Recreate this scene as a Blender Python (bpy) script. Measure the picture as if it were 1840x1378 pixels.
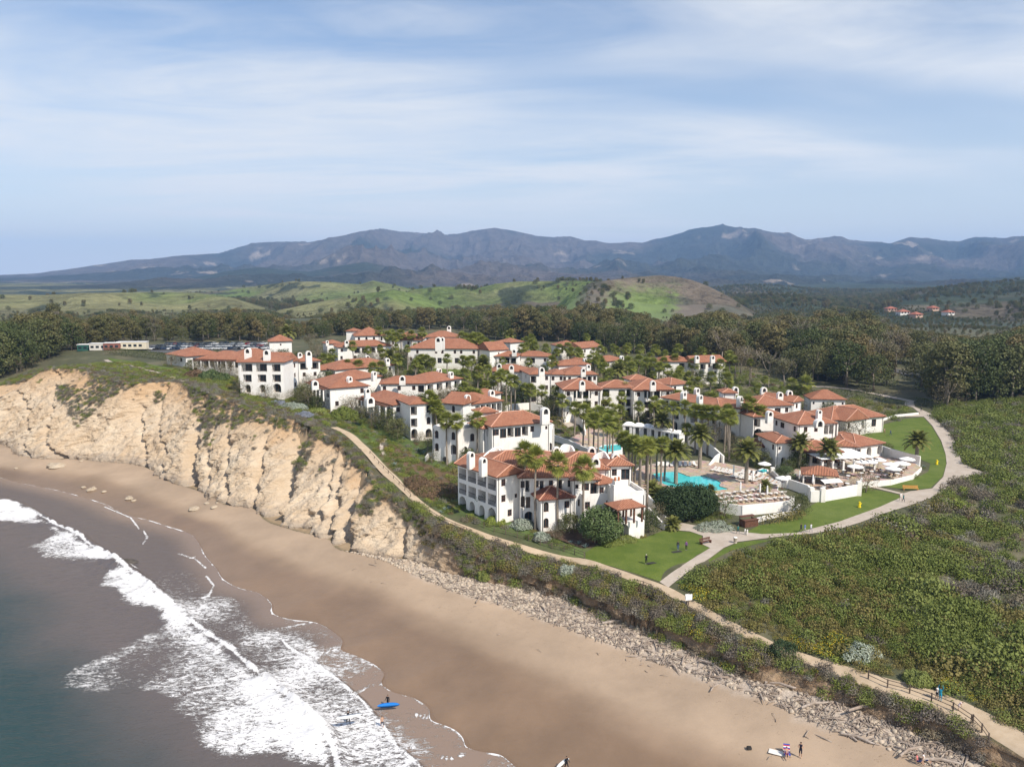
import bpy, math, random
import numpy as np
from mathutils import Vector
for o in list(bpy.data.objects): bpy.data.objects.remove(o)
S = bpy.context.scene
R = math.radians
# ---------------------------------------------------------------- camera
CH, FPX, TH = 56.0, 1400.0, math.atan(189/1400.0)
cam = bpy.data.cameras.new('camera'); co = bpy.data.objects.new('camera', cam); S.collection.objects.link(co); S.camera = co
co.location = (0, 0, CH); co.rotation_euler = (math.pi/2 - TH, 0, 0)
cam.sensor_width = 36; cam.lens = 36*FPX/1840; cam.clip_start = 1; cam.clip_end = 60000
# ---------------------------------------------------------------- sun and sky
SUN_AZ, SUN_EL = (0.68, -0.73), 47.0          # horizontal direction towards the sun, elevation
sl = bpy.data.lights.new('sun', 'SUN'); sl.energy = 5.0; sl.angle = R(0.5); sl.color = (1.0, 0.93, 0.83)
so = bpy.data.objects.new('sun', sl); S.collection.objects.link(so)
sv = Vector((SUN_AZ[0]*math.cos(R(SUN_EL)), SUN_AZ[1]*math.cos(R(SUN_EL)), math.sin(R(SUN_EL))))
so.rotation_euler = sv.to_track_quat('Z', 'Y').to_euler()
W = bpy.data.worlds.new('World'); S.world = W; W.use_nodes = True
def build_world():
    nt = W.node_tree; nt.nodes.clear(); N = nt.nodes.new; L = nt.links.new
    sky = N('ShaderNodeTexSky'); sky.sky_type = 'NISHITA'; sky.sun_disc = False
    sky.sun_elevation = R(SUN_EL); sky.sun_rotation = math.atan2(SUN_AZ[0], SUN_AZ[1])
    sky.air_density = 1.25; sky.dust_density = 0.5; sky.ozone_density = 2.6; sky.altitude = 50
    tc = N('ShaderNodeTexCoord'); sep = N('ShaderNodeSeparateXYZ'); L(tc.outputs['Generated'], sep.inputs[0])
    def m(op, a, b=None, c=None):
        n = N('ShaderNodeMath'); n.operation = op
        for i, v in enumerate((a, b, c)):
            if v is None: continue
            if isinstance(v, (int, float)): n.inputs[i].default_value = v
            else: L(v, n.inputs[i])
        return n.outputs[0]
    zc = m('ADD', m('MAXIMUM', sep.outputs[2], 0.0), 0.10)
    cx, cy = m('DIVIDE', sep.outputs[0], zc), m('DIVIDE', sep.outputs[1], zc)
    cb = N('ShaderNodeCombineXYZ'); L(cx, cb.inputs[0]); L(cy, cb.inputs[1])
    def noise(scl, off, rot, sc, detail, rough, dist=0.0):
        mp = N('ShaderNodeMapping'); L(cb.outputs[0], mp.inputs[0]); mp.inputs['Location'].default_value = off
        mp.inputs['Rotation'].default_value = (0, 0, rot); mp.inputs['Scale'].default_value = scl
        n = N('ShaderNodeTexNoise'); n.inputs['Scale'].default_value = sc; n.inputs['Detail'].default_value = detail
        n.inputs['Roughness'].default_value = rough; n.inputs['Distortion'].default_value = dist
        L(mp.outputs[0], n.inputs['Vector']); return n.outputs[0]
    def mr(v, a, b, c=0.0, d=1.0):
        n = N('ShaderNodeMapRange'); n.interpolation_type = 'SMOOTHSTEP'; L(v, n.inputs[0])
        for i, q in enumerate((a, b, c, d)): n.inputs[i+1].default_value = q
        return n.outputs[0]
    big = noise((0.55, 1.0, 1), (3.7, 1.2, 0), R(8), 0.55, 3, 0.5, 0.3)
    streak = noise((0.45, 1.1, 1), (1.3, 5.2, 0), R(-14), 1.0, 7, 0.55, 1.1)
    fine = noise((0.8, 1.6, 1), (9.3, 2.2, 0), R(-20), 3.0, 8, 0.6, 0.8)
    c = m('MULTIPLY', mr(big, 0.33, 0.57), m('ADD', m('MULTIPLY', mr(streak, 0.24, 0.64), 0.80), m('MULTIPLY', mr(fine, 0.3, 0.75), 0.20)))
    veil = m('MULTIPLY', m('POWER', m('SUBTRACT', 1.0, m('MINIMUM', m('MAXIMUM', sep.outputs[2], 0.0), 1.0)), 6.0), 1.0)
    c = m('MINIMUM', m('MULTIPLY', c, 0.98), 0.95)
    mix = N('ShaderNodeMix'); mix.data_type = 'RGBA'; L(c, mix.inputs[0])
    tint = N('ShaderNodeMix'); tint.data_type = 'RGBA'; tint.blend_type = 'MULTIPLY'; tint.inputs[0].default_value = 1
    L(sky.outputs[0], tint.inputs[6]); tint.inputs[7].default_value = (0.74, 0.93, 1.14, 1)
    L(tint.outputs[2], mix.inputs[6]); mix.inputs[7].default_value = (7.3, 7.6, 8.0, 1)
    bg = N('ShaderNodeBackground'); bg.inputs[1].default_value = 0.10
    lo = N('ShaderNodeMix'); lo.data_type = 'RGBA'; L(veil, lo.inputs[0]); L(mix.outputs[2], lo.inputs[6]); lo.inputs[7].default_value = (9.2, 9.3, 9.5, 1); L(lo.outputs[2], bg.inputs[0])
    out = N('ShaderNodeOutputWorld'); L(bg.outputs[0], out.inputs[0])
build_world()
S.view_settings.view_transform = 'Standard'; S.view_settings.look = 'None'; S.view_settings.gamma = 1
S.view_settings.use_curve_mapping = False; S.view_settings.exposure = 0.16
S.render.engine = 'CYCLES'; cy = S.cycles
cy.max_bounces = 5; cy.diffuse_bounces = 2; cy.glossy_bounces = 2; cy.transmission_bounces = 4; cy.volume_bounces = 0
cy.transparent_max_bounces = 8; cy.caustics_reflective = False; cy.caustics_refractive = False
# ---------------------------------------------------------------- helpers: photo ray -> place on the ground
CT, ST = math.cos(TH), math.sin(TH)
def ray(px, py):
    a, b = (px-920)/FPX, (py-689)/FPX
    return np.array([a, CT - b*ST, -ST - b*CT])
def at(px, py, z):                              # the point of height z seen along that ray
    d = ray(px, py); t = (z-CH)/d[2]
    return np.array([d[0]*t, d[1]*t, z])
def to_px(p):
    x, y, z = p[0], p[1], p[2]-CH
    f = y*CT - z*ST; return 920+FPX*x/f, 689+FPX*(-y*ST - z*CT)/f
def hash2(ix, iy, seed):
    h = (ix.astype(np.int64)*374761393 + iy.astype(np.int64)*668265263 + seed*982451653) & 0x7fffffff
    h = ((h ^ (h >> 13))*1274126177) & 0x7fffffff
    return ((h ^ (h >> 16)) & 0xffffff)/float(0xffffff)
def vnoise(x, y, seed=0):
    x = np.asarray(x, float); y = np.asarray(y, float)
    ix, iy = np.floor(x), np.floor(y); fx, fy = x-ix, y-iy
    fx = fx*fx*fx*(fx*(fx*6-15)+10); fy = fy*fy*fy*(fy*(fy*6-15)+10)
    a, b = hash2(ix, iy, seed), hash2(ix+1, iy, seed); c, d = hash2(ix, iy+1, seed), hash2(ix+1, iy+1, seed)
    return (a*(1-fx)+b*fx)*(1-fy) + (c*(1-fx)+d*fx)*fy
def fbm(x, y, oct=4, seed=0, lac=2.03, gain=0.5):
    s = 0; a = 1; n = 0; f = 1
    for i in range(oct):
        s = s + a*(vnoise(x*f, y*f, seed+i*17)*2-1); n += a; a *= gain; f *= lac
    return s/n
def ridged(x, y, oct=4, seed=0, lac=2.05, gain=0.5):
    s = 0; a = 1; n = 0; f = 1
    for i in range(oct):
        v = 1-np.abs(vnoise(x*f, y*f, seed+i*13)*2-1); s = s + a*v*v; n += a; a *= gain; f *= lac
    return s/n
def sstep(a, b, x):
    t = np.clip((np.asarray(x, float)-a)/(b-a), 0, 1); return t*t*(3-2*t)
def sdist(poly, x, y):
    """signed distance to an open polyline; positive on its right-hand side when walked (inland here)"""
    x = np.asarray(x, float); y = np.asarray(y, float); sh = x.shape; x = x.ravel(); y = y.ravel()
    best = np.full(x.shape, 1e18); sg = np.zeros(x.shape)
    for (ax, ay), (bx, by) in zip(poly[:-1], poly[1:]):
        dx, dy = bx-ax, by-ay; l2 = dx*dx+dy*dy
        t = np.clip(((x-ax)*dx+(y-ay)*dy)/l2, 0, 1)
        ex, ey = x-ax-t*dx, y-ay-t*dy; d2 = ex*ex+ey*ey
        cr = dx*(y-ay)-dy*(x-ax)
        u = d2 < best-1e-9; best = np.where(u, d2, best); sg = np.where(u, np.where(cr < 0, 1.0, -1.0), sg)
    return (np.sqrt(best)*sg).reshape(sh)
def inpoly(poly, x, y):
    x = np.asarray(x, float); y = np.asarray(y, float); c = np.zeros(x.shape, bool); n = len(poly)
    for i in range(n):
        ax, ay = poly[i]; bx, by = poly[(i+1) % n]
        if ay == by: continue
        c ^= ((ay > y) != (by > y)) & (x < (bx-ax)*(y-ay)/(by-ay)+ax)
    return c
def pdist(poly, x, y):                          # signed distance to a closed polygon, positive inside
    d = np.abs(sdist(list(poly)+[poly[0]], x, y)); return np.where(inpoly(poly, x, y), d, -d)
# ---------------------------------------------------------------- the lie of the land
TOP_PX = [(2500,1700,6.5),(2100,1500,6.5),(1900,1400,6.5),(1798,1350,6.3),(1715,1310,6.3),(1652,1285,6.2),(1579,1262,6.0),(1513,1236,5.9),(1426,1208,5.7),
 (1353,1196,5.5),(1276,1160,5.3),(1197,1130,5.1),(1102,1095,5),(1014,1055,5),(940,1035,5.2),(880,1012,6.2),(835,985,8),(795,955,10),(765,932,10.8),(735,903,11.5),
 (690,884,12.8),(662,850,14),(640,825,15),(600,792,17.5),(560,768,19.4),(520,754,20.5),(480,745,21),(450,737,21.4),(410,720,22.5),(370,704,23.4),(340,692,23.6),
 (300,686,23.8),(255,690,23.5),(190,680,24),(123,662,25.5),(80,664,24.5),(46,684,19.5),(0,694,17.5),(-100,702,15.5),(-300,722,14)]
TOE_PX = [(2500,1800),(2100,1560),(1900,1452),(1798,1392),(1715,1347),(1652,1319),(1579,1293),(1513,1266),(1426,1240),(1353,1224),(1276,1184),(1197,1150),(1102,1114),
 (1014,1074),(940,1056),(880,1048),(835,1036),(800,1030),(760,1013),(690,1000),(640,993),(605,986),(590,969),(530,953),(482,938),(440,909),(400,905),(385,896),(345,878),
 (310,868),(270,843),(235,833),(180,829),(130,824),(75,824),(40,818),(0,797),(-100,792),(-300,785)]
FRONT_PX = [(1400,1600),(1150,1480),(1000,1420),(925,1376),(899,1356),(860,1349),(838,1341),(832,1326),(822,1314),(800,1303),(776,1294),(770,1272),(748,1256),(700,1240),(686,1228),
 (690,1210),(676,1196),(640,1178),(612,1166),(616,1154),(600,1136),(566,1118),(520,1112),(494,1104),(486,1082),(461,1064),(430,1056),(402,1041),(388,1020),(370,1000),(362,985),(340,958),
 (300,945),(270,935),(235,927),(187,905),(150,893),(100,880),(40,868),(0,858),(-100,845),(-300,830)]
TOP = np.array([at(a, b, c) for a, b, c in TOP_PX]); 
zbt = lambda x: 2.7+.6*sstep(-60, 0, x)+1.1*sstep(18, 42, x)
def _toe(a, b):
    p = at(a, b, 3.0)
    for _ in range(3): p = at(a, b, float(zbt(p[0])))
    return p
TOE = np.array([_toe(a, b) for a, b in TOE_PX]); FRONT = np.array([at(a, b, 0.12) for a, b in FRONT_PX])
CD = np.array([-0.8, 0.6])                       # runs along the coast, away from the camera
def densify(P, step=2.0, jit=0.0, seed=0):
    d = np.r_[0, np.cumsum(np.hypot(*(np.diff(P[:, :2], axis=0).T)))]; n = int(d[-1]/step)+2; u = np.linspace(0, d[-1], n)
    # Catmull-like smoothing through cubic hermite
    m = np.gradient(P, d, axis=0); k = np.clip(np.searchsorted(d, u)-1, 0, len(d)-2); h = (d[k+1]-d[k]); t = ((u-d[k])/h)[:, None]; h = h[:, None]
    return (2*t**3-3*t**2+1)*P[k] + (t**3-2*t**2+t)*h*m[k] + (-2*t**3+3*t**2)*P[k+1] + (t**3-t**2)*h*m[k+1]
TOPD, TOED, FROD = densify(TOP), densify(TOE), densify(FRONT, 0.6)
topl, toel, frol = [p[:2] for p in TOPD], [p[:2] for p in TOED], [p[:2] for p in FROD[::3]]
CTRL_PX = [(800,935,10.2),(850,955,9.6),(920,978,9.2),(1055,1005,8.9),(1120,1035,8.6),(1200,1062,8.3),(1340,1130,7.8),(1560,1220,7.2),(1720,1275,6.9),(1840,1345,6.7),
 (1200,970,9.2),(1400,940,9.6),(1600,900,9.6),(1700,800,10),(1620,760,11),(1560,740,11.5),(1250,860,10.3),(1330,900,10.2),(1450,860,10.4),(1540,840,10.4),(950,740,15),(1100,740,13),
 (760,780,15.5),(730,850,13.5),(790,860,12.3),(850,920,10.6),(950,950,9.8),(1050,960,9.6),(600,725,19),(540,726,20),(475,697,20.5),(700,680,19.5),(850,650,19.5),(620,645,21.5),(1000,700,16),(1300,690,14.5),(1170,760,12.2),
 (400,645,22.5),(500,640,22),(300,626,24),(200,628,25),(615,770,18.2),(680,700,18.7),(860,800,13),(800,700,18),
 (1000,640,18),(1650,690,13),(1800,700,14),(1500,1000,9.5),(1700,1100,9),(1840,900,11),(1700,950,10.5),(1840,1150,9),(1350,780,11.6),(1250,740,13),(1450,770,11)]
CP = [at(a, b, c) for a, b, c in CTRL_PX] + [TOP[i] for i in range(1, len(TOP), 1)] + [np.array(q, float) for q in
 [(-420,420,22),(-300,520,24),(-150,560,22),(0,600,20),(150,600,18),(320,560,18),(450,450,18),(-350,360,20),(250,300,13),(330,200,11),(-250,600,25),(0,480,19),(150,450,17)]]
CP = np.array(CP)
def _tps(r2): return 0.5*r2*np.log(r2+1e-9)
def _fit():
    n = len(CP); d = ((CP[:, None, :2]-CP[None, :, :2])/100)**2; K = _tps(d.sum(-1)) + np.eye(n)*0.006
    Pm = np.c_[np.ones(n), CP[:, :2]/100]; A = np.block([[K, Pm], [Pm.T, np.zeros((3, 3))]])
    return np.linalg.solve(A, np.r_[CP[:, 2], 0, 0, 0])
TW = _fit()
def plateau(x, y):
    x = np.asarray(x, float); y = np.asarray(y, float); z = TW[-3]+TW[-2]*x/100+TW[-1]*y/100
    for i in range(len(CP)): z = z + TW[i]*_tps(((x-CP[i, 0])/100)**2+((y-CP[i, 1])/100)**2)
    return z
# ridges: skyline in the photograph at a distance; (px,py) list, distance, thickness, wobble
RIDGES = [
 ('grass', 1250, 210, [(-600,530),(-200,528),(0,529),(90,530),(150,526),(300,525),(360,526),(425,536),(490,556),(560,590),(700,640)]),
 ('grass', 1120, 170, [(430,620),(500,558),(560,545),(640,530),(710,520),(760,530),(830,565),(900,600)]),
 ('grass', 1900, 300, [(200,560),(330,530),(425,519),(480,512),(530,505),(600,507),(650,511),(672,504),(720,514),(780,530),(900,560)]),
 ('grass', 1450, 190, [(680,560),(740,520),(790,515),(840,516),(900,530),(1000,560)]),
 ('grass', 1350, 240, [(780,575),(850,520),(890,510),(930,506),(980,505),(1050,504),(1110,512),(1200,560)]),
 ('hill',  1100, 210, [(960,590),(1020,530),(1060,508),(1110,501),(1150,497),(1185,495),(1210,497),(1240,503),(1270,514),(1310,534),(1360,566),(1420,610)]),
 ('scrub', 2600, 500, [(1150,560),(1250,522),(1300,515),(1370,513),(1420,516),(1480,527),(1530,548),(1600,560)]),
 ('orchard', 1900, 650, [(1440,600),(1500,560),(1560,541),(1620,527),(1700,516),(1780,508),(1840,501),(1950,492),(2300,490)]),
 ('scrub', 1180, 230, [(1420,620),(1490,590),(1550,568),(1610,556),(1700,548),(1800,541),(1900,535),(2300,530)]),
 ('scrub', 1550, 260, [(1180,575),(1250,556),(1310,541),(1380,531),(1440,533),(1500,548),(1560,570)]),
 ('dark',  4600, 700, [(-600,506),(0,512),(150,514),(300,508),(360,498),(410,488),(470,480),(520,486),(560,488),(600,480),(660,471),(720,484),(780,494),(900,500),(1000,512),(1200,512),(1400,500),(1500,512),(1650,505),(1760,500),(1840,496),(2300,490)]),
 ('mount', 8600, 2300, [(-600,496),(-100,496),(0,495),(80,492),(160,480),(250,467),(280,466),(330,460),(400,456),(440,444),(470,438),(520,436),(560,437),(620,425),(650,418),(690,412),(720,417),(760,420),(810,426),(850,418),(890,412),(930,417),(960,425),(1010,431),(1040,433),(1090,439),(1130,437),(1150,438),(1200,426),(1240,415),(1270,412),(1292,409),(1320,416),(1350,413),(1380,420),(1410,425),(1440,433),(1490,428),(1530,435),(1590,439),(1625,427),(1680,434),(1710,436),(1740,428),(1790,430),(1840,428),(1900,426),(2300,440)]),
]
def far_base(x, y): return 16 - 9*sstep(620, 850, np.hypot(x, y)) + 20*sstep(2200, 4500, np.hypot(x, y)) + 6*fbm(x/260, y/260, 3, 5)
def far_height(x, y):
    r = np.hypot(x, y); px = 920 + FPX*x/np.maximum(y, 1.0)*1.0/1.0
    base = far_base(x, y)
    z = base.copy(); kind = np.zeros(r.shape, int)
    for k, (nm, D, th, prof) in enumerate(RIDGES):
        a = np.array(prof, float); py = np.interp(px, a[:, 0], a[:, 1])
        wob = 1+0.10*fbm(px/160+k*3.1, px*0+k, 2, 31+k); Dk = D*wob
        hy = y*0+1; h = CH + (500-py)/FPX*Dk*np.cos(np.arctan((px-920)/FPX))
        q = (r-Dk)/th
        if nm == 'mount':
            b = np.where(q < 0, np.exp(-np.abs(q)**1.35*1.15), np.exp(-(q*1.6)**2))
            wx = x+500*fbm(x/2600, y/2600, 3, 3); wy = y+500*fbm(x/2600+7, y/2600, 3, 4)
            ra = px/150*(1+0.15*fbm(x/3000, y/3000, 2, 8)); rel = ridged(wx/1150, wy/2300, 7, 60, 2.15, 0.56)
            amp = 0.95*(h-base)*np.clip(1-np.exp(-np.abs(q)*3.2), 0, 1)*np.exp(-np.abs(q)*0.55)
            zz = base+(h-base)*b - amp*(0.62-rel)*1.25
            zz += (h-base)*0.07*ridged(x/420, y/420, 5, 77)*sstep(0.0, 0.1, np.abs(q))
        elif nm in ('dark', 'orchard', 'scrub'):
            b = np.exp(-np.abs(q)**1.6*1.3); rel = ridged((x+120*fbm(x/600, y/600, 2, 2))/620, y/900, 4, 20+k)
            zz = base+(h-base)*b - 0.45*(h-base)*(0.6-rel)*(1-np.exp(-np.abs(q)*4))*np.exp(-np.abs(q)*0.7)
        else:
            b = np.exp(-np.abs(q)**2*1.1)
            zz = base+(h-base)*b - 0.50*(h-base)*ridged(x/210+k, y/330, 4, 40+k)*(1-np.exp(-q*q*6))*b
        up = zz > z; z = np.where(up, zz, z); kind = np.where(up & (zz > base+2.0), k+1, kind)
    return z, kind, px
def ground_z(x, y, full=False):
    x = np.asarray(x, float); y = np.asarray(y, float); r = np.hypot(x, y)
    P = plateau(np.clip(x, -700, 700), np.clip(y, 0, 800)); Fz, kind, _ = far_height(x, y); w = sstep(520, 900, r)
    P = P*(1-w) + Fz*w
    dtop, dtoe, dw = sdist(topl, x, y), sdist(toel, x, y), sdist(frol, x, y)
    zt = zbt(x)                # beach height at the toe
    dry = zt*np.clip(dw, 0, None)/(np.clip(dw, 0, None)+np.clip(-dtoe, 0, None)+1e-6)
    beach = np.where(dw > 0, dry**1.0, -0.055*np.minimum(-dw, 40)-0.01*np.clip(-dw-40, 0, 400))
    f = np.clip(dtoe/np.maximum(dtoe-dtop, 1e-3), 0, 1)
    z = np.where(dtop >= 0, P, np.where(dtoe > 0, zt+(P-zt)*f**2.6, beach))
    if full: return z, dtop, dtoe, dw, kind, w
    return z
def gz(x, y): return float(ground_z(np.array([x]), np.array([y]))[0])
_far_r = None
def hits(pxs, off=0.0):
    """places on the ground (or off metres above it) seen at photo pixels, all at once; far ones included"""
    A = np.array([ray(*p) for p in pxs]); off = np.broadcast_to(np.asarray(off, float), (len(A),))
    t = np.full(len(A), 60.0); done = np.zeros(len(A), bool)
    ts = 60*1.012**np.arange(330); prev = None; T = np.full(len(A), 2500.0)
    X = A[:, 0][:, None]*ts; Y = A[:, 1][:, None]*ts; Z = CH+A[:, 2][:, None]*ts
    G = ground_z(X.ravel(), Y.ravel()).reshape(X.shape)+off[:, None]; D = Z-G
    for i in range(len(A)):
        k = np.where(D[i] < 0)[0]
        if len(k) and k[0] > 0:
            j = k[0]; a, b = D[i, j-1], D[i, j]; T[i] = ts[j-1]+(ts[j]-ts[j-1])*a/(a-b)
    P = A*T[:, None]; P[:, 2] += CH
    g = ground_z(P[:, 0], P[:, 1]); P[:, 2] = g; return P
# ---------------------------------------------------------------- helpers: objects
COL = S.collection
def link(o, parent=None):
    COL.objects.link(o)
    if parent is not None: o.parent = parent
    return o
def tag(o, label=None, cat=None, group=None, kind=None):
    if label: o['label'] = label
    if cat: o['category'] = cat
    if group: o['group'] = group
    if kind: o['kind'] = kind
    return o
def empty(name, loc=(0, 0, 0), rz=0.0):
    o = bpy.data.objects.new(name, None); o.empty_display_size = 0.3; COL.objects.link(o); o.location = loc; o.rotation_euler = (0, 0, rz); return o
def mesh_np(name, V, F, mats=None, midx=None, smooth=False):
    """V (n,3); F list of tuples or an (m,k) int array"""
    me = bpy.data.meshes.new(name); V = np.asarray(V, np.float32)
    if isinstance(F, np.ndarray):
        m, k = F.shape; me.vertices.add(len(V)); me.vertices.foreach_set('co', V.ravel())
        me.loops.add(m*k); me.loops.foreach_set('vertex_index', F.astype(np.int32).ravel())
        me.polygons.add(m); me.polygons.foreach_set('loop_start', np.arange(0, m*k, k, dtype=np.int32))
    else:
        me.from_pydata(V.tolist(), [], [tuple(f) for f in F])
    for mt in (mats or []): me.materials.append(mt)
    if midx is not None: me.polygons.foreach_set('material_index', np.asarray(midx, np.int32))
    if smooth: me.polygons.foreach_set('use_smooth', np.ones(len(me.polygons), bool))
    me.update(calc_edges=True); return me
def attr(me, name, data, typ='FLOAT'):
    a = me.attributes.new(name, typ, 'POINT')
    if typ == 'FLOAT': a.data.foreach_set('value', np.asarray(data, np.float32))
    elif typ == 'FLOAT_COLOR': a.data.foreach_set('color', np.c_[data, np.ones(len(data))].astype(np.float32).ravel())
    elif typ == 'FLOAT_VECTOR': a.data.foreach_set('vector', np.asarray(data, np.float32).ravel())
    elif typ == 'INT': a.data.foreach_set('value', np.asarray(data, np.int32))
def grid_faces(nr, nc):
    i = np.arange(nr*nc).reshape(nr, nc); return np.stack([i[:-1, :-1], i[:-1, 1:], i[1:, 1:], i[1:, :-1]], -1).reshape(-1, 4)
class MB:
    """collects verts/faces with material slots into one mesh"""
    def __init__(s): s.v = []; s.f = []; s.m = []
    def add(s, V, F, m=0):
        b = len(s.v); s.v.extend([tuple(map(float, p)) for p in V]); s.f.extend([tuple(b+i for i in f) for f in F]); s.m.extend([m]*len(F)); return s
    def box(s, x0, y0, z0, x1, y1, z1, m=0):
        V = [(x0,y0,z0),(x1,y0,z0),(x1,y1,z0),(x0,y1,z0),(x0,y0,z1),(x1,y0,z1),(x1,y1,z1),(x0,y1,z1)]
        return s.add(V, [(0,3,2,1),(4,5,6,7),(0,1,5,4),(1,2,6,5),(2,3,7,6),(3,0,4,7)], m)
    def tube(s, pts, rad, n=6, m=0, cap=True):
        pts = [Vector(p) for p in pts]; rr = rad if hasattr(rad, '__len__') else [rad]*len(pts); rings = []
        for i, p in enumerate(pts):
            d = (pts[min(i+1, len(pts)-1)]-pts[max(i-1, 0)]).normalized(); u = d.orthogonal().normalized() if abs(d.z) < .99 else Vector((1, 0, 0)); u = (u-d*u.dot(d)).normalized(); w = d.cross(u)
            rings.append([p+(u*math.cos(2*math.pi*k/n)+w*math.sin(2*math.pi*k/n))*rr[i] for k in range(n)])
        V = [q for r_ in rings for q in r_]; F = []
        for i in range(len(pts)-1):
            for k in range(n): F.append((i*n+k, i*n+(k+1) % n, (i+1)*n+(k+1) % n, (i+1)*n+k))
        if cap: F.append(tuple(range(n))[::-1]); F.append(tuple((len(pts)-1)*n+k for k in range(n)))
        return s.add(V, F, m)
    def mesh(s, name, mats, smooth=False): return mesh_np(name, s.v, s.f, mats, s.m, smooth)
    def build(s, name, mats, parent=None, smooth=False):
        return link(bpy.data.objects.new(name, s.mesh(name, mats if isinstance(mats, (list, tuple)) else [mats], smooth)), parent)
# ---------------------------------------------------------------- materials
class NT:
    def __init__(s, name):
        s.mat = bpy.data.materials.new(name); s.mat.use_nodes = True; s.nt = s.mat.node_tree; s.nt.nodes.clear()
        s.out = s.n('ShaderNodeOutputMaterial'); s.b = s.n('ShaderNodeBsdfPrincipled'); s.l(s.b.outputs[0], s.out.inputs[0]); s.b.inputs['Roughness'].default_value = 0.85
        s.b.inputs['Specular IOR Level'].default_value = 0.25
    def n(s, t): return s.nt.nodes.new(t)
    def l(s, a, b): s.nt.links.new(a, b)
    def m(s, op, a, b=None, c=None):
        n = s.n('ShaderNodeMath'); n.operation = op
        for i, v in enumerate((a, b, c)):
            if v is None: continue
            if isinstance(v, (int, float)): n.inputs[i].default_value = v
            else: s.l(v, n.inputs[i])
        return n.outputs[0]
    def noise(s, scale, detail=4, rough=0.55, vec=None, dist=0, mp=None):
        n = s.n('ShaderNodeTexNoise'); n.inputs['Scale'].default_value = scale; n.inputs['Detail'].default_value = detail; n.inputs['Roughness'].default_value = rough; n.inputs['Distortion'].default_value = dist
        s.l(vec if vec is not None else s.pos(mp), n.inputs['Vector']); return n.outputs[0]
    def pos(s, mp=None, gen='Object'):
        t = s.n('ShaderNodeTexCoord'); o = t.outputs[gen]
        if mp:
            q = s.n('ShaderNodeMapping'); s.l(o, q.inputs[0]); q.inputs['Rotation'].default_value = mp[0]; q.inputs['Scale'].default_value = mp[1]; o = q.outputs[0]
        return o
    def geo(s): return s.n('ShaderNodeNewGeometry')
    def mr(s, v, a, b, c=0.0, d=1.0, smooth=True):
        n = s.n('ShaderNodeMapRange'); n.interpolation_type = 'SMOOTHSTEP' if smooth else 'LINEAR'; s.l(v, n.inputs[0])
        for i, q in enumerate((a, b, c, d)):
            if isinstance(q, (int, float)): n.inputs[i+1].default_value = q
            else: s.l(q, n.inputs[i+1])
        return n.outputs[0]
    def mix(s, f, a, b, blend='MIX'):
        n = s.n('ShaderNodeMix'); n.data_type = 'RGBA'; n.blend_type = blend
        for i, v in ((0, f), (6, a), (7, b)):
            if isinstance(v, (int, float)): n.inputs[i].default_value = v
            elif isinstance(v, tuple): n.inputs[i].default_value = (*v, 1)
            else: s.l(v, n.inputs[i])
        return n.outputs[2]
    def att(s, name, out=2):
        n = s.n('ShaderNodeAttribute'); n.attribute_name = name; return n.outputs[out]
    def col(s, c):
        if isinstance(c, tuple): s.b.inputs['Base Color'].default_value = (*c, 1)
        else: s.l(c, s.b.inputs['Base Color'])
    def rough(s, r):
        if isinstance(r, (int, float)): s.b.inputs['Roughness'].default_value = r
        else: s.l(r, s.b.inputs['Roughness'])
    def bump(s, h, strength=0.5, dist=0.1):
        n = s.n('ShaderNodeBump'); n.inputs['Strength'].default_value = strength; n.inputs['Distance'].default_value = dist; s.l(h, n.inputs['Height']); s.l(n.outputs[0], s.b.inputs['Normal'])
def mottled(name, c1, c2, scale=1.0, rough=0.85, bump=0.0, detail=4, mp=None):
    t = NT(name); n = t.noise(scale, detail, 0.6, mp=mp); t.col(t.mix(t.mr(n, .3, .7), c1, c2)); t.rough(rough)
    if bump: t.bump(n, bump, 0.05)
    return t.mat
# ================================================================ ground, cliff, beach, sea, hills
def ground_mat():
    t = NT('ground_soil'); C = t.att('Col', 0); deb = t.att('deb'); wet = t.att('wet'); veg = t.att('veg')
    n1 = t.noise(0.05, 6, 0.6); n2 = t.noise(0.6, 5, 0.65); n3 = t.noise(5.0, 3, 0.6)
    v = t.m('ADD', t.mr(n1, .3, .7, .85, 1.12), t.m('MULTIPLY', t.m('SUBTRACT', n2, 0.5), t.m('ADD', t.m('MULTIPLY', veg, 1.7), 0.16)))
    v = t.m('ADD', v, t.m('MULTIPLY', t.m('SUBTRACT', n3, 0.5), t.m('ADD', t.m('MULTIPLY', deb, 1.5), .12)))
    hv = t.n('ShaderNodeHueSaturation'); t.l(C, hv.inputs['Color']); t.l(v, hv.inputs['Value'])
    # kelp and twigs thrown on the sand
    k = t.noise(1.3, 6, 0.75, mp=((0, 0, R(-37)), (1.0, 2.6, 1))); kd = t.m('MULTIPLY', t.mr(k, .63, .66), t.att('kelp'))
    t.col(t.mix(kd, hv.outputs[0], (0.10, 0.065, 0.035)))
    t.rough(t.mr(wet, 0, 1, .9, .27)); t.b.inputs['Specular IOR Level'].default_value = 0.3
    t.bump(t.m('ADD', n2, t.m('MULTIPLY', n3, .4)), t.m('ADD', .15, 0) if False else 0.25, 0.25)
    return t.mat
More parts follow.
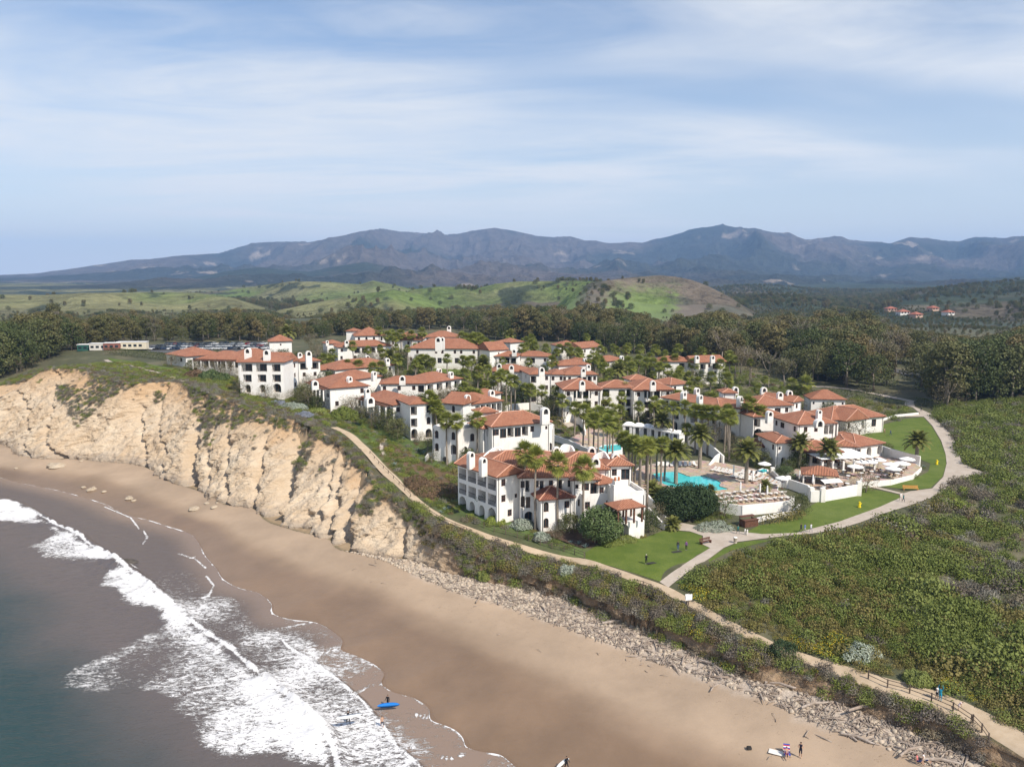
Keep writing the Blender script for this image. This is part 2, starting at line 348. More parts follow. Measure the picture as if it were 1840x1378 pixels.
def cliff_mat():
    t = NT('cliff_sandstone'); f = t.att('fr'); e = t.att('east'); crv = t.att('crev')
    diag = ((R(0), R(-38), R(0)), (1, 1, 1))
    n1 = t.noise(0.11, 6, 0.6, dist=.6); n2 = t.noise(0.9, 6, 0.65); st = t.noise(0.55, 5, 0.6, mp=((R(20), R(34), R(-37)), (0.35, .35, 2.4)), dist=.4)
    c = t.mix(t.mr(n1, .35, .66), (0.575, 0.435, 0.29), (0.68, 0.555, 0.405))
    c = t.mix(t.mr(t.m('ADD', f, t.m('MULTIPLY', t.m('SUBTRACT', n1, .5), 1.1)), .58, 1.0, 0, .8), c, (0.50, 0.31, 0.155))
    c = t.mix(t.mr(t.m('ADD', f, t.m('MULTIPLY', t.m('SUBTRACT', n2, .5), .35)), .16, 0.0, 0, .75), c, (0.35, 0.29, 0.23))
    c = t.mix(t.mr(st, .36, .60, .22, 0.0), c, (0.38, 0.26, 0.16))
    pock = t.noise(2.4, 5, 0.7, mp=((R(0), R(0), R(-37)), (.6, 1, 1.0))); c = t.mix(t.mr(pock, .66, .74, 0, .6), c, (0.16, 0.11, 0.075))
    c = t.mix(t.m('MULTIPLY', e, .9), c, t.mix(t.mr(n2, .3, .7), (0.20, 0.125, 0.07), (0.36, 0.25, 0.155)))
    c = t.mix(t.mr(f, 1.02, 1.25), c, (0.12, 0.105, 0.055)); t.col(c); t.rough(.92); t.bump(t.m('ADD', t.m('ADD', n2, st), t.m('MULTIPLY', pock, .6)), .9, .7)
    return t.mat
def water_mat():
    t = NT('sea_water'); fo = t.att('foam'); de = t.att('deep'); film = t.att('film')
    a = ((0, 0, R(-30)), (1, 2.2, 1)); w1 = t.noise(0.35, 4, 0.55, mp=a); w2 = t.noise(1.5, 4, 0.6, mp=((0, 0, R(-12)), (1, 2.4, 1)))
    c = t.mix(t.mr(t.m('ADD', de, t.m('MULTIPLY', t.m('SUBTRACT', t.noise(.05, 3), .5), .5)), .18, .75), (0.115, 0.095, 0.088), (0.024, 0.048, 0.049))
    c = t.mix(t.mr(de, .55, 1.2, 0, .45), c, (0.014, 0.062, 0.052))
    c = t.mix(film, c, (0.245, 0.175, 0.13))
    wp = t.noise(0.9, 3, .5, mp=((0, 0, R(-25)), (1, 1.7, 1)), dist=.4)
    r1 = t.noise(.85, 6, 0.6, mp=((0, 0, R(-22)), (.75, 1.9, 1)), dist=1.3); r2 = t.noise(2.3, 4, 0.6, mp=((0, 0, R(-22)), (.8, 1.6, 1)), dist=.9)
    rid = t.m('SUBTRACT', 1.0, t.m('MULTIPLY', t.m('ABSOLUTE', t.m('SUBTRACT', r1, .5)), 5.5))
    rid2 = t.m('SUBTRACT', 1.0, t.m('MULTIPLY', t.m('ABSOLUTE', t.m('SUBTRACT', r2, .5)), 5.0))
    v = t.m('ADD', t.m('MULTIPLY', t.m('MAXIMUM', rid, t.m('MULTIPLY', rid2, .85)), .62), t.m('MULTIPLY', wp, .5))
    th = t.m('SUBTRACT', 1.12, t.m('MULTIPLY', fo, 1.12)); mask = t.mr(v, t.m('SUBTRACT', th, .09), t.m('ADD', th, .09))
    mask = t.m('MULTIPLY', mask, t.mr(fo, 0.02, .12))
    t.col(t.mix(mask, c, (0.74, 0.72, 0.70))); t.rough(t.m('ADD', t.m('MULTIPLY', mask, .6), t.mr(film, 0, 1, .16, .22))); t.b.inputs['Specular IOR Level'].default_value = 0.42; t.b.inputs['IOR'].default_value = 1.33
    h = t.m('ADD', t.m('MULTIPLY', w1, 1.0), t.m('MULTIPLY', w2, .45)); h = t.m('ADD', t.m('MULTIPLY', h, t.mr(film, 0, 1, 1, .12)), t.m('MULTIPLY', mask, .35))
    t.bump(h, .85, .38); return t.mat
M = {}
M['ground'] = ground_mat(); M['cliff'] = cliff_mat(); M['water'] = water_mat()
# polygons of the lie of the land, in the photograph's pixels, laid down on the ground
def gpoly(px): return hits(px)[:, :2]
DEB_PX = [(690,1012),(740,1034),(783,1053),(828,1070),(926,1098),(1001,1126),(1089,1160),(1135,1177),(1187,1199),(1263,1230),(1367,1272),(1440,1306),(1513,1338),(1617,1378),(1700,1412),(1800,1470),(1950,1560)]
DEBL = [p for p in densify(np.array([at(a, b, 2.3) for a, b in DEB_PX]), 3)[:, :2]][::-1]
SLOPE_GREEN = gpoly([(615,768),(640,752),(700,742),(770,770),(800,840),(830,905),(900,925),(960,950),(1050,975),(1050,1000),(985,985),(915,965),(850,940),(795,925),(750,890),(700,845),(660,800)])
BROWN_BED = gpoly([(675,800),(720,796),(760,830),(815,850),(822,895),(770,905),(730,870),(690,830)])
def polar_patch(az0, az1, nc, rs):
    A = np.linspace(R(az0), R(az1), nc); X = np.outer(rs, np.sin(A)); Y = np.outer(rs, np.cos(A)); return X, Y
def paint(x, y, z, dtop, dtoe, dw, kind, w):
    n = len(x); C = np.zeros((n, 3)); nz = fbm(x/9, y/9, 4, 11); nb = fbm(x/45, y/45, 3, 12)
    scr = np.array([0.085, 0.085, 0.042]); drygr = np.array([0.17, 0.145, 0.085]); C[:] = scr
    C += (drygr-scr)*sstep(-.1, .5, nz+nb*.6)[:, None]*.7
    veg = np.ones(n)*.5; wet = np.zeros(n); deb = np.zeros(n); kelp = np.zeros(n)
    # far country
    far = w > 0.02
    px = 920+FPX*x/np.maximum(y, 1)
    gr1, gr2, brn, dk, mtn, mt2 = (np.array(q) for q in ((0.125, 0.165, 0.048), (0.20, 0.19, 0.09), (0.155, 0.125, 0.092), (0.042, 0.052, 0.032), (0.055, 0.060, 0.045), (0.112, 0.090, 0.075)))
    m1 = sstep(-.35, .35, fbm(x/170, y/250, 4, 51)); m2 = sstep(.05, .35, fbm(x/120, y/160, 5, 52)); F = gr2*.9+(dk*1.2-gr2*.9)*np.maximum(sstep(-.15, .25, fbm(x/130, y/220, 4, 62)), sstep(1150, 1300, px))[:, None]
    for k, (nm, *_r) in enumerate(RIDGES):
        s = kind == k+1
        if not s.any(): continue
        if nm == 'grass': c = gr1+(gr2-gr1)*m1[:, None]; c = c+(brn*.75-c)*(m2*sstep(.1, -.25, fbm(x/400, y/400, 2, 53)+.0))[:, None]; c = c+(dk-c)*(sstep(.30, .42, fbm(x/60, y/90, 4, 54))*.85)[:, None]
        elif nm == 'hill':
            c = brn+(dk*1.3-brn)*sstep(-.2, .4, fbm(x/50, y/50, 4, 55))[:, None]*.6
            gp = sstep(1075, 1105, px+18*nz)*sstep(1225, 1195, px+22*nz)*sstep(1.0, .5, z/55.0+nz*.2)+sstep(1060, 1030, px+20*nz); c = c+(gr1*1.15-c)*np.clip(gp, 0, 1)[:, None]
        elif nm == 'scrub': c = dk*1.25+(brn*.8-dk)*sstep(-.2, .5, fbm(x/150, y/150, 4, 56))[:, None]
        elif nm == 'orchard':
            rows = (np.sin((x*.8+y*.6)/4.5) > 0)*.5+.5; c = dk*1.4+(brn*.9-dk)*sstep(-.1, .4, fbm(x/110, y/150, 3, 57))[:, None]; c = c*(1-.25*rows[:, None]*sstep(.1, -.1, fbm(x/200, y/200, 2, 58))[:, None])
        elif nm == 'dark': c = dk*.95+(brn*.6-dk)*sstep(.1, .5, fbm(x/420, y/420, 5, 59))[:, None]
        else:
            c = mtn*.75+(mt2-mtn*.75)*sstep(-.30, .35, fbm(x/900, y/900, 5, 60)+.25*sstep(250, 500, z)+.10*sstep(1100, 700, px)-.1)[:, None]
            rk = sstep(.47, .58, fbm(x/260, y/260, 5, 61)+.10*sstep(1150, 1250, px)*sstep(150, 330, z)); c = c+(np.array([.34, .27, .21])-c)*rk[:, None]*.75
        wt_ = sstep(1.0, 9.0, z-far_base(x, y))[:, None]; c = F*(1-wt_)+c*wt_; F[s] = c[s]
    C = C*(1-w[:, None]) + F*w[:, None]; veg = np.where(far, .55, veg)
    bs = dtop < 0
    fr = np.clip(dw, 0, None)/(np.clip(dw, 0, None)+np.clip(-dtoe, 0, None)+1e-6)
    dry, wt = np.array([0.375, 0.275, 0.188]), np.array([0.200, 0.129, 0.078])
    cs_, ct_ = -.8*x+.6*y, .6*x+.8*y; nn = fbm(cs_/40+.3, ct_/9, 3, 71)*.20; wet_ = 1-sstep(.28, .66, fr+nn*.7); wet_ = np.maximum(wet_*.92, sstep(.12, .0, fr))
    sand = dry+(wt-dry)*wet_[:, None]; sand = sand*(1+.07*fbm(x/3.5, y/3.5, 4, 72))[:, None]
    dd = sdist(DEBL, x, y); dl = -dd if False else dd
    db = sstep(-1.0, 1.2, dl+1.2*fbm(x/3, y/3, 3, 74))*sstep(0.5, 0, dtoe)*sstep(-22, -17, x)
    sand = sand+(np.array([.46, .385, .31])-sand)*db[:, None]*.85
    b_ = sstep(.6, -.2, dtoe)*bs
    C = C*(1-b_[:, None])+sand*b_[:, None]
    cl = bs*(dtoe > 0); C = np.where((cl > 0)[:, None], C*(1-.75*sstep(0, 1.5, dtoe)[:, None])+np.array([.40, .28, .17])*.75*sstep(0, 1.5, dtoe)[:, None], C)
    veg = veg*(1-b_); wet = wet_*b_; deb = db*b_
    kelp = b_*(np.exp(-((dl+2.8)/2.6)**2)*1.0+.35*np.exp(-((fr-.55)/.12)**2))*sstep(-60, -25, x)
    s = sstep(-2, 2, pdist(SLOPE_GREEN, x, y)+2*nz); C = C+(np.array([.10, .145, .035])*(1+.5*nz[:, None])-C)*s[:, None]*.9
    s = sstep(-1, 1, pdist(BROWN_BED, x, y)+1.5*nz); C = C+(np.array([.13, .075, .045])-C)*s[:, None]*.9
    return C, veg, wet, deb, kelp
def build_ground():
    rs = 46*np.exp(np.linspace(0, math.log(950/46.0), 560)); X, Y = polar_patch(-45, 45, 820, rs)
    x, y = X.ravel(), Y.ravel(); z, dtop, dtoe, dw, kind, w = ground_z(x, y, True)
    z = z-(z-2.6).clip(0, None)*sstep(2.6, 1.2, dtop)*sstep(-.5, .3, dtoe)*np.where(dtop > -.01, .55, 0)-0.3*((dtop < 3)&(dtoe > .3))
    C, veg, wet, deb, kelp = paint(x, y, z, dtop, dtoe, dw, kind, w)
    z = z+deb*.12*fbm(x/.9, y/.9, 3, 80)
    me = mesh_np('ground', np.c_[x, y, z], grid_faces(*X.shape)[:, ::-1].copy(), [M['ground']], smooth=True)
    attr(me, 'Col', C, 'FLOAT_COLOR'); attr(me, 'veg', veg); attr(me, 'wet', wet); attr(me, 'deb', deb); attr(me, 'kelp', kelp)
    o = link(bpy.data.objects.new('ground', me)); tag(o, 'sandy beach and green terrace the resort stands on', kind='structure')
    rs = 946*np.exp(np.linspace(0, math.log(13300/946.0), 330)); X, Y = polar_patch(-45, 45, 900, rs); x, y = X.ravel(), Y.ravel()
    z, kind, _ = far_height(x, y); big = np.ones(len(x))*1e6
    C, veg, wet, deb, kelp = paint(x, y, z, big, big, big, kind, np.ones(len(x))); z = z-0.3*(np.hypot(x, y) < 950)
    me = mesh_np('hills', np.c_[x, y, z], grid_faces(*X.shape)[:, ::-1].copy(), [M['far']], smooth=True); attr(me, 'Col', C, 'FLOAT_COLOR')
    o = link(bpy.data.objects.new('hills', me)); tag(o, 'green hills and blue mountain range behind the resort', kind='structure')
def far_mat():
    t = NT('hill_country'); C = t.att('Col', 0); n1 = t.noise(.012, 8, .62); n2 = t.noise(.06, 5, .6)
    hv = t.n('ShaderNodeHueSaturation'); t.l(C, hv.inputs['Color']); t.l(t.m('ADD', t.mr(n1, .3, .7, .72, 1.25), t.mr(n2, .3, .7, -.22, .22)), hv.inputs['Value'])
    t.col(hv.outputs[0]); t.rough(.95); t.b.inputs['Specular IOR Level'].default_value = .05; t.bump(t.m('ADD', n1, t.m('MULTIPLY', n2, .4)), .7, 45); return t.mat
M['far'] = far_mat()
build_ground()
# ---------------------------------------------------------------- cliff: lofted from toe to lip, gullies cut in
def coast_s(p): return p[..., 0]*CD[0]+p[..., 1]*CD[1]
def mono(P):
    s = coast_s(P[:, :2]); o = [0]
    for i in range(1, len(s)):
        if s[i] > s[o[-1]]+1e-3: o.append(i)
    return s[o], P[o]
sT, PT = mono(TOPD); sB, PB = mono(TOED)
GULLY = [((341,862),(352,778),(368,705),2.0,5.0),((482,918),(520,811),(540,752),2.2,5.0),((611,964),(628,905),(655,856),1.8,4.0),((407,892),(412,800),(418,730),.9,2.0),
 ((262,835),(250,760),(235,700),.9,1.4),((560,955),(585,860),(600,800),.8,1.6),((590,965),(600,900),(615,850),1.2,2.4),((110,815),(98,750),(92,700),.9,1.8),((455,915),(470,860),(492,770),.8,1.8),((370,880),(380,830),(400,770),.8,1.4),((720,1000),(722,950),(735,915),.7,1.2),((55,815),(48,760),(40,700),.9,1.6),((300,850),(285,790),(280,720),.8,1.2)]
def build_cliff():
    ds = .34; ss = np.arange(-78, 345, ds); nr = 96; f = np.linspace(0, 1, nr)
    B = np.stack([np.interp(ss, sB, PB[:, i]) for i in range(3)], -1); T = np.stack([np.interp(ss, sT, PT[:, i]) for i in range(3)], -1)
    B[:, 2] = zbt(B[:, 0]); T[:, 2] = ground_z(T[:, 0], T[:, 1])
    H = T[:, 2]-B[:, 2]; big = sstep(5, 11, H)
    s2, f2 = np.meshgrid(ss, f, indexing='ij'); H2 = H[:, None]*np.ones_like(f2); bg = big[:, None]*np.ones_like(f2)
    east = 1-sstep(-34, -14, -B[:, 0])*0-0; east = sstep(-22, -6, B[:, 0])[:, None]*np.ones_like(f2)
    zf = f2**(1.0); hf = f2**(1.25)
    X = B[:, None, 0]+(T-B)[:, None, 0]*hf; Y = B[:, None, 1]+(T-B)[:, None, 1]*hf; Z = B[:, None, 2]+(T-B)[:, None, 2]*zf
    sh = s2+f2*H2*0.55                                    # beds and ribs lean
    env = np.sin(np.pi*np.clip(f2*.93+.07, 0, 1))**.45
    rib = ridged(sh/15, f2*H2/60, 3, 91); rib2 = ridged(sh/5.2+.3*fbm(s2/9, Z/9, 2, 9), Z/26, 4, 92); fine = ridged(sh/1.7+.4*fbm(s2/3, Z/4, 2, 19), Z/6, 3, 93)
    disp = env*bg*(3.2*(rib-.55)+2.6*(rib2-.5)+1.0*(fine-.5)) + (1-bg)*env*(.9*(ridged(s2/3.1, Z/3, 3, 94)-.5)+.5*(fine-.5))
    bed = fbm(sh/6, (Z-.55*s2)/1.5, 4, 95); disp += bg*env*.45*bed + env*.34*fbm(s2/.9, Z/.8, 3, 96)
    disp += bg*1.0*np.exp(-((f2-.05)/.10)**2)*(.4+ridged(s2/4, Z*0, 2, 97))       # foot buttress
    disp -= bg*1.0*np.exp(-((f2-.90)/.07)**2)*(ridged(s2/2.4, Z/5, 3, 98))            # undercut lip
    bc = (Z+.62*s2)/1.9+.7*fbm(s2/8, Z/5, 3, 111); saw = bc-np.floor(bc); disp += bg*env*.55*(saw**1.6-.4)*sstep(-.25, .25, fbm(s2/14, Z/8, 2, 112))
    ck = vnoise(s2/1.3+5, Z/1.1+s2/2.5, 113); disp += env*(.25+.45*bg)*np.where(ck > .66, -.45, .08)*1.0
    crev = np.zeros_like(f2)
    for a, b, c, wd, dp in GULLY:
        pts = []
        for (px, py), fr in ((a, 0.0), (b, .5), (c, 1.0)):
            sa = np.interp(px, [to_px(q)[0] for q in (B*(1-fr)+T*fr)][::-1], ss[::-1]); pts.append(sa)
        sc = np.interp(f, [0, .5, 1], pts)[None, :]+.8*fbm(f*7+wd, f*0+dp, 3, 5)[None, :]
        g = np.exp(-np.abs((s2-sc)/(wd*1.1))**1.8)*np.clip(1.2-.8*f2, .2, 1); disp -= 1.5*dp*g; crev = np.maximum(crev, g)
    # cave at the foot
    sc = np.interp(535, [to_px(q)[0] for q in B][::-1], ss[::-1]); g = np.exp(-((s2-sc)/2.6)**4-((Z-3.4)/2.2)**4); disp -= 3.0*g
    X += -.6*disp; Y += -.8*disp
    Z += .35*env*bg*fbm(s2/2, f2*9, 3, 99)
    Z[:, 0] -= .6; Z[:, -1] = T[:, 2]; 
    for k, dd in enumerate((1.0, 2.2, 3.6)):
        xx, yy = T[:, 0]+.6*dd, T[:, 1]+.8*dd; zz = plateau(xx, yy)+(.06, .05, -.5)[k]
        X = np.c_[X, xx]; Y = np.c_[Y, yy]; Z = np.c_[Z, zz]; f2 = np.c_[f2, np.ones(len(xx))*(1.2+.2*k)]; east = np.c_[east, east[:, -1]]; crev = np.c_[crev, np.zeros(len(xx))]
    nr += 3
    V = np.stack([X, Y, Z], -1).reshape(-1, 3)
    me = mesh_np('cliff', V, grid_faces(len(ss), nr)[:, ::-1].copy(), [M['cliff']], smooth=False)
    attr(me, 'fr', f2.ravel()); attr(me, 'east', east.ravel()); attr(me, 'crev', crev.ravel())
    tag(link(bpy.data.objects.new('cliff', me)), 'pale sandstone sea cliff above the beach', kind='structure')
    return X, Y, Z, f2, s2
CX, CY_, CZ, CF, CS2 = build_cliff()
# ---------------------------------------------------------------- sea
CREST_PX = [(-120,868),(-60,878),(0,893),(35,905),(75,927),(120,950),(150,968),(190,995),(215,1010),(245,1030),(270,1052),(300,1077),(325,1095),(350,1118),(385,1143),(410,1160),(450,1193),(500,1238),(550,1278),(585,1310),(603,1340),(615,1378),(640,1430),(690,1520)]
SECOND_PX = [(362,985),(372,1003),(384,1018),(402,1041),(430,1056),(461,1064),(486,1082),(487,1101),(505,1128),(507,1146),(522,1162),(558,1183),(595,1210),(622,1232),(656,1262),(689,1302),(716,1341),(745,1365),(765,1385),(800,1420),(900,1500)]
TAIL_PX = [(690,1520),(600,1440),(560,1385),(500,1351),(430,1362),(390,1359),(351,1328),(312,1300),(289,1273),(312,1254),(273,1248),(168,1250),(90,1236),(101,1215),(156,1187),(219,1160),(273,1129),(287,1117),(281,1092),(218,1084),(203,1060),(164,1055),(183,1031),(207,1012),(168,1008),(78,1006),(43,984),(90,962),(70,945),(0,936),(-120,915)]
LINES_PX = [[(258,953),(265,965),(256,977)],[(371,1035),(384,1051),(375,1070),(363,1074)],[(320,994),(351,1004),(369,1020)],[(300,1127),(314,1140),(312,1146)],[(187,910),(235,930),(250,950)],[(560,1178),(600,1168),(614,1163)],[(505,1128),(560,1118)],[(640,1245),(665,1232),(686,1228)],[(745,1284),(768,1288)],[(790,1360),(815,1362),(840,1352)],[(232,1012),(248,1022)],[(330,1005),(350,1000)]]
def build_sea():
    F = FROD[:, :2]; s = coast_s(F); o = [0]
    for i in range(1, len(s)):
        if s[i] > s[o[-1]]+.12: o.append(i)
    F = F[o]; s = s[o]
    t = [0]; st = .22
    while t[-1] < 3500:
        t.append(t[-1]+st); st = min(max(st, .22+t[-1]*.004), 1.0) if t[-1] < 110 else st*1.12
    t = np.array(t); X = F[:, 0][:, None]-.6*t; Y = F[:, 1][:, None]-.8*t; x, y = X.ravel(), Y.ravel(); tt = (np.ones(len(F))[:, None]*t).ravel()
    P0 = lambda L, z=0.1: [at(a, b, z)[:2] for a, b in L]
    crest = P0(CREST_PX)[::-1]; dc = sdist(crest, x, y); near = tt < 130
    nzl = fbm(x/2.2, y/2.2, 4, 201); nl = fbm(x/9, y/9, 3, 202)
    sc_ = coast_s(np.c_[x, y]); amp = (1.0+.6*fbm(sc_/11, sc_*0, 3, 203))*sstep(250, 170, sc_); dcc = dc+.5*nzl
    dsea = sdist(P0(SECOND_PX)[::-1], x, y)
    z = .13*np.exp(-tt/8)+.02*np.sin(sc_*.2)*0
    crestz = amp*np.where(dcc > 0, np.exp(-(dcc/.75)**2), np.exp(dcc/3.6))
    z = z+crestz*(1+.5*nzl)*near
    z = z+.22*np.where(dsea > 0, np.exp(-(dsea/.35)**2), np.exp(dsea/2.5))*near*sstep(100, 85, sc_)
    sw = fbm((x*.6+y*.8)/7+.8*nl, sc_/22, 3, 204); z = z+np.where(dc < -2, 1, .3)*(.16*sw+.05*fbm(x/1.6, y/1.1, 3, 205))*sstep(3, 14, tt)
    # foam
    tail = [at(a, b, .1)[:2] for a, b in CREST_PX]+[at(a, b, .1)[:2] for a, b in TAIL_PX]; pd = pdist(tail, x, y)+1.6*nl+.8*nzl
    dens = sstep(-1.2, 2.2, pd)*(.31+.42*np.exp(np.minimum(dc, 0)/3.6)+.20*nl+.08*nzl)*sstep(.6, .0, dc)
    dens = np.maximum(dens, sstep(-.9, .3, -np.abs(dc+.5)+.4*nzl)*.80*sstep(220, 190, sc_))
    bt = (dc > 0)&(dsea < 0) if True else 0
    filmf = (dc > -.5)*sstep(0, 1.5, dsea)*(.17+.22*nl+.1*nzl); net = ((dc > -.5)*sstep(.15, -.4, dsea+.2*nzl)*sstep(118, 84, sc_)*(.46+.16*nl)); net2 = (dc > -.5)*sstep(170, 110, sc_)*sstep(1, 6, tt)*(.33+.25*nl)
    dens = np.maximum(dens, np.maximum(net, np.maximum(net2, filmf))); dens = np.maximum(dens, sstep(-.45, .1, -np.abs(dsea+.2)+.15*nzl)*.75*sstep(105, 95, sc_))
    dens = np.maximum(dens, sstep(.34, .04, tt+.3*nzl)*(.36+.55*fbm(sc_/2.2, sc_*0, 3, 210)+.5*fbm(sc_/9, sc_*0, 2, 211)))
    for ln in LINES_PX:
        dl = np.abs(sdist(P0(ln), x, y)); dens = np.maximum(dens, sstep(.42, .05, dl+.3*nzl)*(.52+.4*nzl))
    film = sstep(-.2, .5, dsea)*sstep(-3, 0, dc)*sstep(96, 88, sc_); film = np.maximum(film, sstep(7, 0, tt)*.8)
    deep = sstep(-2, 42, -dc); film = np.clip(film, 0, 1)*sstep(30, 14, tt)
    me = mesh_np('sea', np.c_[x, y, z], grid_faces(*X.shape)[:, ::-1].copy(), [M['water']], smooth=True); attr(me, 'foam', np.clip(dens, 0, 1)); attr(me, 'deep', deep); attr(me, 'film', film)
    tag(link(bpy.data.objects.new('sea', me)), 'green sea with white surf rolling onto the beach', kind='structure')
build_sea()
# ================================================================ vegetation: makers
def leaf_mat(name, c1, c2, c3=None, trans=0.12):
    t = NT(name); oi = t.n('ShaderNodeObjectInfo'); n = t.noise(1.1, 3, .6)
    c = t.mix(t.mr(n, .35, .65), c1, c2)
    c = t.mix(t.mr(oi.outputs['Random'], 0, 1, 0, .75, False), c, c3 or tuple(.5*(a+b) for a, b in zip(c1, c2)))
    hv = t.n('ShaderNodeHueSaturation'); t.l(c, hv.inputs['Color']); t.l(t.mr(oi.outputs['Random'], 0, 1, .78, 1.22, False), hv.inputs['Value']); c = hv.outputs[0]
    t.col(c); t.rough(.65); t.b.inputs['Specular IOR Level'].default_value = .2
    tr = t.n('ShaderNodeBsdfTranslucent'); t.l(c, tr.inputs[0]); mx = t.n('ShaderNodeMixShader'); mx.inputs[0].default_value = trans
    t.l(t.b.outputs[0], mx.inputs[1]); t.l(tr.outputs[0], mx.inputs[2]); t.l(mx.outputs[0], t.out.inputs[0]); return t.mat
M['euc'] = leaf_mat('eucalyptus_leaves', (.090,.100,.032), (.165,.158,.055), (.165,.118,.052))
M['oak'] = leaf_mat('dark_leaves', (.052,.074,.021), (.105,.130,.036), (.135,.125,.05))
M['olive'] = leaf_mat('pale_leaves', (.13,.135,.062), (.18,.165,.085), (.16,.12,.07))
M['fig'] = leaf_mat('glossy_leaves', (.065,.105,.032), (.145,.18,.068))
M['pitt'] = leaf_mat('deep_green_leaves', (.028,.048,.018), (.05,.075,.028))
M['bark'] = mottled('bark', (.16,.125,.095), (.30,.25,.20), 2.0); M['palebark'] = mottled('pale_bark', (.20,.165,.13), (.31,.26,.215), 2.0)
M['palmbark'] = mottled('palm_bark', (.20,.165,.13), (.31,.26,.205), 3.0); M['palmleaf'] = leaf_mat('fan_palm_leaf', (.20,.235,.045), (.35,.345,.068), (.17,.19,.042), .3)
M['dateleaf'] = leaf_mat('date_palm_leaf', (.13,.15,.036), (.23,.22,.06), (.17,.17,.045), .25); M['deadleaf'] = mottled('dead_fronds', (.22,.155,.075), (.34,.26,.13), 2.0)
M['sh_green'] = leaf_mat('scrub_green', (.120,.160,.030), (.195,.225,.045), (.16,.175,.05)); M['sh_olive'] = leaf_mat('scrub_olive', (.165,.150,.040), (.23,.20,.06), (.19,.15,.055))
M['sh_grey'] = leaf_mat('scrub_grey', (.19,.185,.13), (.28,.26,.205), (.21,.19,.16)); M['sh_purple'] = leaf_mat('scrub_dry', (.150,.122,.098), (.235,.195,.160), (.16,.135,.075))
M['sh_brown'] = leaf_mat('scrub_brown', (.135,.085,.045), (.20,.13,.075)); M['sh_bright'] = leaf_mat('scrub_bright', (.15,.195,.032), (.23,.25,.05)); M['flower'] = leaf_mat('yellow_flowers', (.70,.50,.02), (.60,.46,.03))
M['agave'] = leaf_mat('agave_leaf', (.20,.27,.24), (.30,.36,.31), None, .05); M['silver'] = leaf_mat('silver_leaves', (.26,.30,.22), (.36,.38,.31)); M['hedge'] = leaf_mat('hedge_leaves', (.045,.060,.018), (.085,.095,.028)); M['blue'] = leaf_mat('blue_flowers', (.17,.19,.22), (.24,.25,.29))
def leaves(rng, n, cen, rad, size, shell=.55, up=.25, hemi=False, asp=1.0):
    d = rng.normal(size=(n, 3)); d /= np.linalg.norm(d, axis=1)[:, None]
    if hemi: d[:, 2] = np.abs(d[:, 2])*1.0
    r = shell+(1-shell)*rng.random(n)**.7; P = np.asarray(cen)+d*r[:, None]*np.asarray(rad)
    nm = d*.9+rng.normal(size=(n, 3))*.55; nm[:, 2] += up; nm /= np.linalg.norm(nm, axis=1)[:, None]
    a = np.cross(nm, rng.normal(size=(n, 3))); a /= np.linalg.norm(a, axis=1)[:, None]+1e-9; b = np.cross(nm, a)
    s = size*(.55+.9*rng.random(n))[:, None]
    V = np.stack([P-a*s*.5*asp, P+b*s*.42, P+a*s*.5*asp, P-b*s*.42], 1).reshape(-1, 3)
    return V, np.arange(4*n).reshape(n, 4)
def merge(parts):
    V, F, Mi, o = [], [], [], 0
    for v, f, m in parts:
        V.append(np.asarray(v, float)); f = np.asarray(f)
        F.append(f+o); Mi.append(np.full(len(f), m)); o += len(v)
    return np.concatenate(V), np.concatenate(F), np.concatenate(Mi)
def quads(mb):
    """an MB of quads (tris doubled) as arrays"""
    F = []
    Mi = []
    for f, m in zip(mb.f, mb.m):
        if len(f) == 4: F.append(f); Mi.append(m)
        elif len(f) == 3: F.append((f[0], f[1], f[2], f[2])); Mi.append(m)
        else:
            for i in range(1, len(f)-2, 2): F.append((f[0], f[i], f[i+1], f[i+2])); Mi.append(m)
    return np.array(mb.v, float), np.array(F), np.array(Mi)
def shrub_geo(seed, n=150, r=1.0, h=.8, leaf=.20, lobes=6, flower=0, asp=1.0):
    rng = np.random.default_rng(seed); P = []
    for k in range(lobes):
        a = rng.random()*6.28; q = rng.random()**.5*.62*r; c = (q*math.cos(a), q*math.sin(a), h*(.25+.3*rng.random())); rr = r*(.38+.25*rng.random())
        v, f = leaves(rng, n//lobes, c, (rr, rr, h*.6), leaf, .6, .35, asp=asp); P.append((v, f, 0))
    v, f = leaves(rng, n//4, (0, 0, .05), (r*.9, r*.9, h*.75), leaf*1.2, .75, .2, True); P.append((v, f, 0))
    if flower: v, f = leaves(rng, flower, (0, 0, h*.25), (r*.85, r*.85, h*.85), leaf*.55, .93, .6, True); P.append((v, f, 1))
    return merge(P)
def trunk_geo(rng, h, r0, lean=.4, forks=4, spread=3.0, top=.72):
    mb = MB(); p = Vector((0, 0, -.4)); q = Vector((lean*(rng.random()-.5)*2, lean*(rng.random()-.5)*2, h*.45)); mb.tube([p, p*.5+q*.5, q], [r0*1.25, r0, r0*.75], 6)
    ends = []
    for k in range(forks):
        a = 6.28*k/forks+rng.random(); e = q+Vector((math.cos(a)*spread*(.5+.6*rng.random()), math.sin(a)*spread*(.5+.6*rng.random()), h*(top-.45)*(.7+.6*rng.random())))
        mid = q*.5+e*.5+Vector((0, 0, -.06*h)); mb.tube([q-Vector((0, 0, .3)), mid, e], [r0*.6, r0*.42, r0*.2], 5); ends.append(e)
    return mb, ends
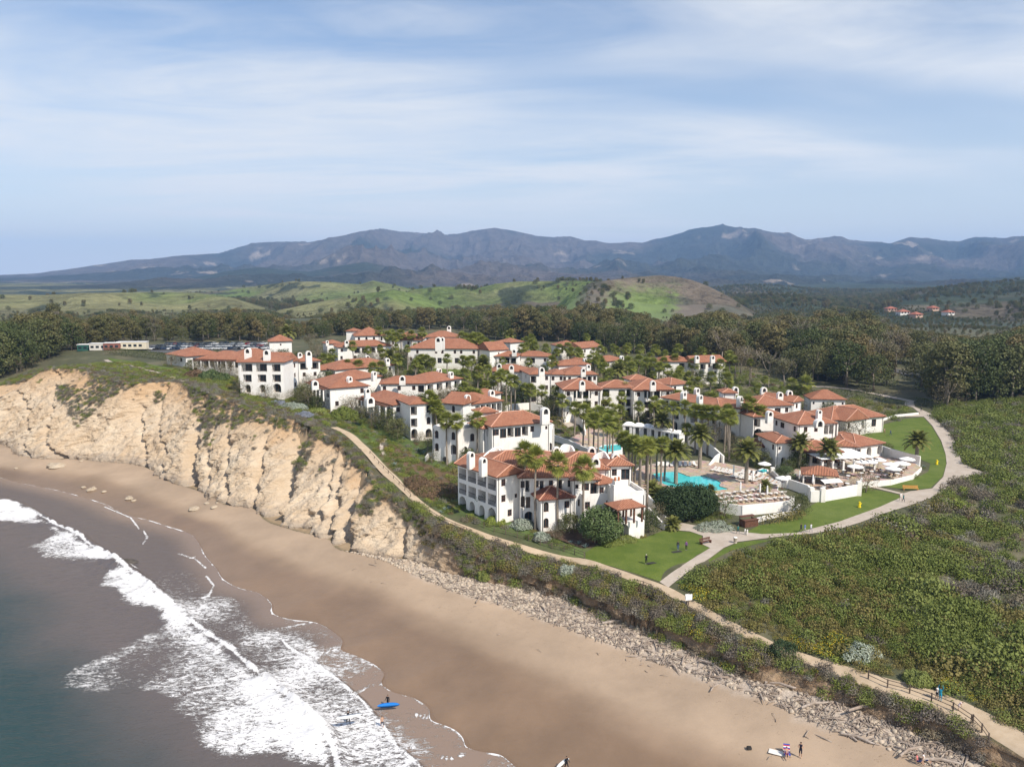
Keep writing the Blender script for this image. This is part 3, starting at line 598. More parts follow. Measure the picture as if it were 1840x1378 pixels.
def tree_geo(seed, h=15, w=5.0, kind='euc'):
    rng = np.random.default_rng(seed); P = []
    if kind == 'bare':
        mb, ends = trunk_geo(rng, h, .20, .8, 5, w*.5, .74)
        for e in list(ends):
            for k in range(4):
                a = rng.random()*6.28; mb.tube([e*.85+Vector((0, 0, h*.07)), e+Vector((math.cos(a)*w*.35, math.sin(a)*w*.35, h*(.08+.14*rng.random())))], [.09, .02], 4)
        v, f, _ = quads(mb); leafs = []
        for k in range(24):
            a = rng.random()*6.28; q = rng.random()**.5*w*.8; lv, lf = leaves(rng, 75, (q*math.cos(a), q*math.sin(a), h*(.38+.54*rng.random())), (w*.3, w*.3, h*.11), .34, .2); leafs.append((lv, lf, 0))
        return (v, f), merge(leafs)
    mb, ends = trunk_geo(rng, h, h*.022, .5, 4, w*.45, .70); v, f, _ = quads(mb); lf_ = []; ncl = {'euc': 21, 'oak': 21, 'low': 13}[kind]
    for k in range(ncl):
        a = 2.4*k+rng.random()*.6; t = (k+.5)/ncl; z = h*({'euc': .26, 'oak': .20, 'low': .22}[kind]+({'euc': .64, 'oak': .66, 'low': .6}[kind])*t)
        q = w*.62*math.sqrt(max(0, 1-((t-.35)/.72)**2))*(.55+.55*rng.random()); rr = w*(.27+.19*rng.random())
        lv, lf = leaves(rng, {'euc': 165, 'oak': 150, 'low': 130}[kind], (q*math.cos(a), q*math.sin(a), z), (rr, rr, rr*.62), {'euc': .48, 'oak': .44, 'low': .34}[kind]*h/15*1.05, .62, .35); lf_.append((lv, lf, 0))
    return (v, f), merge(lf_)
def gmesh(name, geo, mats): return mesh_np(name, geo[0], geo[1], mats, geo[2] if len(geo) > 2 else None)
# ---------------------------------------------------------------- scatter: one mesh carries the plants and the points they grow on
def scatter(name, protos, pts, label, mats, kindtag='stuff'):
    """protos: list of (V,F,mi) ; pts: array x,y,z,scale,scaleZ,rot,proto"""
    V, F, Mi, K, o = [], [], [], [], 0
    for k, (v, f, mi) in enumerate(protos): V.append(v); F.append(f+o); Mi.append(mi); K.append(np.full(len(v), k)); o += len(v)
    n = len(pts); V.append(pts[:, :3]); K.append(np.full(n, -1)); V = np.concatenate(V); nv = o
    me = mesh_np(name, V, np.concatenate(F), mats, np.concatenate(Mi))
    z = np.zeros((nv, 3)); attr(me, 'kd', np.concatenate(K), 'INT'); attr(me, 'sc', np.r_[z, np.c_[pts[:, 3], pts[:, 3], pts[:, 4]]], 'FLOAT_VECTOR')
    attr(me, 'ro', np.r_[z, np.c_[pts[:, 5]*0+.0, pts[:, 5]*0, pts[:, 5]]], 'FLOAT_VECTOR'); attr(me, 'pi', np.r_[np.full(nv, -1), pts[:, 6]].astype(int), 'INT')
    ob = link(bpy.data.objects.new(name, me)); tag(ob, label, kind=kindtag)
    g = bpy.data.node_groups.new(name, 'GeometryNodeTree'); g.interface.new_socket('Geometry', in_out='INPUT', socket_type='NodeSocketGeometry'); g.interface.new_socket('Geometry', in_out='OUTPUT', socket_type='NodeSocketGeometry')
    gi, go = g.nodes.new('NodeGroupInput'), g.nodes.new('NodeGroupOutput'); L = g.links.new
    def na(nm, t):
        n_ = g.nodes.new('GeometryNodeInputNamedAttribute'); n_.data_type = t; n_.inputs[0].default_value = nm; return n_.outputs[0]
    def eq(sock, v):
        c = g.nodes.new('FunctionNodeCompare'); c.data_type = 'INT'; c.operation = 'EQUAL'; L(sock, c.inputs[2]); c.inputs[3].default_value = v; return c.outputs[0]
    def sep(v):
        s_ = g.nodes.new('GeometryNodeSeparateGeometry'); s_.domain = 'POINT'; L(gi.outputs[0], s_.inputs[0]); L(eq(na('kd', 'INT'), v), s_.inputs[1]); return s_.outputs[0]
    pt = sep(-1); jn = g.nodes.new('GeometryNodeJoinGeometry')
    for k in range(len(protos)):
        ip = g.nodes.new('GeometryNodeInstanceOnPoints'); L(pt, ip.inputs['Points']); L(eq(na('pi', 'INT'), k), ip.inputs['Selection']); L(sep(k), ip.inputs['Instance'])
        L(na('ro', 'FLOAT_VECTOR'), ip.inputs['Rotation']); L(na('sc', 'FLOAT_VECTOR'), ip.inputs['Scale']); L(ip.outputs[0], jn.inputs[0])
    L(jn.outputs[0], go.inputs[0]); md = ob.modifiers.new('grow', 'NODES'); md.node_group = g; return ob
def fill(poly, step, rng, jit=.5, world=False):
    P = np.asarray(poly) if world else gpoly(poly); x0, y0 = P.min(0); x1, y1 = P.max(0)
    gx, gy = np.meshgrid(np.arange(x0, x1, step), np.arange(y0, y1, step)); x = gx.ravel()+rng.uniform(-jit, jit, gx.size)*step; y = gy.ravel()+rng.uniform(-jit, jit, gx.size)*step
    k = inpoly(P, x, y); return x[k], y[k]
# ================================================================ buildings
def tile_mat(name, a, b):
    t = NT(name); uv = t.att('tuv', 1); sp = t.n('ShaderNodeSeparateXYZ'); t.l(uv, sp.inputs[0])
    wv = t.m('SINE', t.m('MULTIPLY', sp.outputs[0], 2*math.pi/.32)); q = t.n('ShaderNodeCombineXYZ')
    t.l(t.m('FLOOR', t.m('MULTIPLY', sp.outputs[0], 1/.32)), q.inputs[0]); t.l(t.m('FLOOR', t.m('MULTIPLY', sp.outputs[1], 1/.42)), q.inputs[1])
    wn = t.n('ShaderNodeTexWhiteNoise'); t.l(q.outputs[0], wn.inputs[0]); n = t.noise(.35, 4, .6)
    c = t.mix(t.m('ADD', t.m('MULTIPLY', wn.outputs[0], .55), t.m('MULTIPLY', t.mr(n, .3, .7), .45)), a, b); c = t.mix(t.mr(wn.outputs[0], .90, .97, 0, .6), c, (.22, .13, .10))
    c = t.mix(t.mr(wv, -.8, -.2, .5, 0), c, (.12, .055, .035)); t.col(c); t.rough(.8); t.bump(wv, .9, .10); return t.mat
M['tile'] = tile_mat('terracotta_tiles', (.41, .160, .088), (.57, .262, .155)); M['tile_dark'] = tile_mat('dark_terracotta_tiles', (.25, .085, .055), (.36, .14, .09))
def stucco():
    t = NT('white_stucco'); n = t.noise(.25, 5, .6); n2 = t.noise(2.5, 4, .6, mp=((0, 0, 0), (1, 1, .25))); c = t.mix(t.mr(n, .3, .7), (.79, .75, .69), (.85, .82, .77)); c = t.mix(t.mr(n2, .48, .8, 0, .45), c, (.56, .50, .42)); zc_ = t.n('ShaderNodeSeparateXYZ'); t.l(t.pos(), zc_.inputs[0]); c = t.mix(t.m('MULTIPLY', t.mr(zc_.outputs[2], 1.2, -.4), t.mr(n2, .3, .7, .1, .7)), c, (.42, .36, .28))
    t.col(c); t.rough(.9); t.bump(n2, .15, .05); return t.mat
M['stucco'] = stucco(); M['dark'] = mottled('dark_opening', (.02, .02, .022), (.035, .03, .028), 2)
def glass_mat():
    t = NT('window_glass'); t.col((.025, .032, .038)); t.rough(.08); t.b.inputs['Specular IOR Level'].default_value = .6; return t.mat
M['glass'] = glass_mat(); M['wood'] = mottled('brown_timber', (.10, .045, .030), (.16, .075, .048), 3); M['iron'] = mottled('dark_iron', (.03, .028, .026), (.05, .045, .04), 3)
M['terra'] = mottled('terracotta_pot', (.42, .17, .09), (.5, .22, .12), 3); M['awn'] = mottled('white_canvas', (.78, .76, .72), (.84, .82, .79), 2); M['greenshade'] = mottled('green_glass', (.02, .06, .05), (.03, .09, .075), 2)
M['cap'] = mottled('ridge_tile', (.50, .26, .17), (.60, .34, .24), 3)
OPEN = {'w': (1.0, 1.35, .9, 0, .22), 'W': (1.8, 1.4, .8, 0, .22), 's': (.6, .8, 1.2, 0, .2), 'a': (1.7, 2.4, .02, 1, 1.1), 'A': (2.4, 2.7, .02, 1, 1.6), 'B': (2.5, 2.2, .12, 0, 1.5), 'd': (1.7, 2.15, .05, 0, .25), 'v': (1.0, 1.9, .5, 1, .3), 'L': (3.2, 2.3, .15, 0, 1.8)}
WM = {}
def window_mesh(w, h, arch, rail=False):
    k = (round(w, 2), round(h, 2), arch)
    if k in WM: return WM[k]
    fr, gl = MB(), MB(); b = .09
    fr.box(-w/2, -.03, 0, -w/2+b, .05, h); fr.box(w/2-b, -.03, 0, w/2, .05, h); fr.box(-w/2+b, -.03, h-b, w/2-b, .05, h); fr.box(-w/2+b, -.03, 0, w/2-b, .05, b)
    nx = 1 if w < .9 else 2 if w < 2 else 3
    for i in range(1, nx): x = -w/2+w*i/nx; fr.box(x-.04, -.025, b, x+.04, .045, h-b)
    if h < 1.6 and w > .8: fr.box(-w/2+b, -.02, h/2-.03, w/2-b, .04, h/2+.03)
    gl.box(-w/2+.02, .055, .02, w/2-.02, .085, h-.02)
    WM[k] = (fr.mesh('window', [M['wood']]), gl.mesh('pane', [M['glass']])); return WM[k]
def face_wall(mb, A, B, z0, z1, ops):
    """wall from A to B (left to right seen from outside) with recessed openings (u0,u1,v0,v1,arch,depth); v from z0"""
    A, B = np.array(A, float), np.array(B, float); L = np.hypot(*(B-A)); u = (B-A)/L; inn = np.array([-u[1], u[0]])
    P = lambda a, v, d=0: (*(A+u*a+inn*d), v)
    us = sorted({0, round(L, 3), *[round(q, 3) for o in ops for q in o[:2]]}); 
    for i in range(len(us)-1):
        a, b = us[i], us[i+1]
        if b-a < 1e-3: continue
        col = sorted([o for o in ops if o[0] <= a+1e-3 and o[1] >= b-1e-3], key=lambda o: o[2]); v = z0
        for o in col:
            if o[2] > v+1e-3: mb.add([P(a, v), P(b, v), P(b, o[2]), P(a, o[2])], [(0, 1, 2, 3)])
            v = o[3]
        mb.add([P(a, v), P(b, v), P(b, z1), P(a, z1)], [(0, 1, 2, 3)])
    for u0, u1, v0, v1, arch, dp in ops:
        mb.add([P(u0, v0), P(u0, v1), P(u0, v1, dp), P(u0, v0, dp)], [(0, 1, 2, 3)]); mb.add([P(u1, v0), P(u1, v0, dp), P(u1, v1, dp), P(u1, v1)], [(0, 1, 2, 3)])
        mb.add([P(u0, v0), P(u0, v0, dp), P(u1, v0, dp), P(u1, v0)], [(0, 1, 2, 3)]); mb.add([P(u0, v1), P(u1, v1), P(u1, v1, dp), P(u0, v1, dp)], [(0, 1, 2, 3)])
        mb.add([P(u0, v0, dp), P(u0, v1, dp), P(u1, v1, dp), P(u1, v0, dp)], [(0, 3, 2, 1)])
        if arch:                                          # spandrels close the corners of the arch
            r = (u1-u0)/2; c = (u0+u1)/2; rz = min(r, .5*(v1-v0)); zc = v1-rz; n = 6
            for sgn in (-1, 1):
                pts = [P(c+sgn*r*math.cos(t), zc+rz*math.sin(t), .001) for t in np.linspace(0, math.pi/2, n)]; cor = P(c+sgn*r, v1, .001)
                bk = [P(c+sgn*r*math.cos(t), zc+rz*math.sin(t), min(dp, .35)) for t in np.linspace(0, math.pi/2, n)]
                for j in range(n-1): mb.add([cor, pts[j], pts[j+1]], [(0, 1, 2) if sgn < 0 else (0, 2, 1)]); mb.add([pts[j], bk[j], bk[j+1], pts[j+1]], [(0, 1, 2, 3)])
def arch_block(mb, w, d, h, m=0, md=1, hole=True):
    """white chimney: slab with a rounded top and a dark arched mouth; local x wide, y deep"""
    n = 9; r = w/2; out = [(-r, 0), *[(-r*math.cos(t), h-r+r*math.sin(t)) for t in np.linspace(0, math.pi, n)], (r, 0)]
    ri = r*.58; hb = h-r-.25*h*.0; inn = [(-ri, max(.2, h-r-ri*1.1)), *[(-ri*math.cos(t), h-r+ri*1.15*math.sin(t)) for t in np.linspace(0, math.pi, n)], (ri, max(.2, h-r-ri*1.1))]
    k = len(out)
    for y, s in ((-d/2, 1), (d/2, -1)):
        V = [(x, y, z) for x, z in out]+[(x, y, z) for x, z in inn]; F = [(i, k+i, k+i+1, i+1) for i in range(k-1)]+[(0, k-1, 2*k-1, k)]
        mb.add(V, F if s < 0 else [f[::-1] for f in F], m); dd = y+s*.3*d
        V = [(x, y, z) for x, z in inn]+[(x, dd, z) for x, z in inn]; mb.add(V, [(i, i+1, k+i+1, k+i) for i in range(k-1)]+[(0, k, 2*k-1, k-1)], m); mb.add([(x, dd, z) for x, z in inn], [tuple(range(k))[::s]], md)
    V = [(x, -d/2, z) for x, z in out]+[(x, d/2, z) for x, z in out]; mb.add(V, [(i, i+1, k+i+1, k+i) for i in range(k-1)], m)
CHM = {}
def chimney_mesh(w, d, h):
    k = (w, d, h)
    if k not in CHM: mb = MB(); arch_block(mb, w, d, h); CHM[k] = mb.mesh('chimney', [M['stucco'], M['dark']])
    return CHM[k]
RAILM = {}
def rail_mesh(w, h=.95):
    k = round(w, 1)
    if k not in RAILM:
        mb = MB(); mb.box(-w/2, -.03, h-.06, w/2, .03, h); mb.box(-w/2, -.02, .05, w/2, .02, .1); n = max(4, int(w/.28))
        for i in range(n+1): x = -w/2+w*i/n; mb.box(x-.018, -.018, .1, x+.018, .018, h-.06)
        RAILM[k] = mb.mesh('railing', [M['iron']])
    return RAILM[k]
BLD = []
class Building:
    def __init__(s, name, label, cat, group=None, near=False):
        s.root = empty(name); tag(s.root, label, cat, group); s.o = None; s.near = near; s.blocks = []; BLD.append(s); s.name = name
    def loc(s, p): return (p[0]-s.o[0], p[1]-s.o[1], p[2]-s.o[2])
    def put(s, me, name, p, rz, sc=None):
        ob = bpy.data.objects.new(name, me); link(ob, s.root); ob.location = s.loc(p); ob.rotation_euler = (0, 0, rz)
        if sc: ob.scale = sc
        return ob
    def block(s, B, C, depth, h, roof='hip', F='', L='', Rr='', pitch=.36, fh=3.05, over=.55, ang=None, width=None, ez=None, tile='tile', open_base=False, parapet=0.0, z0=None):
        if ez is None: P = hits([B], h)[0]; ez = P[2]+h
        Bp = at(B[0], B[1], ez)
        if C is not None: Cp = at(C[0], C[1], ez); v = (Cp-Bp)[:2]; w = np.hypot(*v); a = math.atan2(v[1], v[0])
        if ang is not None: a = R(ang); w = width if width else np.dot(v, [math.cos(a), math.sin(a)])
        elif width: w = width
        if s.o is None: s.o = (Bp[0], Bp[1], gz(Bp[0], Bp[1])); s.root.location = s.o
        ux = np.array([math.cos(a), math.sin(a)]); uy = np.array([-ux[1], ux[0]])
        c = [Bp[:2], Bp[:2]+ux*w, Bp[:2]+ux*w+uy*depth, Bp[:2]+uy*depth]; 
        if z0 is None: z0 = min(gz(*q) for q in c)-.8
        mb = MB(); nfl = max(1, round(h/fh)); wins = []
        def ops_for(A, Bq, spec):
            Lw = float(np.hypot(*(np.array(Bq)-A))); out = []; u = (np.array(Bq)-A)/Lw; inn = np.array([-u[1], u[0]])
            rows = [q for q in spec.split('/')] if spec else []
            for fl, row in enumerate(rows[::-1] if False else rows):       # rows listed from the top storey down
                n = len(row); zf = ez-(fl+1)*fh+.15
                for i, ch in enumerate(row):
                    if ch not in OPEN: continue
                    ow, oh, sill, arch, dp = OPEN[ch]; cc = Lw*(i+.5)/n; ow = min(ow, Lw/n*.86)
                    v0, v1 = zf+sill, min(zf+sill+oh, ez-.2)
                    if v0 < z0+.2: continue
                    out.append((cc-ow/2, cc+ow/2, v0, v1, arch, dp)); wins.append((ch, A+u*cc, inn, u, ow, v0, v1, dp, arch))
            return out
        f = [(c[0], c[1], F), (c[1], c[2], Rr), (c[2], c[3], ''), (c[3], c[0], L)]
        for A, Bq, sp in f: face_wall(mb, A, Bq, z0, ez, ops_for(A, Bq, sp))
        if roof == 'flat' or roof == 'terrace':
            t = ez-.02; mb.add([(*q, t) for q in c], [(0, 1, 2, 3)])
            if parapet:
                for A, Bq, _ in f:
                    A, Bq = np.array(A), np.array(Bq); u = (Bq-A)/np.hypot(*(Bq-A)); inn = np.array([-u[1], u[0]])*.3; q = [A, Bq, Bq+inn, A+inn]
                    mb.add([(*k, ez) for k in q]+[(*k, ez+parapet) for k in q], [(0, 1, 5, 4), (1, 2, 6, 5), (2, 3, 7, 6), (3, 0, 4, 7), (4, 5, 6, 7)])
        gable = roof in ('gablef', 'gables')
        rise = (min(w, depth)/2+over)*pitch
        if gable:
            if roof == 'gablef': tri = [(c[0], c[1]), (c[2], c[3])]; rise = (w/2)*pitch
            else: tri = [(c[1], c[2]), (c[3], c[0])]; rise = depth/2*pitch
            for A, Bq in tri: m_ = (np.array(A)+Bq)/2; mb.add([(*A, ez), (*Bq, ez), (*m_, ez+rise)], [(0, 1, 2)])
        mb.v = [s.loc(p) for p in mb.v]; wall = mb.build('wall', [M['stucco']], s.root)
        if roof not in ('flat', 'terrace', 'none'):
            rb = MB(); uv = []; cap = MB(); o = over; O = [c[0]-ux*o-uy*o, c[1]+ux*o-uy*o, c[2]+ux*o+uy*o, c[3]-ux*o+uy*o]; W_, D_ = w+2*o, depth+2*o; zt = ez+.12
            def slope(pts, e0, du):
                V = [(*p[:2], p[2]) for p in pts]; rb.add(V, [tuple(range(len(V)))]); up = np.array([-du[1], du[0]])
                for p in V: d = np.array(p[:2])-e0; uv.append((float(np.dot(d, du)), float(np.dot(d, up))*1.06, 0))
            if roof == 'gablef': rise += o*pitch; r0, r1 = (O[0]+O[1])/2+uy*.25, (O[2]+O[3])/2-uy*.25
            elif roof == 'gables': rise += o*pitch; r0, r1 = (O[0]+O[3])/2+ux*.25, (O[1]+O[2])/2-ux*.25
            elif W_ >= D_: r0, r1 = (O[0]+O[3])/2+ux*D_/2, (O[1]+O[2])/2-ux*D_/2
            else: r0, r1 = (O[0]+O[1])/2+uy*W_/2, (O[2]+O[3])/2-uy*W_/2
            if roof == 'shed': r0 = r1 = None
            if roof == 'hip' or gable:
                ra, rb_ = (*r0, zt+rise), (*r1, zt+rise); E = [(*q, zt) for q in O]
                if W_ >= D_ and roof == 'hip' or roof == 'gables':
                    slope([E[0], E[1], rb_, ra], O[0], ux); slope([E[2], E[3], ra, rb_], O[2], -ux); slope([E[1], E[2], rb_], O[1], uy); slope([E[3], E[0], ra], O[3], -uy); hips = [(E[0], ra), (E[3], ra), (E[1], rb_), (E[2], rb_), (ra, rb_)]
                else:
                    slope([E[1], E[2], rb_, ra], O[1], uy); slope([E[3], E[0], ra, rb_], O[3], -uy); slope([E[0], E[1], ra], O[0], ux); slope([E[2], E[3], rb_], O[2], -ux); hips = [(E[0], ra), (E[1], ra), (E[2], rb_), (E[3], rb_), (ra, rb_)]
                for a_, b_ in hips:
                    if math.dist(a_, b_) > .3: cap.tube([(a_[0], a_[1], a_[2]+.03), (b_[0], b_[1], b_[2]+.03)], .13, 5)
            else:                                         # shed: rises to the back
                zb = zt+D_*pitch*.9; slope([(*O[0], zt), (*O[1], zt), (*O[2], zb), (*O[3], zb)], O[0], ux)
            n0 = len(rb.v); lo = [(*q, zt-.20) for q in O]; hi = [(*q, zt) for q in O]
            rb.add(hi+lo, [(0, 4, 5, 1), (1, 5, 6, 2), (2, 6, 7, 3), (3, 7, 4, 0), (4, 7, 6, 5)], 1); uv += [(0, 0, 0)]*8
            rb.v = [s.loc(p) for p in rb.v]; ro = rb.build('roof', [M[tile], M['wood']], s.root); attr(ro.data, 'tuv', uv, 'FLOAT_VECTOR')
            if cap.v and s.near: cap.v = [s.loc(p) for p in cap.v]; cap.build('ridge_cap', [M['cap']], ro)
        for ch, p, inn, u, ow, v0, v1, dp, arch in wins:
            q = p+inn*(dp-.10); ang_ = math.atan2(u[1], u[0]); fw = ow-.02 if dp < .5 else min(ow*.8, 1.9); fhh = (v1-v0)-.02 if dp < .5 else (v1-v0)*.92
            fm, gm = window_mesh(fw, fhh, arch); nm = 'window' if ch in 'wWsv' else 'door'
            wo = s.put(fm, nm, (q[0], q[1], v0+.01), ang_); po = bpy.data.objects.new('pane', gm); link(po, wo)
            if ch in 'BL': q = p+inn*.06; s.put(rail_mesh(ow-.05), 'railing', (q[0], q[1], v0), ang_)
        if s.near and ez-z0 > 5:
            for i, q in enumerate(c[:2]):
                dp_ = MB(); qq = q+ux*(.35 if i == 0 else -.35)-uy*.09; dp_.tube([s.loc((*qq, z0+.8)), s.loc((*qq, ez-.05))], .05, 5); dp_.build('downpipe', [M['iron']], s.root)
        b = dict(c=c, ux=ux, uy=uy, w=w, d=depth, ez=ez, z0=z0, a=a, rise=rise, roof=roof); s.blocks.append(b); return b
    def chim(s, lst, w=1.35, d=.9, h=2.5, b=None, rz=None):
        b = b or s.blocks[0]
        for px, py in lst:                                # py: foot of the chimney on the roof
            p = at(px, py, b['ez']+.9); p[2] = b['ez']+.1; s.put(chimney_mesh(w, d, h), 'chimney', p, b['a'] if rz is None else rz)
    def pergola(s, b, dep=2.6, side='front', wood='wood', drop=.15):
        c, ux, uy = b['c'], b['ux'], b['uy']; A, u, out, L = (c[0], ux, -uy, b['w']) if side == 'front' else (c[3], -uy, -ux, b['d']) if side == 'left' else (c[1], uy, ux, b['d'])
        mb = MB(); z = b['ez']-drop; P = lambda a, o, z_: s.loc((*(A+u*a+out*o), z_)); n = max(5, int(L/.7))
        for o in (dep-.1, .15): mb.tube([P(-.2, o, z-.12), P(L+.2, o, z-.12)], .11, 4)
        for i in range(n+1): mb.tube([P(L*i/n, -.05, z+.06), P(L*i/n, dep+.35, z)], .065, 4)
        mb.build('pergola', [M[wood]], s.root)
        for i in range(max(2, int(L/3.2))+1):
            k = L*i/max(2, int(L/3.2)); q = A+u*k+out*(dep-.1); m_ = MB(); g = gz(*q); m_.box(-.16, -.16, 0, .16, .16, z-.2-max(g, z-3.2)); o_ = m_.build('post', [M['stucco']], s.root); o_.location = s.loc((*q, max(g, z-3.2)))
            o_.rotation_euler = (0, 0, b['a'])
# ------------------------------------------------ every building, placed by its eave corners
b_ = Building('restaurant_pavilion', 'long low clubhouse with green glass doors at the left edge of the resort', 'building')
k = b_.block((354, 645), (428, 647), 13, 4.2, F='BBBBBBB', pitch=.36); b_.pergola(k, 2.6); k = b_.block((334, 641), (398, 636), 15, 4.0, L='WW', F='WW'); b_.block((425, 640), (490, 637), 10, 5.2, pitch=.4)
b_ = Building('tower_house', 'square white tower with a pyramid tile roof beside the car park', 'building'); b_.block((484, 614), (524, 613), 9, 8.5, F=' s /   ', pitch=.5)
b_ = Building('hotel_wing', 'tall three storey white wing with two arched chimneys above the cliff', 'building')
k = b_.block((430, 651), (509, 651), 10, 9.4, F='LLB/BBB/aaA', L='w/w/w', pitch=.34); k2 = b_.block((511, 653), (535, 648), 16, 9.6, 'gablef', F='ww/ww/ww', Rr='w', pitch=.62); k3 = b_.block((536, 650), (575, 648), 10, 8.8, F='BB/ww')
b_.chim([(446, 642), (480, 645)], 1.9, 1.2, 3.6, k); b_.chim([(539, 643)], 1.5, 1, 2.6, k3); b_.chim([(555, 656)], 1.8, 1.2, 5.2, k3)
b_ = Building('garden_villa', 'two storey villa with shaded arcade, first above the cliff path', 'building')
k = b_.block((593, 698), None, 18, 6.6, F='  w/w A', L='BBBB/AAAA', ang=30, width=11); b_.pergola(k, 2.0, 'left'); k2 = b_.block((625, 684), (684, 676), 11, 6.8); b_.chim([(566, 695)], 1.8, 1.2, 2.6, k); b_.chim([(628, 690), (672, 680)], 1.5, 1, 3.0, k2)
b_ = Building('cliff_path_villa', 'white villa with striped loggia and two end chimneys beside the sand path', 'building')
k = b_.block((706, 728), None, 18, 6.9, F='w B/w a', L='LLBw/AAaw', pitch=.4, ang=36, width=9); b_.pergola(k, 2.2, 'left'); b_.chim([(660, 712)], 1.5, 1.0, 3.0, k); b_.chim([(664, 725)], 2.2, 1.6, 2.6, k)
k2 = b_.block((737, 727), (776, 724), 9, 9.2, F='B v/B v/A a', roof='hip')
b_ = Building('balcony_house', 'white house with a row of upper balconies behind the cliff path villa', 'building')
k = b_.block((684, 690), (763, 689), 9, 6.6, F='w w wB/ w w a', L='w/w'); k2 = b_.block((765, 689), (829, 680), 12, 6.6, F='BBBB/aaaa'); b_.chim([(723, 687)], 1.8, 1.1, 2.8, k); b_.chim([(789, 671), (810, 677)], 1.6, 1.1, 2.5, k2)
b_ = Building('courtyard_house', 'two storey house with columned balcony and small left annexe behind the fan palms', 'building')
k = b_.block((607, 624), (703, 621), 11, 6.6, F='w BBBB /w w a aw'); b_.chim([(623, 620)], 1.7, 1.1, 2.8, k); k2 = b_.block((588, 618), (615, 617), 8, 6.6, F='w'); b_.chim([(588, 618)], 1.2, .9, 2.2, k2)
b_ = Building('low_villa', 'low villa with long tile roof between the fan palm pairs', 'building')
k = b_.block((602, 665), (709, 656), 13, 6.2, F=' w w w/ w a w', pitch=.36); b_.block((545, 667), (595, 664), 9, 5.4, F='W w'); b_.chim([(696, 654)], 1.6, 1.0, 2.9, k); b_.chim([(660, 644)], 1.6, 1, 2.0, k)
b_ = Building('main_lodge', 'long white lodge with a tall chimney tower at the back of the resort', 'building')
k = b_.block((733, 626), (857, 627), 16, 7.6, F=' w  ww ww w/w d ddd dw w', pitch=.42); b_.block((786, 640), (826, 641), 5, 3.6, 'flat', F='B B', parapet=.8); b_.block((812, 646), (862, 648), 6, 3.2, 'shed', F='d d d', tile='tile_dark', pitch=.3); b_.chim([(788, 628)], 2.3, 1.6, 5.6, k); b_.chim([(795, 625)], 1.8, 1.3, 5.0, k)
b_ = Building('rear_lodge', 'long pale lodge with a slim square chimney, farthest back at the tree belt', 'building')
k = b_.block((762, 606), (823, 606), 13, 8.2, F='w w w', pitch=.36); b_.chim([(807, 600)], 1.9, 1.5, 4.6, k)
b_ = Building('chapel_house', 'rounded white hall with arched windows and tile roof behind the courtyard', 'building'); b_.block((638, 604), (692, 603), 14, 8.0, F='vvvv', pitch=.5); b_.block((622, 595), (643, 595), 7, 9.4, F=' s')
b_ = Building('gable_lodge', 'white gabled house behind the row of slender palms', 'building'); k = b_.block((701, 611), (757, 611), 15, 8.4, F='w  w w/ww w w', pitch=.42); b_.chim([(736, 604)], 1.5, 1, 2.6, k)
b_ = Building('palm_grove_house', 'two storey house with blue shaded balconies behind the lone date palm', 'building')
k = b_.block((870, 640), (928, 641), 10, 6.4, F=' BwLB/w B aB'); k2 = b_.block((928, 640), (985, 641), 9, 6.2, F='w B w/a w w'); b_.block((880, 630), (912, 628), 9, 9.0, 'gables', pitch=.6, F='s'); b_.block((893, 614), (917, 616), 8, 9.4); b_.chim([(889, 634), (924, 637)], 1.7, 1.1, 2.9, k)
b_ = Building('terrace_house', 'three storey house with stepped gable wall at the middle of the resort', 'building')
k = b_.block((953, 673), (988, 672), 12, 9.6, F='B w/d w/d s', L='w', roof='hip'); k2 = b_.block((884, 668), (952, 668), 10, 7.6, F='  w w'); k3 = b_.block((990, 673), (1012, 673), 11, 8.4, F='w w/w w'); b_.chim([(897, 665), (919, 668)], 1.7, 1.1, 3.0, k2); b_.chim([(973, 672)], 1.8, 1.2, 3.0, k)
b_ = Building('ridge_house', 'house with wide tile roof and curved parapet right of the stepped gable', 'building')
k = b_.block((1010, 674), (1073, 673), 12, 7.4, F='ww BBBw/w w'); b_.chim([(1048, 673)], 1.6, 1.1, 3.0, k); k2 = b_.block((1004, 657), (1060, 655), 8, 8.6); b_.chim([(1057, 662)], 1.5, 1, 2.2, k2)
b_ = Building('upper_villa', 'small white villa with tile roof standing in palms at the back', 'building'); k = b_.block((1045, 626), (1080, 623), 10, 8.6, 'gables', F='w B/w B', Rr='w', pitch=.4); b_.block((1004, 622), (1044, 621), 10, 8.8, F='w w'); k = b_.block((1036, 652), (1062, 650), 6, 5.4, 'gablef', F='s'); b_.chim([(1051, 652)], 1.4, 1.0, 2.6, k)
b_ = Building('hidden_villa', 'tile roof and one arched chimney showing among the rear palms', 'building'); k = b_.block((1088, 650), (1122, 646), 9, 5.4, F='w w'); b_.chim([(1117, 646)], 1.9, 1, 2.4, k)
b_ = Building('far_right_lodge', 'white lodge with gabled end at the right below the pale sycamores', 'building')
k = b_.block((1246, 652), (1303, 650), 9, 8.6, 'gables', F=' BwB /w  w ', Rr='w/w/w', pitch=.45); k2 = b_.block((1180, 650), (1246, 650), 9, 8.2, F='w  Bw'); b_.chim([(1252, 649), (1280, 649)], 1.7, 1.1, 3.0, k)
b_ = Building('long_arcade_house', 'long three storey house with two balcony wings facing the gardens', 'building', near=True)
k = b_.block((1013, 700), (1080, 699), 13, 9.6, F='wLLw/wBLw/wa a', L='w/w', pitch=.38); k2 = b_.block((1082, 697), (1139, 697), 9, 9.3, F='L BL/B LB/A AA'); k3 = b_.block((1139, 701), (1209, 700), 13, 9.6, F='wLLw/wBBw/sAAs', pitch=.40); b_.block((1133, 683), (1167, 682), 6, 10.4)
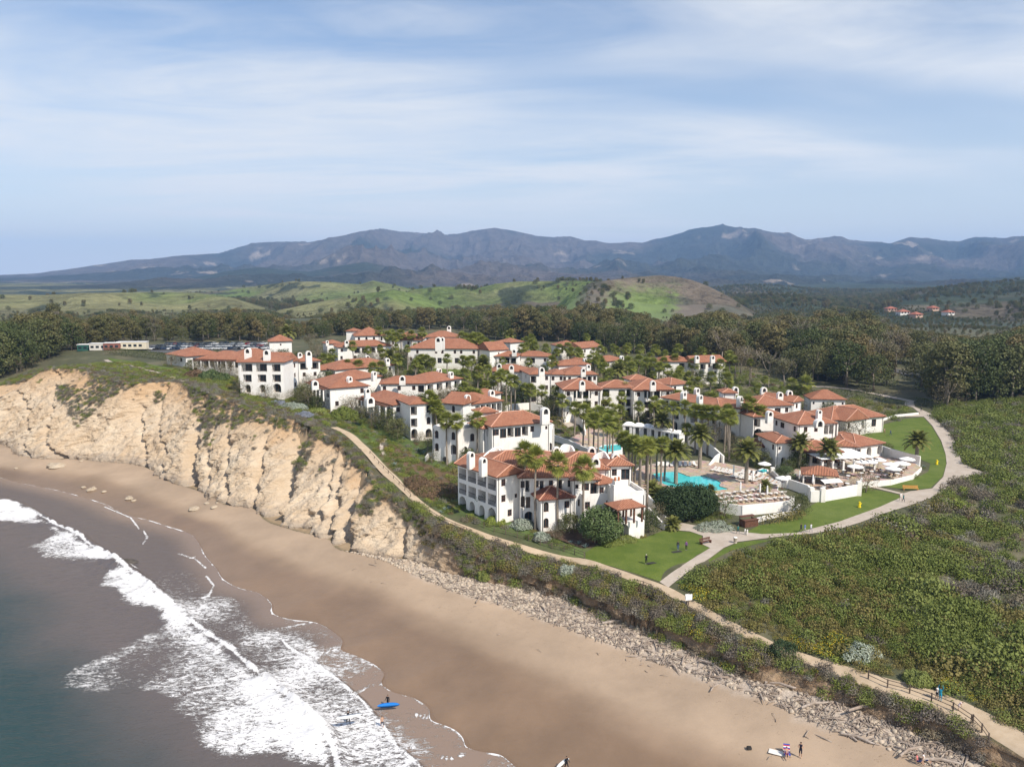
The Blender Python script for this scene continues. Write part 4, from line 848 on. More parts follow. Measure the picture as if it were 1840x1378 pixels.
b_.block((1205, 692), (1237, 689), 9, 8.6, F='ww'); b_.pergola(k, .8); b_.pergola(k3, .8); b_.chim([(1046, 698)], 1.7, 1.1, 3.2, k); b_.chim([(1173, 698)], 1.7, 1.1, 3.2, k3)
b_ = Building('poolside_hotel_wing', 'large shaded wing with six arched chimneys right of the cabanas', 'building', near=True)
k = b_.block((1292, 731), None, 21, 9.4, F='w', L='wLwBLw/wBwBLw/waAaAw', ang=36, width=7, pitch=.36); k2 = b_.block((1330, 734), (1357, 729), 13, 9.6, F='w W/A v', pitch=.35); k3 = b_.block((1357, 730), (1422, 728), 11, 9.0, F='B Ww', Rr='w'); k4 = b_.block((1424, 723), (1440, 720), 10, 9.0, 'gablef', F='w', pitch=.5)
b_.block((1300, 706), (1322, 706), 5, 10.5); b_.chim([(1228, 719), (1257, 725)], 1.6, 1.1, 3.3, k); b_.chim([(1252, 706)], 1.7, 1, 2.4, k); b_.chim([(1329, 727)], 1.7, 1.1, 3.2, k2); b_.chim([(1321, 705), (1372, 706)], 1.9, 1, 2.6, k3); b_.chim([(1401, 715), (1418, 712)], 1.7, 1.1, 2.6, k3)
b_ = Building('corner_house', 'white house with gabled wall among slender palms behind the balcony house', 'building')
k = b_.block((797, 724), (832, 727), 9, 7.6, 'gables', F=' v ', pitch=.5); k2 = b_.block((833, 728), (902, 720), 11, 7.8, F='w BBBBB/a a a a'); b_.block((870, 712), (900, 706), 7, 7.0); b_.chim([(840, 722)], 1.6, 1, 2.8, k2); b_.chim([(883, 713)], 1.7, 1.1, 2.8, k2)
b_ = Building('stepped_villa', 'bright villa with balcony doors on stepped terraces behind the front villa', 'building', near=True)
k = b_.block((884, 767), (988, 758), 9.5, 10.4, F='WdBdBw s', L='w', pitch=.42); b_.block((861, 742), (891, 740), 4, 11.3); k2 = b_.block((877, 779), (996, 769), 3.0, 8.3, 'terrace', F=' W W  /s      v', L='s', parapet=.9); k3 = b_.block((829, 776), (868, 774), 9, 7.5, 'terrace', F='v/v v/ v', L='w', parapet=.8)
k4 = b_.block((777, 769), (822, 773), 8, 7.6, 'terrace', F='v v/v a/a', parapet=.5); b_.chim([(979, 756)], 2.0, 1.2, 4.0, k)
k5 = b_.block((868, 770), (888, 768), 7, 9.4, F='w', L='w')
b_ = Building('front_villa', 'large front villa of many tile roofs facing the ocean path and lawn', 'building', near=True)
k = b_.block((893, 857), None, 13, 9.4, 'gablef', F='w /ws/ w ', L='BLLB/BBBB/AaaA', ang=38, width=6.0, pitch=.5); kL1 = k
b_.chim([(868, 848)], 1.3, 1.0, 3.6, k, rz=R(38)); b_.chim([(846, 835)], 1.3, 1.0, 3.4, k, rz=R(38))
k2 = b_.block((935, 858), (1028, 856), 11, 8.9, F='wB wd w B w/ad w B d w/a w', pitch=.40); b_.block((868, 839), (1010, 835), 10, 9.3, pitch=.34); b_.block((995, 843), (1092, 843), 11, 9.1, F='     ', pitch=.36)
k3 = b_.block((972, 898), (1028, 893), 6.0, 6.2, F='v w/v w', L='a/a', tile='tile_dark', pitch=.42)
k4 = b_.block((1029, 862), (1075, 861), 8, 9.2, F='sWd/ ww B/w vw', L='w/w/w', pitch=.40); b_.block((1076, 870), (1106, 866), 7, 8.4, F='w d', pitch=.40); b_.block((1094, 837), (1134, 836), 7, 9.8, F='wd', pitch=.42)
k5 = b_.block((1046, 896), (1160, 888), 8, 6.0, 'terrace', F='w wBw /w  a w', L='w/w', parapet=.75)
k6 = b_.block((1107, 941), (1158, 934), 3.0, 3.3, 'terrace', F='A ', Rr='')
b_.block((1096, 872), (1118, 870), 1.3, 8.4, 'flat')
b_.chim([(1000, 818), (897, 818), (1063, 818), (1070, 838), (1106, 830)], 1.7, 1.1, 2.6, k2)
def parapet(bd, pts, z, th=.35):
    P = [at(a, b, z) for a, b, _ in pts]; H = [q[2] for q in pts]; A = densify(np.c_[np.array(P)[:, :2], H], .5); mb = MB()
    for i in range(len(A)-1):
        a, b = A[i], A[i+1]; u = (b-a)[:2]; u /= np.hypot(*u)+1e-9; nn = np.array([-u[1], u[0]])*th/2; q = [(a, -1), (b, -1), (b, 1), (a, 1)]
        mb.add([bd.loc((*(k[:2]+nn*s_), z-1.2)) for k, s_ in q]+[bd.loc((*(k[:2]+nn*s_), z+k[2])) for k, s_ in q], [(0, 1, 5, 4), (2, 3, 7, 6), (4, 5, 6, 7), (1, 2, 6, 5), (3, 0, 4, 7)])
    mb.build('parapet', [M['stucco']], bd.root)
parapet(b_, [(1062,830,.3),(1072,828,1.5),(1084,828,1.9),(1094,832,1.1),(1102,838,.2)], 19.6); parapet(b_, [(868,822,.2),(880,818,1.0),(892,816,1.5),(904,818,.4)], 20.2); parapet(b_, [(1005,812,.3),(1015,808,1.2),(1026,808,.9),(1032,811,.2)], 20.6)
def porch(bd, B, C, dep, zf, ph, posts, name_wood='wood', pitch=.42, tile='tile', h=None):
    """open tile roof on posts"""
    ez = None; Pp = hits([B], h)[0]; ez = Pp[2]+h; b = dict(z=ez); Bp, Cp = at(*B, ez), at(*C, ez); v = (Cp-Bp)[:2]; w = np.hypot(*v); ux = v/w; uy = np.array([-ux[1], ux[0]]); 
    if bd.o is None: bd.o = (Bp[0], Bp[1], gz(Bp[0], Bp[1])); bd.root.location = bd.o
    O = [Bp[:2], Cp[:2], Cp[:2]+uy*dep, Bp[:2]+uy*dep]; rb = MB(); uv = []; rise = min(w, dep)/2*pitch; zt = ez+.1
    if w > dep: r0, r1 = (O[0]+O[3])/2+ux*dep/2, (O[1]+O[2])/2-ux*dep/2
    else: r0, r1 = (O[0]+O[1])/2+uy*w/2, (O[2]+O[3])/2-uy*w/2
    E = [(*q, zt) for q in O]; ra, rb2 = (*r0, zt+rise), (*r1, zt+rise)
    fs = ([([E[0], E[1], rb2, ra], O[0], ux), ([E[2], E[3], ra, rb2], O[2], -ux), ([E[1], E[2], rb2], O[1], uy), ([E[3], E[0], ra], O[3], -uy)] if w > dep else
          [([E[1], E[2], rb2, ra], O[1], uy), ([E[3], E[0], ra, rb2], O[3], -uy), ([E[0], E[1], ra], O[0], ux), ([E[2], E[3], rb2], O[2], -ux)])
    for V, e0, du in fs:
        rb.add(V, [tuple(range(len(V)))]); up = np.array([-du[1], du[0]])
        for p in V: d = np.array(p[:2])-e0; uv.append((float(np.dot(d, du)), float(np.dot(d, up)), 0))
    rb.add([(*q, zt) for q in O]+[(*q, zt-.25) for q in O], [(0, 4, 5, 1), (1, 5, 6, 2), (2, 6, 7, 3), (3, 7, 4, 0), (4, 7, 6, 5)], 1); uv += [(0, 0, 0)]*8
    rb.v = [bd.loc(p) for p in rb.v]; ro = rb.build('roof', [M[tile], M['wood']], bd.root); attr(ro.data, 'tuv', uv, 'FLOAT_VECTOR')
    a = math.atan2(ux[1], ux[0])
    for i in range(posts):
        for j in (0, 1):
            q = O[0]+ux*(.5+(w-1)*i/(posts-1))+uy*(.5+(dep-1)*j); m_ = MB(); m_.box(-.14, -.14, 0, .14, .14, ph); o_ = m_.build('post', [M[name_wood]], bd.root); o_.location = bd.loc((*q, ez-.15-ph)); o_.rotation_euler = (0, 0, a)
    return O, ez, ux, uy, w
O, ez, ux, uy, w_ = porch(b_, (1109, 917), (1161, 910), 4.6, 0, 2.7, 4, h=6.3)
q = O[0]+ux*w_*.35+uy*4.0; b_.block((1098, 905), (1117, 903), 1.6, 8.6, 'flat', z0=None) if False else None
m_ = MB(); m_.box(-.95, -.8, 0, .95, .8, 4.4); m_.box(-.65, -.6, 4.4, .65, .6, 5.0); o_ = m_.build('chimney', [M['stucco']], b_.root); p_ = at(1108, 904, 15.4); o_.location = b_.loc((p_[0], p_[1], 14.6)); o_.rotation_euler = (0, 0, .3)
for i in (-.35, .35):
    m_ = MB(); m_.tube([(0, 0, 0), (0, 0, .55), (0, 0, .7)], [.2, .24, .15], 8); c_ = m_.build('chimney_pot', [M['terra']], o_); c_.location = (i, 0, 5.0)
b_ = Building('restaurant_house', 'white restaurant house with roof pergola and bell chimney beside the patio', 'building', near=True)
k = b_.block((1434, 763), (1499, 760), 11, 9.6, F=' w w LL/  w aW', L='wW w/aw v/a w', pitch=.40); k1 = b_.block((1354, 749), None, 9, 8.6, F='B w /A v', ang=14, width=9, pitch=.36)
k2 = b_.block((1458, 762), (1504, 759), 3.0, 9.0, 'terrace', F='LL /W d', Rr='L/a'); b_.pergola(k2, .3); b_.chim([(1471, 762)], 2.2, 1.4, 2.0, k); b_.chim([(1471, 753)], 1.2, 1.0, 3.2, k); b_.chim([(1382, 755)], 1.6, 1.2, 3.2, k1)
k3 = b_.block((1395, 796), (1432, 795), 10, 6.4, F='s w/ a w', L='s w', pitch=.36); b_.block((1368, 803), (1397, 800), 7, 4.0, F=' w', tile='tile_dark'); k4 = b_.block((1440, 812), (1512, 812), 9, 4.4, F='aaaa', pitch=.36); k5 = b_.block((1538, 803), (1586, 796), 13, 4.2, F='d a a', pitch=.34); b_.block((1500, 801), (1540, 803), 12, 4.6, pitch=.34)
b_ = Building('square_lodge', 'square white lodge with pyramid tile roof by the hedges at right', 'building'); b_.block((1458, 717), (1519, 718), 9, 5.4, F='s s s s', pitch=.5, Rr='s'); 
b_ = Building('spa_building', 'low white building with gabled porch at the head of the lawn', 'building', near=True)
k = b_.block((1494, 755), (1588, 748), 12, 4.6, F=' a    d ', pitch=.42); k2 = b_.block((1519, 757), (1557, 752), 6, 4.6, 'gablef', F='w a', pitch=.6); 
b_ = Building('pool_bar', 'open pool bar with tile hip roof and white canopy', 'bar hut'); porch(b_, (1440, 852), (1508, 857), 6.5, 0, 2.8, 4, 'stucco', h=3.4)
m_ = MB(); p0, p1 = at(1474, 864, 13.0), at(1507, 862, 13.0); m_.add([b_.loc((p0[0], p0[1], 13.3)), b_.loc((p1[0], p1[1], 13.3)), b_.loc((p1[0]+.3, p1[1]-1.6, 12.9)), b_.loc((p0[0]+.3, p0[1]-1.6, 12.9))], [(0, 3, 2, 1)]); 
m_.add([b_.loc((p0[0], p0[1], 13.24)), b_.loc((p1[0], p1[1], 13.24)), b_.loc((p1[0]+.3, p1[1]-1.6, 12.84)), b_.loc((p0[0]+.3, p0[1]-1.6, 12.84))], [(0, 1, 2, 3)]); m_.build('canopy', [M['awn']], b_.root)
m_ = MB(); q = at(1448, 868, 10.5); q = (q[0], q[1], gz(q[0], q[1])); 
for i in range(4): m_.box(i*1.5, 0, 0, i*1.5+1.45, .6, 1.1)
o_ = m_.build('counter', [M['wood']], b_.root); o_.location = b_.loc(q)
# ================================================================ lawns, paths, pool, terraces
from mathutils.geometry import delaunay_2d_cdt
def ordn(i): return ['first', 'second', 'third', 'fourth', 'fifth', 'sixth', 'seventh', 'eighth', 'ninth', 'tenth'][i-1] if i <= 10 else f"{i}{'th' if i % 100 in (11, 12, 13) else {1: 'st', 2: 'nd', 3: 'rd'}.get(i % 10, 'th')}"
def drape_world(name, P, zf, mats, step=1.5, label=None, kind='structure', hole=None, sm=True):
    P = [tuple(p[:2]) for p in P]; A = np.array(P); x0, y0 = A.min(0); x1, y1 = A.max(0)
    gx, gy = np.meshgrid(np.arange(x0, x1, step), np.arange(y0, y1, step)); gx, gy = gx.ravel(), gy.ravel(); k = pdist(A, gx, gy) > step*.35
    if hole is not None: k &= ~inpoly(np.array(hole), gx, gy)
    V = [Vector(p) for p in P]; E = [(i, (i+1) % len(P)) for i in range(len(P))]
    if hole is not None: n = len(V); V += [Vector(p[:2]) for p in hole]; E += [(n+i, n+(i+1) % len(hole)) for i in range(len(hole))]
    V += [Vector((a, b)) for a, b in zip(gx[k], gy[k])]
    r = delaunay_2d_cdt(V, E, [], 1 if hole is None else 0, 1e-4); vs = np.array([(v.x, v.y) for v in r[0]]); fs = [f for f in r[2]]
    c = np.array([vs[list(f)].mean(0) for f in fs]); ok = inpoly(A, c[:, 0], c[:, 1])
    if hole is not None: ok &= ~inpoly(np.array(hole), c[:, 0], c[:, 1])
    fs = [f for f, o in zip(fs, ok) if o]; z = zf(vs[:, 0], vs[:, 1]) if callable(zf) else np.full(len(vs), zf)
    F = []
    for f in fs:
        a, b, d = (vs[i] for i in f[:3]); F.append(f if np.cross(b-a, d-a) > 0 else f[::-1])
    me = mesh_np(name, np.c_[vs, z], F, mats, smooth=sm); o = link(bpy.data.objects.new(name, me)); tag(o, label, kind=kind); return o
def smooth_px(L, step=6): A = np.array([(a, b, 0) for a, b in L], float); return [tuple(p[:2]) for p in densify(A, step)]
GOFF = lambda d: (lambda x, y: ground_z(x, y)+d)
def drape(name, px, off, mat, step=1.5, label=None, smooth=False):
    return drape_world(name, gpoly(smooth_px(px+[px[0]]) [:-1] if smooth else px), GOFF(off), [mat], step, label)
def strip(name, px, width, off, mat, label, step=1.2):
    A = gpoly(px); A = densify(np.c_[A, np.zeros(len(A))], step)[:, :2]; d = np.gradient(A, axis=0); d /= np.linalg.norm(d, axis=1)[:, None]; n = np.c_[-d[:, 1], d[:, 0]]
    s = np.linspace(0, 1, len(A)); w = (np.interp(s, np.linspace(0, 1, len(width)), width) if hasattr(width, '__len__') else width)*np.ones(len(A)); w = w*(1+.13*fbm(s*60, s*0, 2, 3))
    R_ = np.stack([A+n*(w*k)[:, None] for k in (-.5, -.17, .17, .5)], 1); x, y = R_[..., 0].ravel(), R_[..., 1].ravel(); z = ground_z(x, y)+off
    me = mesh_np(name, np.c_[x, y, z], grid_faces(len(A), 4)[:, ::1].copy(), [mat], smooth=True)
    if me.polygons[0].normal.z < 0: me.flip_normals()
    o = link(bpy.data.objects.new(name, me)); tag(o, label, kind='structure'); return A
def grass_mat():
    t = NT('mown_lawn'); n = t.noise(.35, 5, .6); n2 = t.noise(4.0, 4, .7); n3 = t.noise(.09, 3, .5); c = t.mix(t.mr(n, .32, .68), (.092, .128, .016), (.135, .165, .028)); c = t.mix(t.mr(n3, .5, .75, 0, .45), c, (.16, .185, .045)); c = t.mix(t.mr(n2, .35, .7, .35, 0), c, (.035, .08, .012)); t.col(c); t.bump(n2, .5, .08); t.rough(.9); return t.mat
def paving_mat(name, a, b, j=None, size=1.5):
    t = NT(name); n = t.noise(.5, 5, .65); c = t.mix(t.mr(n, .3, .7), a, b)
    if j:
        v = t.n('ShaderNodeTexVoronoi'); v.feature = 'DISTANCE_TO_EDGE'; v.inputs['Scale'].default_value = size; t.l(t.pos(), v.inputs['Vector']); c = t.mix(t.mr(v.outputs[0], 0, .06, .7, 0), c, j)
        v2 = t.n('ShaderNodeTexVoronoi'); v2.inputs['Scale'].default_value = size; t.l(t.pos(), v2.inputs['Vector']); c = t.mix(.22, c, v2.outputs['Color'], 'SOFT_LIGHT')
    n2 = t.noise(8, 3, .7); c = t.mix(t.mr(n2, .5, .8, 0, .25), c, tuple(q*.6 for q in b)); t.col(c); t.bump(n, .2, .05); return t.mat
M['lawn'] = grass_mat(); M['path'] = paving_mat('concrete_path', (.40, .33, .26), (.48, .41, .335)); M['dirt'] = paving_mat('sandy_dirt', (.42, .315, .205), (.52, .405, .28)); M['flag'] = paving_mat('flagstone', (.40, .30, .225), (.50, .39, .30), (.25, .19, .14), .8)
M['asphalt'] = mottled('asphalt', (.07, .07, .07), (.11, .105, .1), .3); M['mulch'] = mottled('planting_bed', (.065, .040, .028), (.12, .08, .055), 1.2, bump=.5)
PATH_A = strip('sand_trail', [(600,768),(622,778),(645,797),(668,820),(690,845),(715,868),(738,890),(765,913),(800,934),(850,954),(920,978),(985,998),(1050,1010),(1095,1024),(1140,1040),(1190,1057),(1215,1070),(1248,1088),(1290,1112),(1340,1138),(1410,1170),(1490,1198),(1560,1222),(1610,1238),(1660,1252),(1720,1277),(1780,1312),(1840,1350),(1930,1400)],
   [2.3]*6+[1.9]*3+[1.35]*10+[1.8, 2.6, 3.8, 5, 5], .08, M['dirt'], 'sandy walking trail along the top of the bluff')
MAIN = [(1185,1046),(1206,1030),(1239,1008),(1276,985),(1263,979),(1263,963),(1239,955),(1196,952),(1197,943),(1226,940),(1262,947),(1313,954),(1370,960),(1431,958),(1460,950),(1507,938),(1579,912),(1617,895),(1620,888),(1636,883),(1675,878),(1695,857),(1701,833),(1699,816),(1691,792),(1675,765),(1660,749),(1627,749),(1627,746),(1653,743),(1641,733),(1625,728),(1627,720),(1641,720),(1644,731),(1675,745),(1682,754),(1711,783),(1723,814),(1727,830),(1746,841),(1775,852),(1775,858),(1746,862),(1713,867),(1696,883),(1670,896),(1627,911),(1591,922),(1546,939),(1507,951),(1460,959),(1412,963),(1357,970),(1326,974),(1300,985),(1276,1003),(1235,1029),(1213,1046),(1201,1056)]
drape('concrete_path', MAIN, .10, M['path'], 1.5, 'wide pale concrete path curving round the lawns')
drape('front_lawn', [(1053,1003),(1052,993),(1066,984),(1104,969),(1130,962),(1160,966),(1180,958),(1191,954),(1217,954),(1240,956),(1261,962),(1262,974),(1275,985),(1239,1008),(1185,1045),(1143,1031),(1100,1018),(1054,1008)], .06, M['lawn'], 1.5, 'mown lawn in front of the big villa')
drape('lawn_verge', [(1357,971),(1326,975),(1300,986),(1276,1004),(1214,1047),(1230,1052),(1239,1036),(1278,1008),(1315,989),(1357,978),(1390,970)], .05, M['lawn'], 1.5, 'strip of grass along the right edge of the path')
drape('middle_lawn', [(1340,957),(1364,944),(1400,938),(1436,921),(1469,902),(1520,884),(1555,876),(1615,889),(1617,895),(1579,912),(1507,938),(1460,950),(1431,958),(1370,960)], .06, M['lawn'], 1.5, 'curved lawn between the sun terrace and the path')
drape('point_lawn', [(1560,871),(1600,876),(1639,881),(1672,877),(1694,856),(1700,835),(1699,817),(1690,793),(1674,766),(1659,750),(1625,753),(1591,762),(1507,774),(1507,779),(1545,784),(1584,792),(1586,800),(1605,812),(1645,822),(1672,833),(1668,848),(1640,862),(1600,868)], .06, M['lawn'], 1.5, 'broad lawn wrapped round the restaurant patio')
drape('cliff_lawn', [(193,643),(241,650),(313,662),(313,670),(302,672),(246,659),(200,649)], .06, M['lawn'], 3, 'narrow lawn beside the clubhouse above the cliff')
drape('court_lawn', [(775,661),(825,662),(861,671),(866,679),(822,673),(775,668)], .06, M['lawn'], 3, 'small lawn crossed by footpaths in front of the lodge')
drape('meadow', [(1215,620),(1238,610),(1258,606),(1262,618),(1230,626)], .3, M['lawn'], 4, 'bright green meadow among the trees')
strip('garden_walk', [(1555,873),(1580,878),(1622,888)], 1.2, .11, M['path'], 'narrow walk crossing the lawn to the bench')
strip('cliff_walk', [(190,647),(246,660),(300,675),(330,686)], 1.6, .11, M['path'], 'pale footpath beside the cliff lawn')
strip('stepping_path', [(692,789),(686,798),(686,808),(691,818)], .9, .11, M['path'], 'short curved stepping stone path in the garden slope')
strip('court_walk', [(775,660),(822,662),(862,668)], 2, .13, M['path'], 'footpath in front of the main lodge'); strip('lower_court_walk', [(800,674),(835,677),(870,681)], 1.6, .13, M['path'], 'lower footpath crossing the court garden')
strip('highway', [(1560,655),(1600,664),(1650,676),(1700,684),(1760,690)], 7, .25, M['asphalt'], 'road seen through the trees at right')
strip('service_road', [(1440,694),(1500,697),(1560,706),(1600,714),(1640,722)], 3.0, .2, M['path'], 'service drive behind the square lodge')
drape('parking_lot', [(262,633),(300,636),(345,634),(420,632),(490,634),(490,620),(420,616),(340,616),(262,620)], .08, M['asphalt'], 6, 'asphalt car park in front of the tree belt')
drape('planting_bed', [(880,925),(960,952),(1045,985),(1062,984),(1104,967),(1125,958),(1095,930),(1040,950),(980,950),(935,918)], .05, M['mulch'], 1.5, 'dark planting bed at the foot of the front villa')
drape('court_paving', [(1020,790),(1060,768),(1110,780),(1125,800),(1118,822),(1060,818)], .08, M['flag'], 2, 'paved court round the small pool')
drape('drive_court', [(985,741),(1040,733),(1110,746),(1090,762),(1020,768)], .07, M['path'], 2, 'paved turning court between villas')
DZ, PZ = 11.3, 11.3
POOL_PX = [(1172,850),(1185,848),(1217,847.5),(1228,851),(1238,855),(1250,854),(1262,854),(1278,858),(1291,863),(1297,868),(1293,872),(1300,875),(1310,878),(1290,881),(1270,883),(1252,880),(1230,878),(1204,874),(1187,867),(1178,860)]
DECK_PX = [(1128,858),(1150,838),(1200,829),(1260,827),(1300,832),(1350,842),(1388,852),(1398,866),(1396,880),(1425,897),(1419,904),(1390,908),(1334,913),(1295,908),(1271,899),(1215,896),(1165,888)]
pool = [tuple(at(a, b, DZ)[:2]) for a, b in smooth_px(POOL_PX+POOL_PX[:1], 5)[:-1]]; deck = [tuple(at(a, b, DZ)[:2]) for a, b in DECK_PX]
drape_world('pool_deck', deck, DZ, [M['flag']], 3, 'flagstone deck round the big swimming pool', hole=pool, sm=False)
def skirt(name, P, zt, zb, th, mat, label=None, closed=True, cat=None, parent=None):
    """wall standing along a line, th thick"""
    mb = MB(); n = len(P); 
    for i in range(n if closed else n-1):
        a, b = np.array(P[i][:2]), np.array(P[(i+1) % n][:2]); u = (b-a)/np.hypot(*(b-a)); nn = np.array([-u[1], u[0]])*th/2; q = [a-u*th*.49-nn, b+u*th*.49-nn, b+u*th*.49+nn, a-u*th*.49+nn]; t = zt+.004*(i % 3)
        mb.add([(*k, zb) for k in q]+[(*k, t) for k in q], [(0, 3, 2, 1), (4, 5, 6, 7), (0, 1, 5, 4), (1, 2, 6, 5), (2, 3, 7, 6), (3, 0, 4, 7)])
    o = mb.build(name, mat, parent)
    if cat: tag(o, label, cat)
    elif label: tag(o, label, kind='structure')
    return o
def pool_mat():
    t = NT('pool_water'); n = t.noise(1.6, 3, .6, dist=1.2); t.col(t.mix(t.mr(n, .3, .7), (.045, .50, .52), (.09, .60, .60))); t.rough(.08); t.b.inputs['Specular IOR Level'].default_value = .45; t.bump(n, .15, .05); return t.mat
M['pool'] = pool_mat()
skirt('pool_wall', pool, DZ+.02, DZ-1.3, .25, M['flag'], 'stone edge of the big swimming pool')
drape_world('pool_water', pool, DZ-.14, [M['pool']], 4, 'turquoise water of the big swimming pool', sm=False)
skirt('terrace_skirt', deck, DZ-.01, 8.0, .3, M['stucco'], 'white base wall under the pool deck')
wl = [tuple(at(a, b, DZ)[:2]) for a, b in [(1271,899),(1295,908),(1334,913),(1390,908),(1419,904),(1426,896)]]; skirt('retaining_wall', wl, DZ+.55, 8.2, .35, M['stucco'], 'white retaining wall in front of the sun loungers', False, 'wall')
wl = [tuple(at(a, b, 9.6)[:2]) for a, b in [(1330,943),(1352,941),(1380,933),(1425,925),(1437,912)]]; skirt('lower_wall', wl, 10.5, 8.6, .35, M['stucco'], 'low white wall below the sun terrace walk', False, 'wall')
PATIO = [(1398,866),(1420,848),(1445,836),(1500,826),(1560,818),(1610,822),(1640,830),(1655,840),(1640,853),(1600,862),(1548,866),(1543,878),(1477,890),(1458,890),(1452,880),(1416,868)]
pat = [tuple(at(a, b, PZ)[:2]) for a, b in PATIO]; drape_world('patio', pat, PZ+.05, [M['flag']], 3, 'paved dining patio of the restaurant', sm=False); skirt('patio_skirt', pat, PZ+.03, 8.6, .3, M['stucco'], 'white base wall under the dining patio')
wl = [tuple(at(a, b, PZ)[:2]) for a, b in [(1388,852),(1398,862),(1416,868),(1452,880),(1458,890),(1477,890),(1543,878),(1548,866)]]; skirt('patio_wall', wl, PZ+1.0, 8.4, .35, M['stucco'], 'white parapet wall round the corner of the pool bar', False, 'wall')
for i, (a, b) in enumerate([(1388,852),(1416,868),(1458,889),(1478,890),(1543,878)]):
    p = at(a, b, PZ); m_ = MB().box(-.45, -.45, 0, .45, .45, 3.2); o = m_.build('wall_pillar', M['stucco']); o.location = (p[0], p[1], PZ-1.6); tag(o, f'square white pillar, {ordn(i+1)} from the left along the patio wall', 'pillar', 'pillars of the patio wall')
wl = [tuple(at(a, b, PZ)[:2]) for a, b in [(1578,812),(1600,820),(1625,827),(1652,834)]]; skirt('garden_wall', wl, PZ+2.0, 9.0, .3, M['stucco'], 'tapering white garden wall between patio and lawn', False, 'wall')
sp = [tuple(at(a, b, 12)[:2]) for a, b in [(1072,812),(1085,806),(1117,804),(1118,815),(1090,820)]]; drape_world('plunge_pool', sp, 12.9, [M['pool']], 3, 'small turquoise pool behind the front villa'); skirt('plunge_pool_wall', sp, 13.0, 10.5, .4, M['stucco'], 'white edge of the small pool')
sp = [tuple(at(a, b, DZ)[:2]) for a, b in [(1362,847),(1370,844),(1379,846),(1380,850),(1371,852),(1362,851)]]; drape_world('spa_water', sp, DZ+.25, [M['pool']], 3, 'small round spa beside the pool loungers'); skirt('spa_wall', sp, DZ+.35, DZ-.2, .3, M['stucco'], 'white rim of the spa')
# white curved ramps and court walls
def px_wall(px, h, th, label, z0=-1.0, cat='wall', name='white_wall'):
    P = hits(px); mb = MB()
    for i in range(len(P)-1):
        a, b = P[i], P[i+1]; u = (b-a)[:2]; u /= np.hypot(*u); nn = np.array([-u[1], u[0]])*th/2; q = [(a[:2]-nn, a[2]), (b[:2]-nn, b[2]), (b[:2]+nn, b[2]), (a[:2]+nn, a[2])]
        hh = h if not hasattr(h, '__len__') else None; H = [h[i], h[i+1], h[i+1], h[i]] if hh is None else [h]*4
        mb.add([(*k, z+z0) for k, z in q]+[(*k, z+H[j]) for j, (k, z) in enumerate(q)], [(0, 3, 2, 1), (4, 5, 6, 7), (0, 1, 5, 4), (1, 2, 6, 5), (2, 3, 7, 6), (3, 0, 4, 7)])
    o = mb.build(name, M['stucco']); tag(o, label, cat); return o
px_wall([(1160,915),(1172,925),(1188,938),(1205,948)], [3.5, 3.0, 2.0, 1.2], .35, 'white stair wall stepping down right of the front villa'); px_wall([(1165,935),(1180,944),(1195,952)], [2.6, 1.8, .9], .35, 'outer white stair wall by the front lawn')
px_wall([(1014,760),(1030,757),(1046,768),(1052,782)], [1.0, 4.6, 2.6, 1.2], .35, 'white scrolled gable wall beside the entrance court'); px_wall([(996,792),(1020,800),(1045,812),(1062,818)], 1.6, .4, 'long white court wall behind the front villa')
px_wall([(765,829),(770,822),(784,819),(800,822),(808,830)], 1.1, .35, 'curved white garden wall below the stepped villa'); px_wall([(904,742),(925,738),(950,736),(975,741)], 2.2, .35, 'white courtyard wall behind the slender palms')
px_wall([(1230,796),(1260,810),(1285,824),(1300,832)], [3.0, 3.4, 2.6, 1.8], .4, 'white arcade wall below the poolside wing'); px_wall([(1274,842),(1286,832),(1292,830)], [1.0, 1.8, 2.2], .4, 'white stair wall at the back of the pool deck')
px_wall([(1580,758),(1610,749),(1650,745)], .7, .4, 'low white wall at the head of the lawn'); px_wall([(1120,792),(1170,800),(1225,812)], 1.4, .35, 'long white wall below the cabanas')
# ---------------------------------------------------------------- cabanas, umbrellas, loungers
def cabana_mesh():
    mb = MB(); mb.box(-1.6, -1.4, 0, -1.5, 1.4, 2.4); mb.box(1.5, -1.4, 0, 1.6, 1.4, 2.4); mb.box(-1.5, 1.3, 0, 1.5, 1.4, 2.4); mb.box(-1.5, -1.4, 0, -.7, -1.32, 2.4); mb.box(.7, -1.4, 0, 1.5, -1.32, 2.4); return mb.mesh('curtain', [M['awn']])
def cabana_roof():
    mb = MB(); n = 8; V = [(-1.75, -1.55, 2.35), (1.75, -1.55, 2.35), (1.75, 1.55, 2.35), (-1.75, 1.55, 2.35), (-1.75, -1.55, 2.6), (1.75, -1.55, 2.6), (1.75, 1.55, 2.6), (-1.75, 1.55, 2.6), (-.9, -.8, 3.0), (.9, -.8, 3.0), (.9, .8, 3.0), (-.9, .8, 3.0), (0, 0, 3.15)]
    mb.add(V, [(0, 3, 2, 1), (0, 1, 5, 4), (1, 2, 6, 5), (2, 3, 7, 6), (3, 0, 4, 7), (4, 5, 9, 8), (5, 6, 10, 9), (6, 7, 11, 10), (7, 4, 8, 11), (8, 9, 12), (9, 10, 12), (10, 11, 12), (11, 8, 12)]); return mb.mesh('canopy', [M['awn']])
cm, cr = cabana_mesh(), cabana_roof(); cb = hits([(1129,784),(1147,786),(1163,788),(1178,791),(1190,794),(1203,797),(1218,800)])
